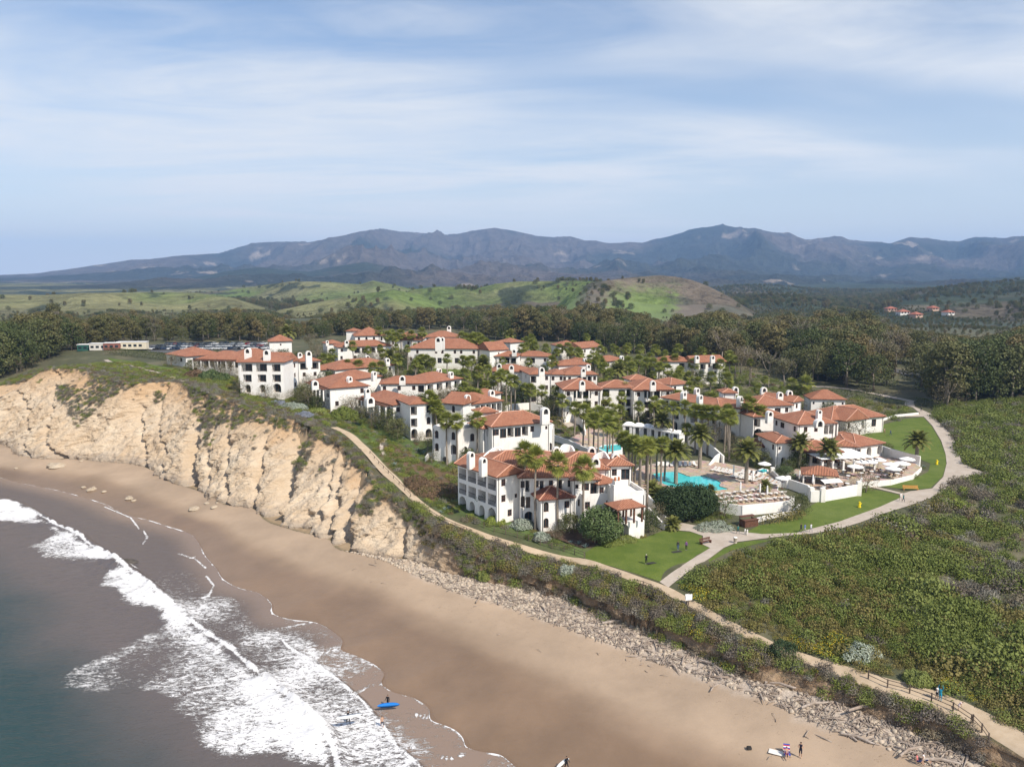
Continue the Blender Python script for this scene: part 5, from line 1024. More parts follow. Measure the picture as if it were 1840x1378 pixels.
for i, p in enumerate(cb):
    q = cb[min(i+1, 6)]-cb[max(i-1, 0)]; rz = math.atan2(q[1], q[0]); r_ = empty('cabana', (p[0], p[1], p[2]), rz); tag(r_, f'white canvas cabana, {ordn(i+1)} from the left in the row above the pool', 'cabana', 'cabanas above the pool')
    link(bpy.data.objects.new('curtain', cm), r_); link(bpy.data.objects.new('canopy', cr), r_)
    d_ = float(np.linalg.norm(q[:2])/(2 if 0 < i < 6 else 1)); r_.scale = (d_/3.5, 1, 1.35)
def umbrella_meshes():
    mb = MB(); n = 8; V = [(0, 0, 2.9)]+[(1.5*math.cos(2*math.pi*k/n), 1.5*math.sin(2*math.pi*k/n), 2.35) for k in range(n)]+[(1.5*math.cos(2*math.pi*k/n), 1.5*math.sin(2*math.pi*k/n), 2.2) for k in range(n)]+[(0, 0, 2.8)]
    mb.add(V, [(0, 1+k, 1+(k+1) % n) for k in range(n)]+[(1+k, 1+n+k, 1+n+(k+1) % n, 1+(k+1) % n) for k in range(n)]+[(17, 1+(k+1) % n, 1+k) for k in range(n)]); p = MB(); p.tube([(0, 0, 0), (0, 0, 2.95)], .04, 6); p.tube([(0, 0, 0), (0, 0, .12)], .3, 8)
    return mb.mesh('canopy', [M['awn']]), p.mesh('pole', [M['wood']])
um, up_ = umbrella_meshes(); cl = MB(); cl.tube([(0, 0, 1.0), (0, 0, 1.4), (0, 0, 2.7), (0, 0, 2.95)], [.12, .2, .14, .02], 8); clm = cl.mesh('canopy', [M['awn']])
UMB = [(1458,832,1),(1536,856,1),(1546,847,1),(1562,847,1),(1577,843,1),(1599,852,1),(1620,850,1),(1629,842,1),(1604,860,1),(1373,851,1),(1405,878,1),(1436,868,0),(1460,876,0),(1352,868,0),(1330,890,0),(1365,893,0),(1378,897,0),(1318,858,0)]
for i, (a, b, op) in enumerate(sorted(UMB)):
    p = at(a, b, PZ+.05); r_ = empty('patio_umbrella' if op else 'closed_umbrella', p, i*.7)
    side = 'on the dining patio' if a > 1500 else 'beside the pool bar' if a > 1400 else 'among the pool loungers'; same = [u for u in sorted(UMB) if u[2] == op and ((u[0] > 1500) == (a > 1500)) and ((u[0] > 1400) == (a > 1400))]
    tag(r_, f"{'open white' if op else 'folded white'} parasol {side}, {ordn(same.index((a, b, op))+1)} from the left", 'umbrella', 'open parasols' if op else 'folded parasols'); link(bpy.data.objects.new('canopy', um if op else clm), r_); link(bpy.data.objects.new('pole', up_), r_)
    if op and a > 1500: r_.scale = (1.2, 1.2, 1)
M['lounge'] = mottled('lounger_cushion', (.66, .62, .55), (.76, .72, .66), 2); M['lframe'] = mottled('lounger_frame', (.16, .11, .08), (.24, .17, .12), 2)
lm = MB(); lm.box(-.33, -.35, .30, .33, 1.0, .40, 0); lm.add([(-.33, -.35, .30), (.33, -.35, .30), (.33, -1.0, .82), (-.33, -1.0, .82), (-.33, -.35, .42), (.33, -.35, .42), (.33, -1.0, .93), (-.33, -1.0, .93)], [(0, 1, 2, 3), (4, 7, 6, 5), (0, 4, 5, 1), (1, 5, 6, 2), (2, 6, 7, 3), (3, 7, 4, 0)], 0)
for x in (-.3, .3):
    for y in (-.8, .85): lm.box(x-.03, y-.03, 0, x+.03, y+.03, .32, 1)
lom = lm.mesh('sun_lounger', [M['lounge'], M['lframe']])
rng = np.random.default_rng(4)
for row, (nm, a, b, n, rz) in enumerate([('in the back row of the sun terrace', (1277,893), (1357,884), 8, .35), ('in the middle row of the sun terrace', (1296,898), (1408,888), 11, .35), ('in the front row behind the retaining wall', (1304,905), (1417,897), 12, .35), ('at the upper right of the pool', (1283,846), (1314,852), 6, 2.2), ('in the row under the big date palm', (1317,857), (1357,865), 9, 2.4), ('along the far edge of the pool', (1182,838), (1248,837), 9, 2.9), ('near the spa', (1330,850), (1360,856), 5, 2.3), ('at the right end of the pool deck', (1366,862), (1394,872), 5, 1.9)]):
    for i in range(n):
        t = i/(n-1); p = at(a[0]+(b[0]-a[0])*t, a[1]+(b[1]-a[1])*t, DZ); o = link(bpy.data.objects.new('sun_lounger', lom)); o.location = (p[0]+rng.normal()*.1, p[1]+rng.normal()*.15, DZ+.01); o.rotation_euler = (0, 0, rz+rng.normal()*.22)
        tag(o, f'cream sun lounger {nm}, {ordn(i+1)} from the left', 'sun lounger', 'sun loungers round the pool')
# patio tables with chairs
tm = MB(); tm.tube([(0, 0, .70), (0, 0, .75)], .5, 10, 0); tm.tube([(0, 0, 0), (0, 0, .7)], .05, 6, 0); tm.tube([(0, 0, 0), (0, 0, .04)], .25, 8, 0); tmm = tm.mesh('dining_table', [M['awn']])
cm_ = MB(); cm_.box(-.22, -.22, .42, .22, .22, .47); cm_.box(-.22, .18, .47, .22, .22, .9)
for x in (-.19, .19):
    for y in (-.19, .19): cm_.box(x-.02, y-.02, 0, x+.02, y+.02, .42)
chm = cm_.mesh('patio_chair', [M['lframe']]); tb = [(1430,858),(1444,866),(1462,858),(1500,846),(1516,850),(1530,846),(1524,860),(1548,855),(1566,852),(1584,850),(1592,858),(1612,856),(1622,846),(1576,862),(1510,838),(1480,880),(1500,877),(1522,874)]
for i, (a, b) in enumerate(sorted(tb)):
    p = at(a, b, PZ+.05); o = link(bpy.data.objects.new('dining_table', tmm)); o.location = p; tag(o, f'round pale dining table on the patio, {ordn(i+1)} from the left', 'table', 'tables on the patio')
    for k in range(3):
        g = k*2.09+i; c = link(bpy.data.objects.new('patio_chair', chm)); c.location = (p[0]+.75*math.cos(g), p[1]+.75*math.sin(g), p[2]); c.rotation_euler = (0, 0, g-math.pi/2); tag(c, f"dark patio chair {('right of', 'behind', 'in front of')[k]} the {ordn(i+1)} patio table from the left", 'chair', 'chairs on the patio')
# restaurant pergola with white shade slats
pg = empty('shade_pergola', at(1500, 835, PZ)); tag(pg, 'brown timber pergola with white shade slats in front of the restaurant', 'pergola')
O_ = [at(a, b, PZ+3.1) for a, b in ((1478,828),(1572,824))]; u = (O_[1]-O_[0])[:2]; L_ = np.hypot(*u); u /= L_; nn = np.array([-u[1], u[0]]); ang = math.atan2(u[1], u[0])
for i in range(12):
    m_ = MB().box(0, -.38, 0, L_, .38, .05); o = m_.build('shade_slat', M['awn'], pg) if i == 0 else link(bpy.data.objects.new('shade_slat', sm_), pg); sm_ = o.data; q = O_[0][:2]+nn*(.8+i*.98); o.location = Vector((q[0], q[1], PZ+3.35))-pg.location; o.rotation_euler = (.18, 0, ang)
for i in range(9):
    m_ = MB().box(-.1, -1.2, -.2, .1, 12, 0); o = m_.build('beam', M['wood'], pg) if i == 0 else link(bpy.data.objects.new('beam', bm_), pg); bm_ = o.data; q = O_[0][:2]+u*(L_*i/8); o.location = Vector((q[0], q[1], PZ+3.3))-pg.location; o.rotation_euler = (0, 0, ang)
for i in range(6):
    m_ = MB().box(-.2, -.2, 0, .2, .2, 3.1); o = m_.build('post', M['stucco'], pg) if i == 0 else link(bpy.data.objects.new('post', pm_), pg); pm_ = o.data; q = O_[0][:2]+u*(L_*i/5); o.location = Vector((q[0], q[1], PZ))-pg.location; o.rotation_euler = (0, 0, ang)
# ---------------------------------------------------------------- cars and trailers
def car_mesh(col):
    mb = MB(); mb.add([(-2.2,-.88,.35),(2.2,-.88,.35),(2.2,.88,.35),(-2.2,.88,.35),(-2.2,-.85,.95),(2.15,-.82,.82),(2.15,.82,.82),(-2.2,.85,.95)], [(0,3,2,1),(4,5,6,7),(0,1,5,4),(1,2,6,5),(2,3,7,6),(3,0,4,7)], 0)
    mb.add([(-1.8,-.82,.93),(1.1,-.80,.88),(1.1,.80,.88),(-1.8,.82,.93),(-1.4,-.64,1.42),(.35,-.64,1.45),(.35,.64,1.45),(-1.4,.64,1.42)], [(0,1,5,4),(1,2,6,5),(2,3,7,6),(3,0,4,7)], 1); mb.add([(-1.4,-.66,1.44),(.35,-.66,1.47),(.35,.66,1.47),(-1.4,.66,1.44)], [(0,1,2,3)], 0)
    for x in (-1.35, 1.35):
        for y in (-.9, .72): mb.tube([(x, y, .33), (x, y+.18, .33)], .33, 10, 2)
    return mb.mesh('parked_car', [col, M['glass'], M['iron']])
CC = [('white', (.75, .75, .75)), ('silver', (.42, .44, .46)), ('black', (.02, .02, .022)), ('dark blue', (.03, .05, .10)), ('grey', (.14, .145, .15)), ('red', (.30, .02, .02))]; cms = []
for nm, c in CC:
    t = NT(nm.replace(' ', '_')+'_paint'); t.col(c); t.rough(.25); t.b.inputs['Coat Weight'].default_value = .5; cms.append(car_mesh(t.mat))
rows = [(628.5, 272, 478, 34), (624.5, 285, 470, 30), (620.5, 300, 478, 26)]; rng = np.random.default_rng(12); cnt = {}
pxs = []
for ri, (y, a, b, n) in enumerate(rows):
    for i in range(n):
        if rng.random() < .12: continue
        pxs.append((a+(b-a)*(i+.5)/n, y-(i/n)*1.0, ri))
cp = hits([(a, b) for a, b, _ in pxs])
for (a, b, ri), p in zip(pxs, cp):
    k = int(rng.choice(6, p=[.30, .22, .2, .12, .12, .04])); o = link(bpy.data.objects.new('parked_car', cms[k])); o.location = (p[0], p[1], p[2]+.1); o.rotation_euler = (0, 0, 1.35+rng.normal()*.05+(math.pi if rng.random() < .3 else 0))
    nm = CC[k][0]; rw = ('front', 'middle', 'back')[ri]; cnt[(nm, rw)] = cnt.get((nm, rw), 0)+1; tag(o, f'{nm} car in the {rw} parking row, {ordn(cnt[(nm, rw)])} {nm} from the left', 'car', 'cars in the car park')
def trailer(px, py, L, H, col, label, cat, rz=.1):
    p = hits([(px, py)])[0]; r_ = empty('trailer', p, rz); tag(r_, label, cat); m = mottled('painted_metal', col, tuple(q*1.1 for q in col), .5); MB().box(0, 0, .3, L, 3, H).build('body', m, r_)
    for i in range(int(L/2.2)): MB().box(.5+i*2.2, -.06, H*.42, 1.8+i*2.2, -.001, H*.72).build('window', M['glass'], r_)
    MB().box(-.15, -.15, H, L+.15, 3.15, H+.2).build('roof', M['awn'], r_)
trailer(139, 632, 6.5, 3.0, (.03, .10, .08), 'green site trailer at the left edge of the car park', 'trailer'); trailer(161, 631, 7.5, 3.2, (.62, .58, .52), 'white trailer with windows next to the green one', 'trailer'); trailer(186, 630, 7, 3.2, (.26, .11, .085), 'rust red railcar between white and cream ones', 'railcar'); trailer(210, 629, 12.5, 3.4, (.62, .55, .42), 'long cream railcar left of the parked cars', 'railcar')
# ---------------------------------------------------------------- fences, bench, signs
M['rail'] = mottled('weathered_rail', (.085, .060, .045), (.15, .115, .09), 3)
def fence(px, label, hgt=1.15, gap=2.6, n=2):
    P = hits(px); P = densify(P, gap); P[:, 2] = ground_z(P[:, 0], P[:, 1]); r_ = empty('rail_fence', P[0]); tag(r_, label, 'fence'); pm = MB().box(-.06, -.06, -.3, .06, .06, hgt).mesh('post', [M['rail']]); rm = MB().box(0, -.025, -.035, 1, .025, .035).mesh('rail', [M['rail']])
    for i, p in enumerate(P):
        o = link(bpy.data.objects.new('post', pm), r_); o.location = Vector(p)-r_.location
        if i+1 < len(P):
            d = Vector(P[i+1]-p)
            for k in range(n):
                q = link(bpy.data.objects.new('rail', rm), r_); q.location = Vector(p)+Vector((0, 0, hgt*(.92-.42*k)))-r_.location; q.rotation_euler = (0, -math.atan2(d.z, math.hypot(d.x, d.y)), math.atan2(d.y, d.x)); q.scale = (d.length, 1, 1)
fence([(772,926),(800,943),(838,958)], 'short brown rail fence on the seaward side of the cliff path'); fence([(838,934),(880,953),(930,966),(985,984),(1020,992),(1050,1003)], 'long brown rail fence between the trail and the front villa garden')
fence([(1140,1052),(1155,1056),(1170,1062)], 'short rail fence where the trail meets the front lawn'); fence([(1560,1220),(1600,1238),(1640,1248),(1690,1268),(1722,1283),(1745,1300)], 'rail fence beside the trail at the lower right'); fence([(1748,1300),(1765,1318),(1776,1334)], 'leaning rail fence section above the eroded gap')
fence([(665,815),(690,843),(715,868),(738,893)], 'low brown fence on the landward side of the steep cliff path', .7, 3.5, 1)
M['bench'] = mottled('golden_timber', (.50, .25, .06), (.62, .34, .10), 3)
def bench(px, py, mat, label, rz=0, L=2.4):
    p = hits([(px, py)])[0]; r_ = empty('park_bench', (p[0], p[1], p[2]+.1), rz); tag(r_, label, 'bench'); m = M[mat]
    for i in range(4): MB().box(-L/2, -.28+i*.14, .42, L/2, -.17+i*.14, .47).build('seat_slat', m, r_)
    for i in range(3): MB().box(-L/2, .28, .55+i*.15, L/2, .33, .66+i*.15).build('back_slat', m, r_)
    for x in (-L/2+.1, L/2-.2): MB().box(x, -.28, 0, x+.1, .34, .42).build('leg', m, r_); MB().box(x, .3, .42, x+.1, .36, 1.0).build('back_post', m, r_)
bench(1636, 881, 'bench', 'golden timber bench at the edge of the broad lawn', -.1, 3.2); bench(1268, 977, 'wood', 'dark brown bench at the corner of the front lawn', .5)
def sign_post(px, py, label, w=.6, h=1.5, board=.7, col='awn'):
    p = hits([(px, py)])[0]; r_ = empty('sign_post', p, .3); tag(r_, label, 'sign'); MB().box(-.06, -.05, -.2, .06, .05, h+board).build('post', M['rail'], r_); MB().box(-w/2, -.09, h, w/2, -.05, h+board).build('board', M[col], r_)
sign_post(1237, 1088, 'small white notice board on a post beside the trail', 1.1, .9, .9); sign_post(1234, 1086, 'second white notice panel behind the first beside the trail', .7, .9, .8)
def bin_(px, py, label):
    p = hits([(px, py)])[0]; r_ = empty('litter_bin', (p[0], p[1], p[2]+.1)); tag(r_, label, 'litter bin'); m_ = MB(); m_.tube([(0, 0, 0), (0, 0, .15), (0, 0, .85), (0, 0, .95)], [.32, .26, .36, .4], 10); m_.build('body', M['path'], r_); m_ = MB(); m_.tube([(0, 0, .95), (0, 0, 1.05)], [.36, .3], 10); m_.build('lid', M['stucco'], r_)
bin_(1321, 976, 'pale stone litter bin on the verge by the path fork')
m_ = MB()
p = hits([(1345, 944)])[0]; k_ = empty('surf_kiosk', p, .35); k_.scale = (.75, .75, .85); tag(k_, 'small brown timber kiosk below the sun terrace', 'kiosk'); 
for x0, y0, x1, y1 in ((-2, -1.2, 2, -1.05), (-2, -1.05, -1.85, 1.2), (1.85, -1.05, 2, 1.2)): MB().box(x0, y0, 0, x1, y1, 1.5).build('side_panel', M['wood'], k_)
MB().box(-2.2, -1.4, 1.5, 2.2, -.2, 1.62).build('counter', M['wood'], k_); MB().box(-2.1, .1, 2.0, 2.1, 1.4, 2.12).build('roof', M['wood'], k_)
for x in (-1.8, 1.8): MB().box(x-.06, 1.2, 0, x+.06, 1.32, 2.0).build('post', M['wood'], k_)
M['yellow'] = mottled('yellow_plastic', (.72, .55, .01), (.8, .62, .03), 2)
def yard_marker(px, py, label):
    p = hits([(px, py)])[0]; m_ = MB(); m_.tube([(0, 0, .1), (0, 0, .7), (0, 0, .95)], [.35, .25, .12], 8); m_.tube([(0, 0, .9), (0, 0, 1.25)], [.2, .2], 8); m_.tube([(.05, 0, .6), (.45, 0, .95)], .09, 6); o = m_.build('lawn_marker', M['yellow']); o.location = p; tag(o, label, 'marker')
yard_marker(1544, 912, 'yellow figure standing on the middle lawn'); yard_marker(1683, 835, 'yellow figure standing near the edge of the broad lawn')
M['pole'] = mottled('utility_pole', (.10, .07, .05), (.16, .12, .09), 2)
def pole(px, py, h, label):
    p = hits([(px, py)])[0]; r_ = empty('utility_pole', p); tag(r_, label, 'utility pole'); m_ = MB(); m_.tube([(0, 0, -.5), (0, 0, h)], [.2, .13], 8); m_.build('pole', M['pole'], r_); MB().box(-1.2, -.08, h-.7, 1.2, .08, h-.55).build('crossarm', M['pole'], r_)
pole(91, 640, 11, 'brown utility pole in front of the left tree belt')
# far buildings on the right hill
M['pinkwall'] = mottled('pink_stucco', (.50, .33, .24), (.58, .40, .30), .5); rng = np.random.default_rng(9)
for i, (a, b, w_, col, lb) in enumerate([(1600,560,20,'pinkwall','terracotta coloured house, leftmost on the far right hillside'), (1622,566,20,'stucco','pale house second from left on the far hillside'), (1676,559,16,'pinkwall','pink villa above the dark trees on the far hillside'), (1703,567,14,'stucco','white modern house at the right on the far hillside'), (1645,571,18,'pinkwall','low pink house between the pale house and the pink villa')]):
    p = hits([(a, b)])[0]; r_ = empty('hillside_house', p, .1*i); tag(r_, lb, 'house'); h = 4; w_ = w_*.62; MB().box(-w_/2, -5, -3, w_/2, 5, h).build('wall', M[col], r_); m_ = MB(); m_.add([(-w_/2-1, -6, h), (w_/2+1, -6, h), (w_/2+1, 6, h), (-w_/2-1, 6, h), (-w_/2+5, 0, h+3), (w_/2-5, 0, h+3)], [(0, 1, 5, 4), (2, 3, 4, 5), (1, 2, 5), (3, 0, 4), (0, 3, 2, 1)]); m_.build('roof', M['tile_dark'], r_)
    for k in range(int(w_/4)): MB().box(-w_/2+1.5+k*4, -5.06, 2.2, -w_/2+3.3+k*4, -5.0, 4.4).build('window', M['glass'], r_)
# ================================================================ people, boards, beach things
def person(name, label, loc, rz=0, pose='stand', top=(.03, .03, .035), leg=(.03, .03, .035), skin=(.45, .27, .18), hair=(.04, .025, .015), shoes=(.35, .3, .28), h=1.72, long=False, arms='down'):
    k = h/1.75; J = {}; E = []
    sw = {'stand': .06, 'walk': .26, 'bend': .1, 'sit': 0}[pose]
    hip = Vector((0, 0, .93)); chest = Vector((0, 0, 1.30)); neck = Vector((0, 0, 1.50)); head = Vector((0, -.01, 1.64))
    if pose == 'bend': chest = Vector((0, -.25, 1.16)); neck = Vector((0, -.42, 1.26)); head = Vector((0, -.54, 1.32))
    if pose == 'sit': hip.z = .30; chest = Vector((0, .08, .66)); neck = Vector((0, .12, .86)); head = Vector((0, .11, 1.0))
    V = [('t', hip, .125), ('s', chest, .15), ('s', neck, .055), ('h', head, .10), ('H', head+Vector((0, 0.015, .09)), .085)]; E = [(0, 1), (1, 2), (2, 3), (3, 4)]
    for s in (-1, 1):
        n = len(V); f = s*sw
        if pose == 'sit': pts = [('l', (s*.09, .0, .28), .09), ('l', (s*.12, -.42, .42), .065), ('k', (s*.12, -.72, .16), .045), ('f', (s*.12, -.86, .10), .04)]
        else: pts = [('l', (s*.09, 0, .84), .085), ('l' , (s*.10, -f*.55-.02, .48), .06), ('k', (s*.10, -f*.75+.02+(.05 if f < 0 else 0), .10), .042), ('f', (s*.11, -f*.8-.13, .045), .04)]
        V += [(a, Vector(b), c) for a, b, c in pts]; E += [(0, n), (n, n+1), (n+1, n+2), (n+2, n+3)]
        n = len(V); c = chest+Vector((s*.17, 0, .12))
        if arms == 'up' : el, ha = c+Vector((s*.10, -.05, .22)), c+Vector((s*.02, -.1, .50))
        elif arms == 'fold': el, ha = c+Vector((s*.10, -.06, -.26)), c+Vector((-s*.02, -.26, -.16))
        elif arms == 'carry': el, ha = c+Vector((s*.08, .0, -.28)), c+Vector((s*.16, -.12, -.48))
        else: el, ha = c+Vector((s*.07, .02+s*sw*.3, -.28)), c+Vector((s*.09, -.04+s*sw*.5, -.54))
        V += [('s', c, .06), ('a', el, .045), ('a', ha, .033), ('a', ha+(ha-el).normalized()*.10, .028)]; E += [(1, n), (n, n+1), (n+1, n+2), (n+2, n+3)]
    me = bpy.data.meshes.new('p'); me.from_pydata([tuple(v[1]*k) for v in V], E, []); me.update(); o = bpy.data.objects.new('p', me); COL.objects.link(o)
    md = o.modifiers.new('s', 'SKIN'); 
    for i, v in enumerate(V): me.skin_vertices[0].data[i].radius = (v[2]*k*1.0, v[2]*k*(.78 if v[0] in 'st' else 1)); me.skin_vertices[0].data[i].use_root = i == 0
    o.modifiers.new('b', 'SUBSURF').levels = 2
    dg = bpy.context.evaluated_depsgraph_get(); ev = o.evaluated_get(dg); nm = bpy.data.meshes.new_from_object(ev); bpy.data.objects.remove(o)
    cols = {'top': top, 'leg': leg, 'skin': skin, 'hair': hair, 'shoes': shoes}; ms = {}
    for i, (a, c) in enumerate(cols.items()):
        key = 'cloth_%.2f_%.2f_%.2f' % c
        if key not in M: t = NT('cloth_' + a); t.col(c); t.rough(.8); M[key] = t.mat
        nm.materials.append(M[key]); ms[a] = i
    seg = [(V[a][1]*k, V[b][1]*k, V[b][0] if V[b][0] in 'kfhHa' else V[a][0] if V[a][0] not in 'st' else V[b][0]) for a, b in E]
    bare = arms in ('fold', 'up')
    for p in nm.polygons:
        c = p.center; best = None
        for a, b, l in seg:
            d = b-a; t = max(0, min(1, (c-a).dot(d)/d.dot(d))); q = (c-a-d*t).length
            if best is None or q < best[0]: best = (q, l)
        l = best[1]; p.material_index = ms[{'t': 'leg', 's': 'top', 'h': 'skin', 'H': 'hair', 'l': 'leg', 'k': 'leg' if long else 'skin', 'f': 'shoes', 'a': 'top' if long else 'skin'}[l]]
        if l == 'h' and c.z > head.z*k+.02 and c.y > head.y*k-.03: p.material_index = ms['hair']
        p.use_smooth = True
    ob = bpy.data.objects.new('person', nm); link(ob); ob.location = loc; ob.rotation_euler = (0, 0, rz); tag(ob, label, 'person'); return ob
def G(px, py, dz=.06): p = hits([(px, py)])[0]; return (p[0], p[1], p[2]+dz)
BK, WH = (.012, .012, .015), (.75, .73, .70)
def board(px, py, col, label, z, L=3.0, w=.62, rz=0, tilt=0, name='surfboard'):
    n = 14; mb = MB(); V = []; F = []
    for i in range(n+1):
        t = -1+2*i/n; ww = w/2*max(.02, (1-abs(t)**2.6))**.55; x = t*L/2; rock = .10*t*t
        V += [(x, -ww, rock+.03), (x, 0, rock+.07), (x, ww, rock+.03), (x, 0, rock)]
    for i in range(n):
        for k in range(4): F.append((4*i+k, 4*i+(k+1) % 4, 4*i+4+(k+1) % 4, 4*i+4+k))
    F += [(0, 1, 2, 3), (4*n+3, 4*n+2, 4*n+1, 4*n)]; mb.add(V, F); t = NT('board_paint'); t.col(col); t.rough(.3); o = mb.build(name, t.mat, None, True); p = at(px, py, z); o.location = p; o.rotation_euler = (tilt, 0, rz); tag(o, label, 'surfboard'); return o
def shore(px, py): p = hits([(px, py)])[0]; return (p[0], p[1], max(p[2], .0)+.04)
s_ = shore(697, 1272); person('p', 'surfer in black wetsuit carrying a blue board along the wet sand', s_, -.3, 'walk', BK, BK, long=True, arms='carry'); board(698, 1266, (.02, .18, .55), 'bright blue surfboard carried under the arm at the water edge', s_[2]+.85, 2.9, .62, .15, 1.35)
s_ = shore(626, 1306); person('p', 'surfer in black wetsuit with a white board on his head in the foam', s_, 1.0, 'walk', BK, BK, long=True, arms='up'); board(627, 1287, (.8, .8, .78), 'white surfboard balanced overhead in the surf', s_[2]+1.78, 3.2, .6, .3, .35)
s_ = shore(1018, 1383); person('p', 'surfer in black wetsuit at the bottom edge of the beach', s_, .6, 'walk', BK, BK, long=True, arms='carry'); board(1009, 1372, (.8, .8, .78), 'white surfboard tipped upright beside the bottom surfer', s_[2]+.9, 2.6, .55, .9, 1.2)
person('p', 'bare chested swimmer in dark trunks wading in the swash', shore(687, 1313), .4, 'walk', (.45, .27, .18), (.03, .03, .05), shoes=(.45, .27, .18), arms='down')
person('p', 'man in black shirt and shorts standing on the dry sand', G(1438, 1361), -.4, 'stand', (.015, .015, .03), (.02, .02, .035), h=1.9, shoes=(.5, .32, .22), arms='fold')
person('p', 'sunbather sitting in the striped beach chair', G(1413, 1359, .1), -.2, 'sit', (.5, .28, .2), (.25, .06, .10), shoes=(.5, .3, .2))
def beach_chair(px, py, label, rz=0):
    r_ = empty('beach_chair', G(px, py), rz); tag(r_, label, 'beach chair'); st = [(.04, .08, .35), (.75, .74, .72), (.45, .03, .06)]
    for i in range(7):
        c = st[i % 3]; key = 'stripe%d' % (i % 3)
        if key not in M: t = NT('stripe_cloth'); t.col(c); M[key] = t.mat
        y = .25+i*.06; z = .28+i*.11; MB().add([(-.35, y, z), (.35, y, z), (.35, y+.06, z+.108), (-.35, y+.06, z+.108), (-.35, y+.03, z-.01), (.35, y+.03, z-.01), (.35, y+.09, z+.098), (-.35, y+.09, z+.098)], [(0, 3, 2, 1), (4, 5, 6, 7), (0, 1, 5, 4), (1, 2, 6, 5), (2, 3, 7, 6), (3, 0, 4, 7)]).build('stripe_panel', M[key], r_)
    MB().box(-.35, -.35, .26, .35, .25, .29).build('seat', M['stripe0'], r_)
    for x in (-.36, .36): m_ = MB(); m_.tube([(x, -.3, 0), (x, .3, .45)], .02, 5); m_.tube([(x, .35, 0), (x, -.35, .28)], .02, 5); m_.build('leg', M['lframe'], r_)
beach_chair(1414, 1358, 'red white and blue striped low beach chair', -.2)
o = MB().box(-.45, -.95, 0, .45, .95, .03).build('beach_towel', M['lounge']); o.location = G(1397, 1353, .07); o.rotation_euler = (0, 0, 1.1); tag(o, 'pale towel laid on the sand beside the striped chair', 'towel')
o = MB().box(-.25, -.2, 0, .25, .2, .28).box(-.15, -.1, .28, .15, .1, .36).build('beach_bag', M['iron']); o.location = G(1346, 1346); tag(o, 'small dark bag alone on the sand', 'bag')
person('p', 'person in pink top sitting at the driftwood edge', G(1648, 1372, .1), .8, 'sit', (.6, .18, .18), (.03, .04, .1)); person('p', 'person in white sitting behind the one in pink by the driftwood', G(1660, 1370, .1), 1.0, 'sit', WH, (.03, .04, .12))
person('p', 'person in white shirt leaning at the trail fence', G(1683, 1256), .4, 'stand', WH, (.02, .02, .03), h=1.65, long=False, arms='fold'); person('p', 'person in turquoise jacket and blue trousers on the trail', G(1689, 1260), -.6, 'stand', (.02, .25, .38), (.02, .33, .50), h=1.78, long=True, arms='up'); person('p', 'child in pale pink bending by the trail fence', G(1722, 1277), 1.4, 'bend', (.70, .55, .56), (.70, .58, .58), h=1.35)
person('p', 'person in black exercising on the front lawn, nearest to the trail', G(1161, 1014), .1, 'stand', BK, BK, long=True, arms='fold', hair=(.7, .68, .62)); person('p', 'person in blue trousers beside a mat on the front lawn', G(1218, 989), 0, 'stand', (.03, .03, .04), (.05, .08, .22), long=True); person('p', 'person in purple top on the front lawn', G(1233, 989), -.3, 'stand', (.20, .08, .24), BK, long=True)
for px, py, lb in ((1172, 1012, 'dark exercise mat beside the person nearest the trail'), (1216, 992, 'dark exercise mat in front of the pair on the lawn')):
    o = MB().box(-.9, -.35, 0, .9, .35, .04).build('exercise_mat', M['iron']); o.location = G(px, py, .08); o.rotation_euler = (0, 0, .35); tag(o, lb, 'mat')
for px, py, c, d, lb in ((1439, 957, (.02, .02, .03), (.03, .03, .05), 'walker in dark clothes on the path below the sun terrace, left of three'), (1446, 958, (.12, .18, .42), (.5, .45, .4), 'walker in blue top on the path, middle of three'), (1457, 957, (.7, .7, .72), (.3, .3, .35), 'walker in white top on the path, right of three'),
   (1326, 960, (.02, .14, .13), (.02, .05, .06), 'person in teal standing by the kiosk'), (1618, 900, WH, (.5, .42, .36), 'walker in white with hat on the curved path'), (1623, 903, (.02, .12, .12), (.02, .03, .05), 'walker in dark teal on the curved path'), (1600, 783, (.04, .06, .15), (.03, .05, .12), 'person in navy standing on the broad lawn'), (1589, 780, (.45, .25, .22), (.25, .1, .1), 'person in red seen on the broad lawn'), (1655, 740, BK, BK, 'dark figure walking where the path leaves the hedges')):
    person('p', lb, G(px, py, .12), .5, 'walk', c, d, long=True)
# posts by the kiosk
for i, px in enumerate((1338.5, 1342.5)):
    m_ = MB(); m_.tube([(0, 0, 0), (0, 0, 1.0), (0, 0, 1.08)], [.14, .14, .06], 8); o = m_.build('bollard', M['stucco']); o.location = G(px, 961+i, .05); tag(o, f"white bollard by the kiosk, {'left' if i == 0 else 'right'} of the pair", 'bollard')
# ---------------------------------------------------------------- rocks, driftwood and rubble on the beach
def rock_mesh(seed, flat=.6):
    rng = np.random.default_rng(seed); V = []; n, m = 10, 6
    for j in range(m+1):
        for i in range(n):
            a = 2*math.pi*i/n; t = math.pi*j/m; d = np.array([math.sin(t)*math.cos(a), math.sin(t)*math.sin(a), math.cos(t)]); r = 1+.45*float(fbm(d[0]*1.5+seed, d[1]*1.5+d[2], 3, seed)); V.append(d*r*np.array([1, .8, flat]))
    F = [(j*n+i, j*n+(i+1) % n, (j+1)*n+(i+1) % n, (j+1)*n+i) for j in range(m) for i in range(n)]
    return mesh_np('boulder', V, [f[::-1] for f in F], [M['rock']])
M['rock'] = mottled('sandstone_rock', (.34, .27, .19), (.46, .38, .28), 1.2, bump=.5); M['rockdark'] = mottled('dark_reef', (.05, .045, .04), (.10, .085, .07), 1, bump=.5); M['weed'] = mottled('golden_kelp', (.20, .12, .03), (.30, .18, .05), 2)
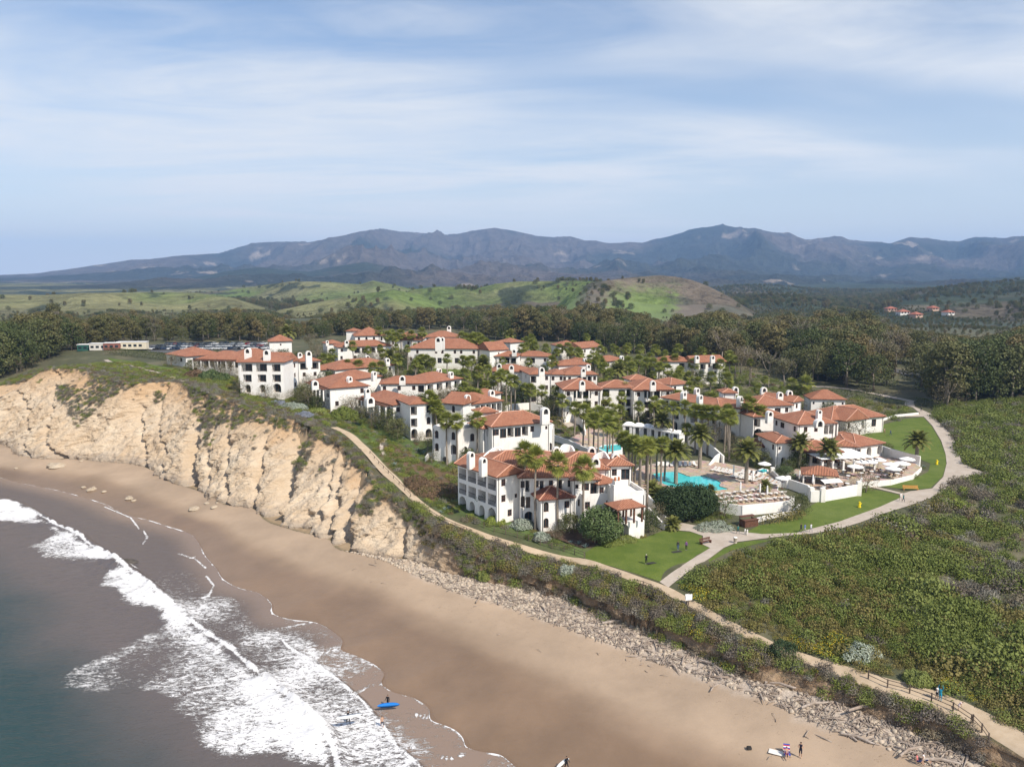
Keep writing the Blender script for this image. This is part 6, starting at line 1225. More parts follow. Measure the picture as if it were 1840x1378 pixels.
rms = [rock_mesh(k) for k in range(4)]
for i, (px, py, s, lb) in enumerate([(100,839,2.6,'largest pale boulder on the sand left below the cliff'),(165,880,1.5,'low pale rock in the wet sand at left'),(150,876,.8,'small pale rock left of the low rock'),(187,884,.7,'small rock at the tip of the shallow swash'),(232,896,1.2,'pale rock pair in the middle of the wet beach'),(240,900,.7,'smaller partner of the mid beach rock pair'),(350,915,1.5,'pale flat boulder on the sand below the orange cliff'),(372,905,.7,'small stone upslope of the flat boulder'),(384,912,.9,'pale stone right of the flat boulder'),(390,904,.5,'tiny stone nearest the cliff foot right of the flat boulder'),(146,749+80,.6,'tiny rock near the cliff foot at left'),(29,842,.6,'small pale rock at the far left of the beach')]):
    p = G(px, py, 0); o = link(bpy.data.objects.new('boulder', rms[i % 4])); o.location = (p[0], p[1], p[2]+.1); o.scale = (s, s, s*.7); o.rotation_euler = (0, 0, i*1.3); tag(o, lb, 'boulder', 'boulders on the beach')
o = link(bpy.data.objects.new('reef_rock', rock_mesh(9, .5))); o.data.materials[0] = M['rockdark']; p = at(228, 1010, .1); o.location = p; o.scale = (2.2, 1.4, 1.2); tag(o, 'dark wet rock breaking the surf line', 'rock')
def debris():
    rng = np.random.default_rng(77); pr = []
    for k in range(4):
        L = rng.uniform(.5, 1.6) if k < 3 else 2.6; mb = MB(); b = rng.normal(size=3)*.08; mb.tube([(-L/2, 0, .05), (0, b[0], .08+abs(b[1])), (L/2, b[2], .05)], [.035+.02*k, .045+.02*k, .02], 5)
        if k > 1: mb.tube([(0, 0, .08), (L*.2, .3, .25)], [.03, .012], 4)
        v, f, m = quads(mb); pr.append((v, f, m))
    for k in range(4):
        rr = rock_mesh(20+k, .6); v = np.array([q.co[:] for q in rr.vertices])*.16*(1+k*.4); f = np.array([tuple(p.vertices) for p in rr.polygons]); pr.append((v, f, np.ones(len(f), int))); bpy.data.meshes.remove(rr)
    # band between the bluff toe and the strand line
    pol = np.array([p for p in toel[::2] if -34 < p[0] < 62]+[p for p in DEBL if -34 < p[0] < 66]); 
    pa = np.array([(p[0], p[1]) for p in toel if -34 < p[0] < 62]); pb = np.array([(p[0], p[1]) for p in DEBL if -34 < p[0] < 66]); poly = np.r_[pa, pb[::-1]]
    if coast_s(pa[0]) > coast_s(pa[-1]): pass
    if np.hypot(*(pa[-1]-pb[::-1][0])) > np.hypot(*(pa[-1]-pb[0])): poly = np.r_[pa, pb]
    x, y = fill(poly, .25, rng, .6, True); dd = sdist(DEBL, x, y); keep = rng.random(len(x)) < np.clip(.35+.75*fbm(x/2.5, y/2.5, 3, 6)+.35*sstep(-45, 10, x)*0+.25, .04, 1); x, y, = x[keep], y[keep]; z = ground_z(x, y)
    isr = rng.random(len(x)) < np.interp(x, [-30, -8, 15, 60], [.93, .75, .42, .35]); pi = np.where(isr, rng.integers(4, 8, len(x)), rng.choice(4, len(x), p=[.38, .34, .2, .08])); sc = rng.uniform(.55, 1.5, len(x))*np.where(isr, .9, 1)
    pts = np.c_[x, y, z+.02, sc, sc, rng.random(len(x))*6.28, pi]
    # sparse drift on the open sand
    xs = rng.uniform(-30, 62, 900); ys = rng.uniform(60, 150, 900); k = (sdist(DEBL, xs, ys) < 0) & (sdist(DEBL, xs, ys) > -9) & (rng.random(900) < np.exp(sdist(DEBL, xs, ys).clip(-20, 0)/3.0)); xs, ys = xs[k], ys[k]
    pts = np.r_[pts, np.c_[xs, ys, ground_z(xs, ys), np.full(len(xs), .8), np.full(len(xs), .8), rng.random(len(xs))*6.28, rng.integers(0, 4, len(xs))]]
    scatter('driftwood', pr, pts, 'pale driftwood and rubble heaped below the bluff', [M['drift'], M['rubble']])
M['drift'] = leaf_mat('bleached_wood', (.36, .29, .23), (.56, .48, .41), (.17, .12, .085), 0); M['rubble'] = leaf_mat('pale_rubble', (.44, .36, .27), (.62, .53, .42), (.34, .27, .2), 0)
debris()
lg = MB(); lg.tube([(-2.2, 0, .15), (-.5, .2, .28), (1.2, -.1, .2), (2.3, .1, .1)], [.13, .17, .14, .05], 7); lg.tube([(-.5, .2, .28), (.1, .9, .5)], [.09, .03], 5); lg.tube([(.6, 0, .22), (1.3, .7, .42)], [.07, .02], 5); lgm = lg.mesh('driftwood_log', [M['drift']])
for i, (px, py, rz, s, lb) in enumerate([(882,1062,.6,.8,'bleached log in the rubble below the bushes'),(1030,1098,-.6,1.0,'twisted grey log at the middle of the driftwood band'),(1115,1118,.1,1.3,'long pale branch lying along the driftwood band'),(1283,1200,-.9,1.1,'dark weathered log on the rubble slope'),(1285,1235,.9,.6,'forked stick on the sand below the driftwood'),(1407,1233,-.4,1.0,'pale log near the cut bank'),(1470,1268,.3,1.1,'grey log in the widest driftwood pile'),(1560,1275,.2,1.2,'white log under the eroded overhang'),(1545,1330,-.6,.9,'brown log at the foot of the driftwood'),(1640,1350,.5,1.0,'pale log left of the sitting pair'),(1700,1372,-.2,1.1,'log at the bottom right corner of the beach'),(845,1020,-.3,.7,'short log beside the bare bluff face')]):
    o = link(bpy.data.objects.new('driftwood_log', lgm)); o.location = G(px, py, .05); o.rotation_euler = (0, 0, rz); o.scale = (s, s, s); tag(o, lb, 'log', 'driftwood logs')
# ================================================================ vegetation: planting
rng = np.random.default_rng(2024)
BLDP = []
for b in BLD:
    for k in b.blocks: BLDP.append(np.array(k['c']))
NOGO = [np.array(gpoly(MAIN)), np.array(deck), np.array(pat)]+[np.array(gpoly(q)) for q in ([(1053,1003),(1066,984),(1160,966),(1191,954),(1261,962),(1276,985),(1185,1046)], [(1340,957),(1400,938),(1469,902),(1555,876),(1620,889),(1507,938),(1431,958)], [(1560,871),(1672,877),(1700,835),(1660,750),(1507,775),(1586,800),(1672,833),(1640,862)], [(193,643),(313,662),(313,670),(200,649)], [(775,661),(866,671),(866,679),(775,668)], [(262,634),(490,634),(490,616),(262,618)], [(1020,790),(1060,768),(1125,800),(1060,818)], [(985,741),(1040,733),(1110,746),(1020,768)])]
TRD = [tuple(p) for p in PATH_A[::2]]
PW = np.interp(np.linspace(0, 1, 100), np.linspace(0, 1, 24), [2.6]*5+[2.4]*14+[3.2, 4.0, 4.6, 5, 5])
def clear_mask(x, y, bpad=.6, tr=2.0, lawns=True):
    ok = np.ones(len(x), bool)
    for P in BLDP:
        c = P.mean(0); near = np.hypot(x-c[0], y-c[1]) < 40
        if near.any(): i = np.where(near)[0]; ok[i] &= pdist(P, x[i], y[i]) < -bpad
    if lawns:
        for P in NOGO: ok &= ~inpoly(P, x, y)
    d = np.abs(sdist(TRD, x, y)); ok &= d > tr+np.interp(x, [20, 38, 60], [0, 0, 1.6]); return ok
# ---- scrub
SM = [M[k] for k in ('sh_green', 'sh_olive', 'sh_grey', 'sh_purple', 'sh_brown', 'sh_bright', 'flower')]
def recol(g, a, b=6): v, f, m = g; return v, f, np.where(m == 0, a, b)
SCR = [recol(shrub_geo(1, 420, 1.25, 1.2, .145, 8), 0), recol(shrub_geo(2, 420, 1.3, 1.05, .14, 8), 1), recol(shrub_geo(3, 340, 1.1, .9, .13), 2), recol(shrub_geo(4, 380, 1.15, .95, .12, asp=1.7), 3), recol(shrub_geo(5, 300, 1.0, .7, .13), 4), recol(shrub_geo(6, 360, 1.1, 1.0, .14), 5), recol(shrub_geo(7, 260, 1.0, .9, .14, flower=120), 0), recol(shrub_geo(8, 520, 1.7, 1.5, .17, 10), 0)]
def plant(x, y, probs, smin=.6, smax=1.5, zs=1.0, dz=-.1):
    n = len(x); p = np.asarray(probs, float); p = p/p.sum(-1, keepdims=True)
    if p.ndim == 1: p = np.tile(p, (n, 1))
    pi = (np.cumsum(p, 1) < rng.random(n)[:, None]).sum(1).clip(0, len(SCR)-1); s = rng.uniform(smin, smax, n)*rng.uniform(.8, 1.1, n); z = ground_z(x, y)+dz
    return np.c_[x, y, z, s, s*zs*rng.uniform(.75, 1.25, n), rng.random(n)*6.28, pi]
MOUND = [(1215,1064),(1240,1042),(1300,1012),(1340,996),(1380,988),(1450,982),(1500,970),(1560,954),(1600,950),(1640,1000),(1700,1060),(1800,1110),(1960,1150),(2100,1420),(1930,1372),(1850,1328),(1790,1292),(1740,1260),(1700,1238),(1660,1222),(1610,1212),(1560,1218),(1480,1190),(1400,1162),(1330,1130),(1270,1096)]
x, y = fill(MOUND, 1.05, rng); k = clear_mask(x, y, tr=1.25, lawns=False); x, y = x[k], y[k]; nz = fbm(x/12, y/12, 3, 31); nf = fbm(x/5, y/5, 3, 32); dt = np.abs(sdist(TRD, x, y))
pr = np.zeros((len(x), 8)); pr[:, 0] = .7+sstep(-.05, .25, nz)*3.2; pr[:, 1] = .5+sstep(.1, -.25, nz)*2.6; pr[:, 2] = .06; pr[:, 3] = .05+.6*sstep(.25, .6, nf); pr[:, 4] = .05; pr[:, 5] = .30; pr[:, 7] = .5; pr[:, 6] = sstep(7, 1.5, dt)*4.0*(nf > -.12)
P1 = plant(x, y, pr, .55, 1.55); P1[:, 4] *= np.interp(dt, [1, 9, 30], [.6, 1.1, 1.35]); P1[:, 2] += np.interp(dt, [2, 12, 40], [-.1, .5, 1.2])*np.clip(pdist(np.array(gpoly(MOUND)), x, y)/9, 0, 1); P1[:, 3:5] *= (1+.45*fbm(x/6, y/6, 2, 39))[:, None]
EASTS = [(1560,952),(1620,928),(1672,910),(1700,886),(1716,870),(1748,864),(1780,858),(1840,868),(1990,900),(2150,1150),(1960,1152),(1800,1112),(1700,1062),(1640,1002),(1600,952)]
x, y = fill(EASTS, 1.35, rng); nz = fbm(x/9, y/9, 3, 33); k = clear_mask(x, y, lawns=False) & ~inpoly(NOGO[0], x, y) & (fbm(x/4, y/4, 2, 36) > -.30); x, y, nz = x[k], y[k], nz[k]
pr = np.zeros((len(x), 8)); pr[:, 0] = .8+sstep(0, .4, nz)*3; pr[:, 1] = .5; pr[:, 2] = .5+sstep(0, -.3, nz)*2.4; pr[:, 3] = .5+sstep(0, -.3, nz)*2.2; pr[:, 4] = .15; pr[:, 5] = .4; pr[:, 7] = .5
P2 = plant(x, y, pr, .6, 1.9); P2[:, 3:5] *= (1+.6*fbm(x/5, y/5, 2, 41))[:, None]
NORS = [(1682,748),(1688,735),(1720,728),(1800,722),(1840,720),(2000,730),(2100,800),(2050,880),(1840,866),(1776,850),(1748,838),(1730,828),(1726,812),(1714,782)]
x, y = fill(NORS, 1.6, rng); nz = fbm(x/10, y/10, 3, 34); k = ~inpoly(NOGO[0], x, y) & (fbm(x/4, y/4, 2, 36) > -.5); x, y, nz = x[k], y[k], nz[k]
pr = np.zeros((len(x), 8)); pr[:, 0] = 1+sstep(0, .5, nz)*2; pr[:, 1] = .5; pr[:, 2] = .4+sstep(0, -.5, nz)*1.5; pr[:, 3] = .3+sstep(0, -.5, nz); pr[:, 5] = .6; pr[:, 7] = .7
P3 = plant(x, y, pr, 1.0, 2.2)
scatter('coastal_scrub', SCR, np.r_[P1, P2, P3], 'dense green and grey scrub covering the right of the headland', SM)
# ---- bluff edge scrub between trail and beach, cliff top scrub, plants on the cliff face
cs = []; 
xx, yy = np.meshgrid(np.arange(-30, 66, .7), np.arange(56, 150, .7)); xx, yy = xx.ravel()+rng.uniform(-.4, .4, xx.size), yy.ravel()+rng.uniform(-.4, .4, xx.size)
dT, dP = sdist(topl, xx, yy), sdist(TRD, xx, yy); pxx = 920+FPX*xx/(yy*CT+46*ST)
k = (dT > -.7) & (np.abs(dP) > 1.0+np.interp(xx, [20, 38, 60], [0, 0, 1.7])) & (dP < 0 if np.median(dP[(dT > 0) & (dT < 1)]) < 0 else dP > 0) & clear_mask(xx, yy, tr=0.5) & (pxx < 1900) & (dT < 30); xx, yy, dT = xx[k], yy[k], dT[k]
nz = fbm(xx/6, yy/6, 3, 35); pr = np.zeros((len(xx), 8)); pr[:, 3] = 1.1+sstep(0, -.4, nz)*1.3; pr[:, 2] = .5; pr[:, 1] = .5; pr[:, 0] = .55+sstep(.1, .5, nz)*2; pr[:, 5] = sstep(.2, .5, nz)*.8+.1; pr[:, 6] = .10+.6*sstep(20, 30, xx)*sstep(0, .4, nz); pr[:, 4] = .25
cs.append(plant(xx, yy, pr, .5, 1.25)); 
# slope of bushes between 780 and 1010 px down to the rubble
x, y = fill([(770,935),(800,950),(850,968),(920,992),(1000,1014),(1080,1040),(1100,1090),(1014,1064),(940,1050),(880,1040),(845,1020),(820,985)], .7, rng); k = np.abs(sdist(TRD, x, y)) > 1.8; x, y = x[k], y[k]; nz = fbm(x/5, y/5, 3, 37); pr = np.zeros((len(x), 8)); pr[:, 3] = 1.7; pr[:, 2] = .6; pr[:, 1] = .5; pr[:, 0] = .3+sstep(.2, .5, nz)*3; pr[:, 4] = .3; pr[:, 5] = .15
cs.append(plant(x, y, pr, .55, 1.35))
xx, yy = np.meshgrid(np.arange(-190, 0, 1.35), np.arange(140, 330, 1.35)); xx, yy = xx.ravel()+rng.uniform(-.6, .6, xx.size), yy.ravel()+rng.uniform(-.6, .6, xx.size); dT = sdist(topl, xx, yy)
k = (dT > -.4) & (dT < 30) & clear_mask(xx, yy, tr=2.2) & (rng.random(len(xx)) < np.interp(dT, [0, 8, 14, 30], [1, .95, .6, .5])); k &= ~(inpoly(SLOPE_GREEN, xx, yy) & (rng.random(len(xx)) < .6)); xx, yy, dT = xx[k], yy[k], dT[k]; nz = fbm(xx/11, yy/11, 3, 38)
pr = np.zeros((len(xx), 8)); e = sstep(9, 3, dT); pr[:, 3] = 1.2*e+.12; pr[:, 2] = 1.3*e+.35; pr[:, 0] = .5+sstep(0, .5, nz)*1.8; pr[:, 5] = (1-e)*1.0+.1; pr[:, 1] = .5; pr[:, 4] = .25; pr[:, 6] = .06+.5*(xx < -110)*sstep(0, .3, nz)*sstep(20, 10, dT)
cs.append(plant(xx, yy, pr, .5, 1.25, .8))
PATCH = [[(150,650),(230,650),(265,668),(258,690),(220,704),(195,716),(165,745),(140,772),(125,742),(148,705),(165,672)],[(100,692),(130,690),(150,700),(130,742),(105,718)],[(0,655),(45,640),(90,645),(70,670),(30,690),(0,690)],[(330,680),(372,700),(400,725),(450,733),(480,742),(520,750),(562,765),(600,792),(592,800),(548,778),(515,775),(480,760),(440,758),(420,772),(398,762),(372,772),(352,752),(345,715)],[(540,800),(570,785),(556,826),(540,850),(530,830)],[(568,846),(600,820),(608,823),(580,850),(570,856)],[(600,785),(630,800),(655,830),(680,862),(668,872),(650,852),(622,822)],[(640,925),(652,895),(688,868),(702,880),(682,905),(665,925),(646,928)],[(688,868),(722,880),(766,910),(772,935),(742,938),(720,932),(700,902)],[(365,760),(380,765),(378,800),(368,800)],[(275,705),(295,700),(300,715),(280,728)],[(525,828),(547,828),(541,846),(527,843)],[(800,960),(850,985),(850,1030),(830,1020),(815,990)]]
Cpx = np.stack(to_px((CX[:, :96], CY_[:, :96], CZ[:, :96])), -1); pc = []
for pg_ in PATCH:
    m_ = inpoly(pg_, Cpx[..., 0], Cpx[..., 1]) & (rng.random(Cpx.shape[:2]) < .20); pc.append(np.stack([CX[:, :96][m_], CY_[:, :96][m_], CZ[:, :96][m_]], -1))
pc = np.concatenate(pc); m_ = rng.random(CX[:, :96].shape) < (.0025*sstep(.35, .95, CF[:, :96])); pc = np.r_[pc, np.stack([CX[:, :96][m_], CY_[:, :96][m_], CZ[:, :96][m_]], -1)]
n = len(pc); s = rng.uniform(.35, .85, n); cs.append(np.c_[pc[:, :2], pc[:, 2]-.1, s, s*.9, rng.random(n)*6.28, rng.choice([0, 2, 3, 5], n, p=[.22, .42, .30, .06])])
scatter('cliff_scrub', SCR, np.concatenate(cs), 'grey and purple scrub along the cliff edge and bluff', SM)
# ---- garden planting round the buildings
gs = []
GARD = [[(330,640),(420,655),(430,702),(540,732),(632,768),(700,790),(780,840),(825,910),(900,935),(960,955),(1045,988),(1030,1000),(900,965),(800,925),(740,885),(690,835),(640,780),(560,745),(450,715),(330,680)],[(560,730),(640,700),(900,690),(1000,740),(1120,770),(1180,830),(1130,870),(1000,800),(860,840),(780,790)],[(440,640),(900,640),(1320,660),(1450,700),(1640,735),(1650,760),(1500,745),(1330,800),(1100,760),(880,700),(560,700)],[(1130,860),(1165,888),(1215,896),(1271,899),(1300,920),(1330,945),(1250,948),(1200,940),(1165,925)],[(1290,830),(1345,800),(1440,830),(1420,850),(1380,846),(1330,842)],[(880,640),(1320,640),(1320,670),(880,670)],[(1575,840),(1655,838),(1668,848),(1640,862),(1600,868),(1560,872)]]
for gi, g_ in enumerate(GARD):
    x, y = fill(g_, 1.5 if gi not in (2, 5) else 3.0, rng); k = clear_mask(x, y, .8, 2.0); x, y = x[k], y[k]; nz = fbm(x/7, y/7, 3, 40+gi); k = nz > -.35; x, y, nz = x[k], y[k], nz[k]; pr = np.zeros((len(x), 8)); pr[:, 0] = 1.2; pr[:, 5] = .9; pr[:, 1] = .4; pr[:, 2] = .45; pr[:, 4] = .35; pr[:, 7] = .4; pr[:, 6] = .12; pr[:, 3] = .1
    gs.append(plant(x, y, pr, .35 if gi not in (2, 5) else .7, .95 if gi not in (2, 5) else 1.6, .9))
scatter('garden_planting', SCR, np.concatenate(gs), 'mixed low garden planting between the villas', SM)
# ---- trees
TR = {}
for kd, n, hh, ww, mats in (('euc', 4, 15, 5.2, ('palebark', 'euc')), ('oak', 3, 12, 6.0, ('bark', 'oak')), ('bare', 2, 13, 5.5, ('palebark', 'olive')), ('low', 2, 6, 3.6, ('bark', 'olive'))):
    TR[kd] = []
    for i in range(n):
        t, c = tree_geo(100+i*7+len(kd), hh, ww, kd); TR[kd].append((mesh_np('trunk', t[0], t[1], [M[mats[0]]]), mesh_np('crown', c[0], c[1], [M[mats[1]]], c[2]), hh))
def add_tree(kd, p, h, label, group, name, wsc=1.0, crown_mat=None):
    t, c, hh = TR[kd][int(rng.integers(len(TR[kd])))]; s = h/hh; r_ = empty(name, (p[0], p[1], p[2]-.1), rng.random()*6.28); r_.scale = (s*wsc, s*wsc, s); tag(r_, label, 'tree', group)
    link(bpy.data.objects.new('trunk', t), r_); o = link(bpy.data.objects.new('crown', c), r_)
    if crown_mat: o.material_slots[0].link = 'OBJECT'; o.material_slots[0].material = crown_mat
SKY = [(-200,560),(0,575),(60,560),(100,553),(150,572),(200,558),(260,562),(300,572),(350,562),(420,558),(480,560),(540,576),(600,562),(650,548),(700,556),(760,550),(850,553),(930,547),(960,538),(1000,548),(1060,545),(1110,550),(1150,562),(1200,576),(1260,560),(1300,555),(1350,572),(1400,560),(1450,566),(1500,553),(1560,562),(1600,582),(1650,590),(1700,596),(1760,602),(1800,592),(1840,578),(2100,560)]
BELTS = [([(-120,650),(60,652),(130,632),(270,616),(500,614),(600,606),(700,594),(820,592),(880,612),(1000,614),(1100,632),(1180,640),(1320,672),(1330,600),(1000,590),(600,585),(0,592),(-120,600)], 8.5, 'belt'), ([(1330,640),(1450,690),(1560,704),(1650,718),(1695,735),(1740,728),(1840,728),(2000,715),(1950,610),(1500,600),(1330,604)], 7.8, 'right'), ([(-150,700),(-20,690),(60,660),(100,645),(60,640),(-150,650)], 7, 'left')]
alltr = []
for px, st, nm in BELTS:
    x, y = fill(px, st, rng, .45); k = clear_mask(x, y, 4, 2, True); x, y = x[k], y[k]; z = ground_z(x, y)
    for a, b, c in zip(x, y, z): alltr.append((a, b, c, nm))
HW = [tuple(p) for p in gpoly([(1560,655),(1600,664),(1650,676),(1700,684),(1760,690)])]
ok = []
for a, b, c, nm in alltr:
    px, py = to_px((a, b, c)); D = b; top = CH+(500-np.interp(px, *zip(*SKY)))/FPX*D; hm = top-c
    if hm < 4.5: continue
    if nm == 'right' and 1575 < px < 1690 and 645 < py < 735 and rng.random() < .75: continue
    ok.append((math.hypot(a, b), a, b, c, nm, px, py, min(hm*(rng.uniform(.86, 1.0) if px > 1600 or nm == 'left' else rng.uniform(.58, 1.06)*(1.22 if rng.random() < .09 else 1)), rng.uniform(20, 27) if px > 1600 else rng.uniform(14, 24))))
ok.sort(key=lambda q: q[0]); print('trees', len(ok))
LAND = [(0, 'left of the site trailers'), (120, 'behind the site trailers'), (265, 'behind the car park'), (480, 'behind the square tower'), (560, 'behind the courtyard house'), (700, 'behind the main lodge'), (880, 'behind the palm grove house'), (1040, 'behind the upper villa'), (1180, 'behind the far right lodge'), (1320, 'behind the poolside wing'), (1440, 'behind the square lodge'), (1560, 'beside the road gap'), (1690, 'in the dark grove at the right edge')]
land = lambda px: [t for a, t in LAND if px >= a or a == 0][-1]
cnt = {}; near, rest = ok[:285], ok[285:]
near.sort(key=lambda q: q[5])
for r_, a, b, c, nm, px, py, h in near:
    kd = rng.choice(['euc', 'oak', 'bare'], p=[.60, .36, .04] if nm != 'right' or px > 1640 else [.45, .40, .15]); 
    if nm == 'left' or (px > 1700 and rng.random() < .6): kd = 'oak'
    ad = {'euc': 'olive brown eucalyptus', 'oak': 'dark round oak', 'bare': 'sparse pale barked sycamore'}[kd]; g = (kd, land(px)); cnt[g] = cnt.get(g, 0)+1
    add_tree(kd, (a, b, c), h, f'{ad} {land(px)}, {ordn(cnt[g])} from the left', f'{ad.split()[-1]} trees of the woods', {'euc': 'eucalyptus_tree', 'oak': 'oak_tree', 'bare': 'sycamore_tree'}[kd], rng.uniform(.85, 1.15))
def crown_proto(kd, i):
    t, c, hh = TR[kd][i]; out = []
    for me, mi in ((t, 3), (c, {'euc': 0, 'oak': 1, 'bare': 2, 'low': 2}[kd])):
        v = np.empty(len(me.vertices)*3, np.float32); me.vertices.foreach_get('co', v); f = np.array([tuple(p.vertices) for p in me.polygons if len(p.vertices) == 4]); out.append((v.reshape(-1, 3)/hh, f, mi))
    return merge(out)
WP = [crown_proto('euc', 0), crown_proto('euc', 1), crown_proto('oak', 0), crown_proto('oak', 1), crown_proto('bare', 0)]; WM_ = [M['euc'], M['oak'], M['olive'], M['palebark']]
pts = [(a, b, c-.2, h*rng.uniform(.85, 1.15), h, rng.random()*6.28, rng.choice(5, p=[.3, .3, .17, .15, .08])) for _, a, b, c, nm, px, py, h in rest]
# far woods in the valleys and hill foot
x, y = fill([(-200,592),(600,586),(1000,590),(1330,600),(1330,572),(1000,578),(600,574),(-200,582)], 13, rng); z = ground_z(x, y); 
for a, b, c in zip(x, y, z):
    px, py = to_px((a, b, c)); top = CH+(500-np.interp(px, *zip(*SKY)))/FPX*b; h = top-c
    if h > 3: pts.append((a, b, c-.3, min(h, 12), min(h, 12), rng.random()*6.28, int(rng.integers(0, 5))))
x, y = fill([(1400,592),(1500,602),(1700,612),(1900,605),(1990,572),(1840,571),(1700,572),(1560,571),(1450,574)], 11, rng); z = ground_z(x, y)
for a, b, c in zip(x, y, z):
    px, py = to_px((a, b, c)); top = CH+(500-np.interp(px, *zip(*SKY))-2)/FPX*b; h = min(max(top-c, 3.5), rng.uniform(6, 13)); pts.append((a, b, c-.3, h, h, rng.random()*6.28, int(rng.integers(0, 5))))
XX = rng.uniform(-900, 1500, 42000); YY = 800*np.exp(rng.random(42000)*1.25); Zf, kf, pf = far_height(XX, YY); mk = fbm(XX/110, YY/150, 4, 64); rr = np.hypot(XX, YY)
base_ = far_base(XX, YY); lowl = (Zf-base_) < 7; names = [r_[0] for r_ in RIDGES]
dens = np.where(lowl, .95*sstep(-.75, -.25, mk), 0); 
for i, nm in enumerate(names): dens = np.where((kf == i+1) & ~lowl, {'grass': .035+.5*(mk > .42), 'hill': .03+.5*(mk > .40), 'scrub': .8*sstep(-.3, .2, mk), 'orchard': .6*sstep(-.3, .2, mk), 'dark': .8*sstep(-.3, .2, mk), 'mount': 0}[nm], dens)
k = (rng.random(len(XX)) < dens*.8) & (np.abs(pf-920) < 1100) & (rr > 850); XX, YY, Zf, low2 = XX[k], YY[k], Zf[k], lowl[k]; hh = rng.uniform(4, 10, len(XX))*np.where(low2, 1.25, .9)
hh = np.minimum(hh, np.where(low2 & (YY < 1200), np.maximum(3, CH+(500-np.interp(pf[k], *zip(*SKY))+6)/FPX*YY-Zf), 20))
pts = np.r_[np.array(pts), np.c_[XX, YY, Zf-.4, hh*1.25, hh, rng.random(len(XX))*6.28, rng.choice(5, len(XX), p=[.25, .2, .3, .2, .05])]]
print('woods', len(pts)); scatter('woods', WP, pts, 'olive woods filling the belt and valleys behind the resort', WM_)
# garden trees
GT = [(583,722,5.5,'low','small round olive tree in front of the garden villa'),(640,705,7,'low','olive tree left of the balcony house'),(660,708,7,'low','olive tree between garden villa and balcony house'),(685,768,7,'low','rounded olive tree in front of the cliff path villa'),(892,921,7.6,'low','narrow dark tree against the front villa wall'),(505,692,3.5,'low','small tree at the foot of the three storey wing'),
 (570,640,9,'low','grey leafed tree between tower and courtyard house'),(560,632,9,'bare','pale bare tree right of the tower'),(720,665,7,'oak','dark tree left of the court lawn'),(730,660,6,'low','olive tree above the balcony house roof'),(940,700,9,'bare','leafless tree among the slender palms'),(985,650,8,'low','pale tree behind the terrace house'),(1000,655,7,'bare','grey tree behind the terrace house palms'),(1182,735,7,'low','silver olive tree right of the arcade house'),(1380,700,15,'bare','tall pale sycamore behind the poolside wing, left one'),(1350,690,15,'bare','tall pale sycamore right of the far lodge'),(1410,700,13,'bare','pale sycamore nearest the slender palm'),(1330,672,13,'bare','pale sycamore beside the far lodge gable'),
 (1410,868,4.6,'oak','round green tree between pool and pool bar'),(1437,925,4.8,'oak','low spreading tree at the corner of the sun terrace'),(1555,885,5.6,'low','brownish tree at the right end of the patio wall'),(1300,930,5.5,'low','pale green tree left of the retaining wall'),(1280,925,4.8,'low','olive tree behind the grey mound bush'),(1180,945,5.2,'low','loose olive shrub tree beside the front lawn'),(1322,832,4.2,'bare','low grey tree behind the pool loungers'),(1355,838,3.8,'low','dark shrub tree beside the spa'),(1530,772,3.6,'low','small tree by the low building porch'),(1568,765,3.6,'low','small tree right of the low building porch'),
 (1300,700,8,'oak','dark tree behind the six chimney wing'),(1240,700,8,'bare','pale tree behind the long arcade house'),(1700,735,13,'low','tall olive tree where the path meets the woods'),(1680,725,11,'euc','eucalyptus beside the hedge gate'),(60,660,7,'low','olive tree at the left edge above the cliff'),(30,672,8,'low','olive tree farthest left above the cliff'),(880,668,4,'oak','dark tree behind the lone date palm')]
for px, py, h, kd, lb in GT:
    p = hits([(px, py)])[0]; add_tree(kd, p, h, lb, None, 'garden_tree', {'low': 1.0, 'oak': 1.15, 'bare': 1.1, 'euc': 1}[kd]*rng.uniform(.9, 1.1), M['fig'] if 'dark' in lb or 'green tree' in lb else None)
def auto_trees():
    cand = []
    for B_ in BLD:
        for k in B_.blocks:
            c = k['c']; ux, uy = k['ux'], k['uy']
            for side, (a_, u_, o_, L_) in enumerate(((c[0], ux, -uy, k['w']), (c[1], uy, ux, k['d']), (c[3], -uy, -ux, k['d']))):
                for t_ in np.arange(1.5, L_, 3.4):
                    if rng.random() < .80: q = a_+u_*t_+o_*rng.uniform(1.8, 4.2); cand.append((q[0], q[1], B_))
    x, y = np.array([q[0] for q in cand]), np.array([q[1] for q in cand]); ok_ = clear_mask(x, y, 1.2, 2.0); z = ground_z(x, y); cn = {}; pts_ = []
    for i in np.argsort(x/y):
        if not ok_[i] or any(math.hypot(x[i]-a, y[i]-b) < 2.3 for a, b in pts_): continue
        px, py = to_px((x[i], y[i], z[i])); nm = cand[i][2].name
        if not (300 < px < 1640): continue
        if nm in ('front_villa', 'stepped_villa', 'hotel_wing') and rng.random() < .55: continue
        pts_.append((x[i], y[i])); kd = 'oak' if rng.random() < .35 else 'low'; h = rng.uniform(2.6, 5.6) if nm in ('front_villa', 'stepped_villa', 'hotel_wing') else rng.uniform(3.2, 7.0); cn[(nm, kd)] = cn.get((nm, kd), 0)+1
        add_tree(kd, (x[i], y[i], z[i]), h, f"small {'dark leafy' if kd == 'oak' else 'olive green'} tree beside the {nm.replace('_', ' ')}, {ordn(cn[(nm, kd)])} from the left", 'small trees against the villas', 'garden_tree', 1.2)
auto_trees()
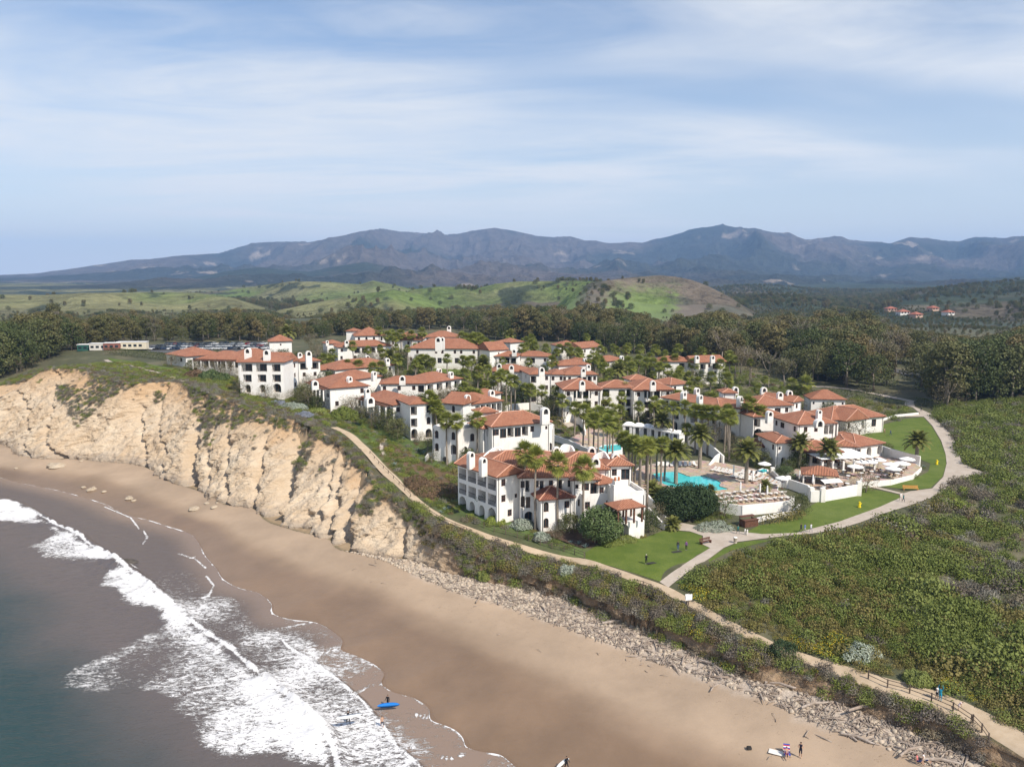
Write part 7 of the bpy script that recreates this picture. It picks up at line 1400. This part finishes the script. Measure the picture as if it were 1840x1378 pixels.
def bush_tree(px, py, h, w, label, mat, seed):
    rg = np.random.default_rng(seed); mb, ends = trunk_geo(rg, h, .16, .2, 5, w*.4, .55); p = hits([(px, py)])[0]; r_ = empty('round_tree', p); tag(r_, label, 'tree'); mb.build('trunk', M['bark'], r_)
    L_ = []
    for k in range(70):
        a = 2.4*k; t = (k+.5)/70; z = h*(.18+.70*t); q = w*.5*math.sqrt(max(0, 1-((t-.42)/.62)**2))*.92; rr = w*.15*(.8+.5*rg.random()); v, f = leaves(rg, 170, (q*math.cos(a), q*math.sin(a), z), (rr, rr, rr*.8), .26, .6, .4); L_.append((v, f, 0))
    g_ = merge(L_); link(bpy.data.objects.new('crown', mesh_np('crown', g_[0], g_[1], [M[mat]])), r_)
bush_tree(1080, 972, 6.4, 6.8, 'big glossy round tree at the corner of the front villa', 'fig', 5)
bush_tree(1212, 934, 6.8, 7.0, 'dark green tree left of the pool, front one', 'pitt', 6); bush_tree(1243, 930, 7.0, 7.6, 'dark green tree in front of the pool, middle one', 'pitt', 7); bush_tree(1262, 925, 5.6, 5.0, 'dark green tree in front of the pool, right one', 'pitt', 8)
# hedges and mound bushes
def hedge(px, h, th, label, mat='hedge'):
    P = hits(px); P = densify(P, 1.0); rg = np.random.default_rng(int(px[0][0])); L_ = []
    for p in P:
        z = float(ground_z(p[0], p[1])); n = 90; q = rg.uniform(-1, 1, (n, 3)); ax = rg.integers(0, 3, n); q[np.arange(n), ax] = np.sign(q[np.arange(n), ax]); q[:, 2] = np.abs(q[:, 2])
        c = np.array([p[0], p[1], z])+q*np.array([.6+.1, th/2, h])+rg.normal(size=(n, 3))*.05; v, f = leaves(rg, n, (0, 0, 0), (.01, .01, .01), .26, 1); v = v+np.repeat(c, 4, 0); L_.append((v, f, 0))
    g_ = merge(L_); o_ = P[0].copy(); o_[2] = float(ground_z(o_[0], o_[1])); o = link(bpy.data.objects.new('hedge', mesh_np('hedge', g_[0]-o_, g_[1], [M[mat]]))); o.location = o_; tag(o, label, 'hedge')
hedge([(195,636),(240,641),(290,646),(330,655)], 2.6, 4, 'long dark hedge between the cliff lawn and the car park'); hedge([(984,762),(1012,764)], 2.2, 2.5, 'square clipped hedge by the entrance court', 'sh_olive'); hedge([(1120,752),(1150,757),(1176,764)], 1.2, 1.5, 'low clipped hedge above the cabanas', 'sh_olive'); hedge([(1376,941),(1395,939),(1415,936)], 1.6, 1.6, 'clipped olive hedge below the sun terrace, left half', 'sh_olive'); hedge([(1417,935),(1438,931)], 1.5, 1.6, 'clipped olive hedge below the sun terrace, right half', 'sh_olive')
hedge([(1525,732),(1560,738),(1592,742)], 3.0, 4, 'rust topped clipped hedge beside the square lodge', 'sh_olive'); hedge([(1580,730),(1605,733),(1624,734)], 2.6, 3, 'dark clipped hedge left of the path gate'); hedge([(1648,728),(1668,731),(1690,736)], 2.6, 3, 'dark clipped hedge right of the path gate'); hedge([(1465,893),(1500,891),(1545,884),(1555,880)], 1.0, 1.4, 'low hedge in front of the white patio wall', 'sh_green'); hedge([(1440,712),(1500,712),(1580,716)], 2.2, 3, 'dark hedge behind the square lodge')
def mound(px, py, r, h, mat, label, seed, name='round_bush', leaf=.2, n=900):
    n = int(n*2.6)
    rg = np.random.default_rng(seed); v, f = leaves(rg, n, (0, 0, 0), (r, r*.8, h), leaf, .8, .5, True); q_ = 1+.30*fbm(v[:, 0]/(r*.45)+seed, v[:, 1]/(r*.45), 2, seed)+.0*v[:, 0]; v = v*q_[:, None]; g_ = (v, f); p = hits([(px, py)])[0]; o = link(bpy.data.objects.new(name, mesh_np(name, v, f, [M[mat]]))); o.location = p; tag(o, label, 'bush')
mound(1285, 950, 3.6, 1.3, 'silver', 'long silver grey mound bush beside the path', 1); mound(780, 885, 5.2, 2.6, 'sh_brown', 'wide reddish brown bush below the stepped villa, right', 2, n=1500); mound(748, 872, 3.2, 2.0, 'sh_brown', 'reddish brown bush above the trail, left', 3, n=900); mound(520, 733, 3, 1.4, 'silver', 'silver mound on the slope below the three storey wing', 4, leaf=.3); mound(535, 735, 3.2, 1.5, 'silver', 'right hand silver mound on the cliff slope', 5, leaf=.3); mound(500, 727, 2.4, 1.2, 'blue', 'blue flowering bush on the cliff slope', 6, leaf=.3)
mound(545, 748, 2.6, 1.2, 'blue', 'lower blue grey bush left of the garden villa', 7, leaf=.3); mound(572, 742, 2.8, 1.3, 'sh_green', 'green mound in front of the garden villa arcade', 8, leaf=.3); mound(618, 752, 4.0, 3.0, 'sh_green', 'bright leafy bush left of the cliff path villa', 9, leaf=.35, n=1200); mound(380, 682, 5, 3.2, 'fig', 'dark green shrub at the left of the three storey wing', 10, leaf=.4, n=1200); mound(350, 678, 4.5, 2.6, 'sh_brown', 'brownish shrub in front of the clubhouse', 11, leaf=.4)
mound(1405, 1172, 1.9, 1.6, 'pitt', 'round dark green bush on the seaward side of the trail', 12, leaf=.16); mound(1024, 1030, 1.8, 1.5, 'silver', 'grey green bush on the bluff below the villa fence', 13, leaf=.16); mound(870, 1032, 1.7, 1.6, 'sh_green', 'bright green bush at the foot of the purple scrub slope', 14, leaf=.18); mound(1545, 1178, 2.6, 1.5, 'silver', 'pale grey bush above the trail fence', 15, leaf=.16); mound(1125, 972, 2.0, 1.0, 'sh_green', 'low dark bush at the edge of the front lawn', 16, leaf=.18); mound(1098, 978, 2.2, .9, 'sh_green', 'flat bush in front of the glossy tree', 17, leaf=.18)
mound(1140, 962, 1.4, 1.0, 'sh_olive', 'small round bush near the villa porch', 18, leaf=.18); mound(1150, 965, 1.0, .9, 'sh_olive', 'smallest round bush near the villa porch', 19, leaf=.18); mound(1650, 1225, 1.8, 1.4, 'sh_green', 'leafy bush overhanging the fence at the eroded gap', 20, leaf=.18); mound(940, 925+22, 2.4, 1.5, 'silver', 'grey green bush in the bed left of the slender palms', 21, leaf=.18); mound(975, 968, 1.9, 1.2, 'silver', 'blue grey bush beside the rail fence', 22, leaf=.18); mound(890, 940, 2.0, 1.3, 'sh_bright', 'bright green bush below the front villa', 23, leaf=.18)
# agaves: each with its own blades
def blade(L, w, n=5):
    V = []; 
    for i in range(n): t = i/(n-1); ww = w*(1-t)**.8*(.6+.9*t*(1-t)*2); V += [(-ww/2, t*L, .12*L*math.sin(t*2.2)), (0, t*L, .12*L*math.sin(t*2.2)-.25*ww), (ww/2, t*L, .12*L*math.sin(t*2.2))]
    return V, [(3*i+k, 3*i+k+1, 3*i+k+4, 3*i+k+3) for i in range(n-1) for k in (0, 1)]
bv, bf = blade(1.0, .2); bme = mesh_np('leaf', bv, bf, [M['agave']])
AG = [(709,838,1.5),(738,786,1.3),(726,790,1.1),(800,918,1.2),(792,922,.9),(806,915,1.0),(926,941,1.3),(922,945,1.0),(962,962,.8),(1040,978,1.0),(1052,984,1.1),(1026,976,.8),(1600,866,.9),(1652,846,1.1),(1660,840,1.0),(1645,850,.9),(762,815,1.3),(752,810,1.2),(1628,862,.9)]
for i, (px, py, s) in enumerate(sorted(AG)):
    p = hits([(px, py)])[0]; r_ = empty('agave', p, i); r_.scale = (s, s, s); wh = 'on the green slope' if px < 780 else 'by the front villa' if px < 1100 else 'round the patio'; grp = [q for q in sorted(AG) if (q[0] < 780) == (px < 780) and (q[0] < 1100) == (px < 1100)]
    tag(r_, f'blue grey agave rosette {wh}, {ordn(grp.index((px, py, s))+1)} from the left', 'agave', 'agaves in the gardens')
    for k in range(16): o = link(bpy.data.objects.new('leaf', bme), r_); e = .25+.075*k; o.rotation_euler = (min(e, 1.3), 0, k*2.4); o.scale = (1, 1-.02*k, 1)
# ---- palms
def fan_frond(R_=1.25, pet=.9, n=11):
    V = [(0, 0, 0), (.03, pet, .1), (-.03, pet, .1)]; F = [(0, 1, 2)]
    for i in range(n):
        a = R(-78+156*i/(n-1)); a2 = a+R(6.8); a1 = a-R(6.8); c = (0, pet, .1); r1 = R_*.55; dr = -.18*R_; r2 = R_*(1-.12*abs(i-n//2)/(n/2)); b = len(V)
        V += [(c[0], c[1], c[2]), (r1*math.sin(a1), pet+r1*math.cos(a1), .10-.03), (r2*math.sin(a), pet+r2*math.cos(a), .1+dr), (r1*math.sin(a2), pet+r1*math.cos(a2), .10-.03)]; F.append((b, b+1, b+2, b+3))
    rl = R(0)
    V = [(x*.92, y, z+.35*abs(x)-.10*(y-pet)*(y > pet)) for x, y, z in V]
    return V, F
def date_frond(L=3.6, n=16):
    V, F = [], []; P = lambda t: Vector((0, L*t*(1-.15*t), L*(.42*t-.62*t*t)))
    for i in range(n):
        t = .10+.9*i/n; p = P(t); q = P(t+.05); l = .62*math.sin(math.pi*(t*.86+.12))**.6
        for s in (-1, 1): b = len(V); V += [p, q, q+Vector((s*l, l*.55, -l*.22)), p+Vector((s*l*.95, l*.5, -l*.26))]; F.append((b, b+1, b+2, b+3))
    b = len(V); 
    for i in range(6): t = i/5; p = P(t); V += [p+Vector((-.035, 0, 0)), p+Vector((.035, 0, 0))]
    F += [(b+2*i, b+2*i+1, b+2*i+3, b+2*i+2) for i in range(5)]; return V, F
fv, ff = fan_frond(); dv, df = date_frond(); FRM = mesh_np('frond', fv, ff, [M['palmleaf']]); DRM = mesh_np('frond', dv, df, [M['dateleaf']]); DEAD = mesh_np('dead_frond', fv, ff, [M['deadleaf']])
def place_fronds(kind, rg):
    out = []
    if kind == 'fan':
        for k in range(40): e = R(84-138*(k/40))+rg.normal()*.10; out.append((e, k*2.4+rg.normal()*.25, rg.uniform(.9, 1.2), 0))
        for k in range(12): out.append((R(-62-20*rg.random()), k*.55, .8, 1))
    else:
        for k in range(52): e = R(80-105*(k/52)); out.append((e, k*2.4+rg.normal()*.12, rg.uniform(.85, 1.08), 0))
    return out
def crown_mesh(kind, seed):
    rg = np.random.default_rng(seed); base = np.array(fv if kind == 'fan' else [tuple(v) for v in dv]); fc = ff if kind == 'fan' else df; L_ = []
    for e, a, s, d in place_fronds(kind, rg):
        M_ = np.array((Vector((0, 0, 1)), )); ce, se, ca, sa = math.cos(e), math.sin(e), math.cos(a), math.sin(a); v = base*s; y, z = v[:, 1]*ce-v[:, 2]*se, v[:, 1]*se+v[:, 2]*ce; x = v[:, 0]; V = np.c_[x*ca-y*sa, x*sa+y*ca, z]
        F = np.array([f if len(f) == 4 else (*f, f[-1]) for f in fc]); L_.append((V, F, d))
    g_ = merge(L_); me = bpy.data.meshes.new('crown'); keep = [tuple(dict.fromkeys(f)) for f in g_[1].tolist()]; me.from_pydata(g_[0].tolist(), [], keep); [me.materials.append(m) for m in ((M['palmleaf'], M['deadleaf']) if kind == 'fan' else (M['dateleaf'],))]; me.polygons.foreach_set('material_index', g_[2].astype(np.int32)); me.update(); return me
CRW = {'fan': [crown_mesh('fan', k) for k in range(3)], 'date': [crown_mesh('date', k) for k in range(2)]}; TKM = {}
def palm(kind, px, py, h=None, base=None, near=False, sc=1.0, at3=None):
    sc = sc*(1.0 if kind == 'fan' else 1.08)
    """px,py: centre of the crown in the photograph; base: pixel of the foot, if it shows"""
    if at3 is not None: p = at3
    elif base is not None:
        p = hits([base])[0]; d = ray(px, py); t = p[1]/d[1]; h = CH+d[2]*t-p[2]
    else: d = hits([(px, py)], h)[0]; p = d
    rg = np.random.default_rng(int(px*7+py)); r_ = empty('fan_palm' if kind == 'fan' else 'date_palm', (p[0], p[1], p[2]-.1), rg.random()*6.28)
    k = (kind, round(h)); 
    if k not in TKM:
        m_ = MB(); l = .25
        if kind == 'fan': m_.tube([(0, 0, -.4), (0, 0, .5), (l*.6, 0, h*.5), (0, 0, h-.5), (0, 0, h)], [.36, .26, .21, .18, .30], 8)
        else: m_.tube([(0, 0, -.4), (0, 0, .6), (0, 0, h*.6), (0, 0, h-1.0), (0, 0, h-.3), (0, 0, h)], [.62, .48, .42, .45, .72, .4], 9)
        TKM[k] = m_.mesh('trunk', [M['palmbark']])
    t = link(bpy.data.objects.new('trunk', TKM[k]), r_); t.scale = (1, 1, h/round(h)) if round(h) else (1, 1, 1)
    if near:
        for e, a, s, dd in place_fronds(kind, rg):
            o = link(bpy.data.objects.new('dead_frond' if dd else 'frond', DEAD if dd else FRM if kind == 'fan' else DRM), r_); o.location = (0, 0, h); o.rotation_euler = (e, 0, a); o.scale = (s*sc, s*sc, s*sc)
    else: o = link(bpy.data.objects.new('crown', CRW[kind][int(rg.integers(len(CRW[kind])))]), r_); o.location = (0, 0, h); s = sc*rg.uniform(.9, 1.1); o.scale = (s, s, s)
    return r_
PL = []
def pf(lm, *a, **k): PL.append((lm, a, k))
for a in ((939,814,None,(943,930)),(962,823,None,(962,951)),(1001,835,None,(1002,953)),(1043,841,None,(1048,962))): pf('in front of the front villa', 'fan', a[0], a[1], a[2], a[3], near=True, sc=1.25)
for a in ((858,754,11,None),(800,756,None,(803,834)),(816,758,None,(821,838))): pf('against the stepped villa', 'fan', *a, near=True, sc=1.1)
for a in ((771,714,11,None),(783,732,9,None),(779,722,10,None),(791,742,7,None)): pf('at the right end of the cliff path villa', 'fan', *a, sc=1.15)
for a in ((834,697,8.5,None),(858,710,7,None),(872,694,8,None),(895,678,11,None),(900,673,11,None),(916,684,None,(918,742)),(926,685,None,(925,742)),(953,701,8,None),(846,708,7,None),(886,684,9,None),(910,676,9,None)): pf('around the corner house', 'fan', *a, sc=1.1)
for a in ((992,650,None,(992,697)),(830,606,11,None),(838,609,11,None),(845,612,11,None),(851,608,12,None),(859,606,12,None),(866,614,11,None),(874,617,11,None)): pf('in front of the main lodge', 'fan', *a, sc=1.25)
for a in ((832,648,8,None),(840,651,8,None)): pf('beside the balcony house roof', 'fan', *a, sc=1.2)
for a in ((938,626,9,None),(946,613,9,None),(955,609,9,None),(960,622,8.5,None),(981,626,8.5,None),(1005,627,8,None),(1020,624,9,None),(1026,632,9,None),(1039,634,8,None),(1030,620,9,None),(1054,606,9,None)): pf('among the palm grove houses', 'fan', *a, sc=1.2)
for a in ((582,645,None,(583,679)),(597,636,None,(598,675)),(624,655,7,None),(644,656,7,None),(670,662,7,None),(685,660,7,None)): pf('around the low villa', 'fan', *a, sc=1.15)
for a in ((681,595,12,None),(697,604,11,None),(704,602,11,None),(711,606,11,None),(720,601,11,None),(739,602,11,None),(758,598,12,None),(757,645,6,None),(766,648,6,None),(775,651,6,None),(752,652,5,None)): pf('between the gable lodge and balcony house', 'fan', *a, sc=1.2)
for a in ((1128,624,9,None),(1150,628,9,None),(1178,628,9,None),(1220,626,10,None),(1261,632,10,None),(1311,639,9,None),(1081,654,6,None),(1074,643,7,None),(1086,662,6,None),(1078,648,7,None),(1128,650,8,None),(1148,648,8,None),(1161,652,8,None),(1174,652,8,None),(1193,651,8,None),(1213,646,9,None),(1246,654,8,None),(1278,678,7,None),(1217,680,6,None),(1254,687,6,None),(1135,660,7,None),(1185,660,7,None),(1200,665,7,None),(1222,668,7,None)): pf('in the grove before the far right lodge', 'fan', *a, sc=1.2)
for a in ((1053,722,6,None),(1087,716,6,None),(1122,698,9,None),(1117,714,8,None),(1148,730,6,None),(1176,733,5,None),(1010,720,7,None),(1003,704,7,None),(1100,735,6,None)): pf('along the front of the long arcade house', 'fan', *a, sc=1.05)
for a in ((1034,734,None,(1032,785)),(1056,746,None,(1058,800)),(1048,740,10,None),(1076,744,12,None),(1082,752,None,(1083,818)),(1091,760,12,None),(1102,764,11,None),(1113,739,8,None),(1068,756,11,None),(1096,750,10,None)): pf('beside the small pool', 'fan', *a, sc=1.15)
for a in ((1206,733,None,(1208,800)),(1231,732,10,None),(1251,739,11,None),(1262,741,11,None),(1273,742,11,None),(1285,742,None,(1284,822)),(1300,746,None,(1301,812)),(1313,750,11,None),(1326,738,None,(1339,795)),(1337,722,None,(1340,800)),(1350,727,None,(1349,800)),(1370,740,None,(1365,803)),(1235,772,6,None)): pf('in front of the poolside wing', 'fan', *a, sc=1.1)
for a in ((1122,788,10,None),(1137,796,10,None),(1150,802,10,None),(1163,798,10,None),(1178,800,None,(1180,864)),(1148,806,None,(1151,888)),(1189,800,10,None),(1130,800,9,None),(1158,803,None,(1162,926)),(1170,800,10,None),(1142,795,10,None),(1120,790,9,None),(1195,800,9,None)): pf('in the tall cluster left of the big pool', 'fan', *a, near=a[0] in (1178,1148,1158), sc=.98)
pf('behind the poolside wing', 'fan', 1448, 690, None, (1446,737), sc=1.5)
for a in ((1218,812,None,(1214,876)),(1259,782,None,(1257,848)),(1341,812,None,(1340,876))): pf('at the edge of the big pool', 'date', *a, near=True, sc=1.0)
for a in ((1436,797,None,(1436,846)),(1489,808,None,(1488,853))): pf('in front of the restaurant house', 'date', *a, near=True, sc=.92)
pf('on the broad lawn', 'date', 1646, 793, None, (1646,836), near=True, sc=1.0); pf('behind the balcony house', 'date', 869, 655, 6, None, sc=1.15); pf('behind the tower', 'date', 516, 599, 9, None, sc=1.2); pf('among the rear fan palms', 'date', 1111, 666, 6, None, sc=1.2); pf('by the low villa', 'date', 700, 640, 5, None, sc=1.1); pf('above the cabanas', 'date', 1189, 756, 6, None, sc=.85)
pf('at the left end of the pool', 'date', 1185, 893, 1.8, None, sc=.75); pf('left of the dark trees', 'date', 1172, 880, 2.2, None, sc=.7); pf('beside the loungers', 'date', 1277, 880, 1.6, None, sc=.4); pf('between terrace rows', 'date', 1375, 873, 2.4, None, sc=.45); pf('by the stair wall', 'date', 1208, 943, .9, None, sc=.5); pf('behind the grove', 'date', 916, 604, 8, None, sc=1.1)
gx, gy = fill([(560,690),(640,640),(900,640),(1200,650),(1330,680),(1440,735),(1330,830),(1120,770),(1000,760),(860,740),(700,700)], 13.5, rng); kk = clear_mask(gx, gy, 1.0, 3.0); gx, gy = gx[kk], gy[kk]; gz_ = ground_z(gx, gy)
for a, b, c in zip(gx, gy, gz_):
    h = rng.uniform(5, 9.5); px, py = to_px((a, b, c+h)); near_b = min(BLD, key=lambda B_: (B_.o[0]-a)**2+(B_.o[1]-b)**2).name
    if px > 1110 and px < 1235 and 745 < py < 800: continue
    pf('in the gardens near the '+near_b.replace('_', ' '), 'fan', px, py, h, None, sc=rng.uniform(.85, 1.2), at3=(a, b, c))
PL.sort(key=lambda q: q[1][1]); cc = {}; tot = {}
for lm, a, k in PL: tot[(lm, a[0])] = tot.get((lm, a[0]), 0)+1
for lm, a, k in PL:
    r_ = palm(*a, **k); g_ = (lm, a[0]); cc[g_] = cc.get(g_, 0)+1; nm = 'slender fan palm' if a[0] == 'fan' else 'feathery date palm'
    tag(r_, f"{nm} {lm}"+(f", {ordn(cc[g_])} from the left" if tot[g_] > 1 else ''), 'palm tree', 'fan palms of the resort' if a[0] == 'fan' else 'date palms of the resort')
def build_haze():
    m = MB().box(-13500, -80, -60, 13500, 13500, 680); mat = bpy.data.materials.new('haze'); mat.use_nodes = True; nt = mat.node_tree; nt.nodes.clear()
    out = nt.nodes.new('ShaderNodeOutputMaterial'); v = nt.nodes.new('ShaderNodeVolumePrincipled'); v.inputs['Color'].default_value = (.36, .60, 1.0, 1)
    v.inputs['Density'].default_value = 0.000082; v.inputs['Anisotropy'].default_value = 0.0; nt.links.new(v.outputs[0], out.inputs['Volume'])
    o = m.build('haze', mat); tag(o, 'thin blue sea haze over the coast', kind='stuff')
build_haze()
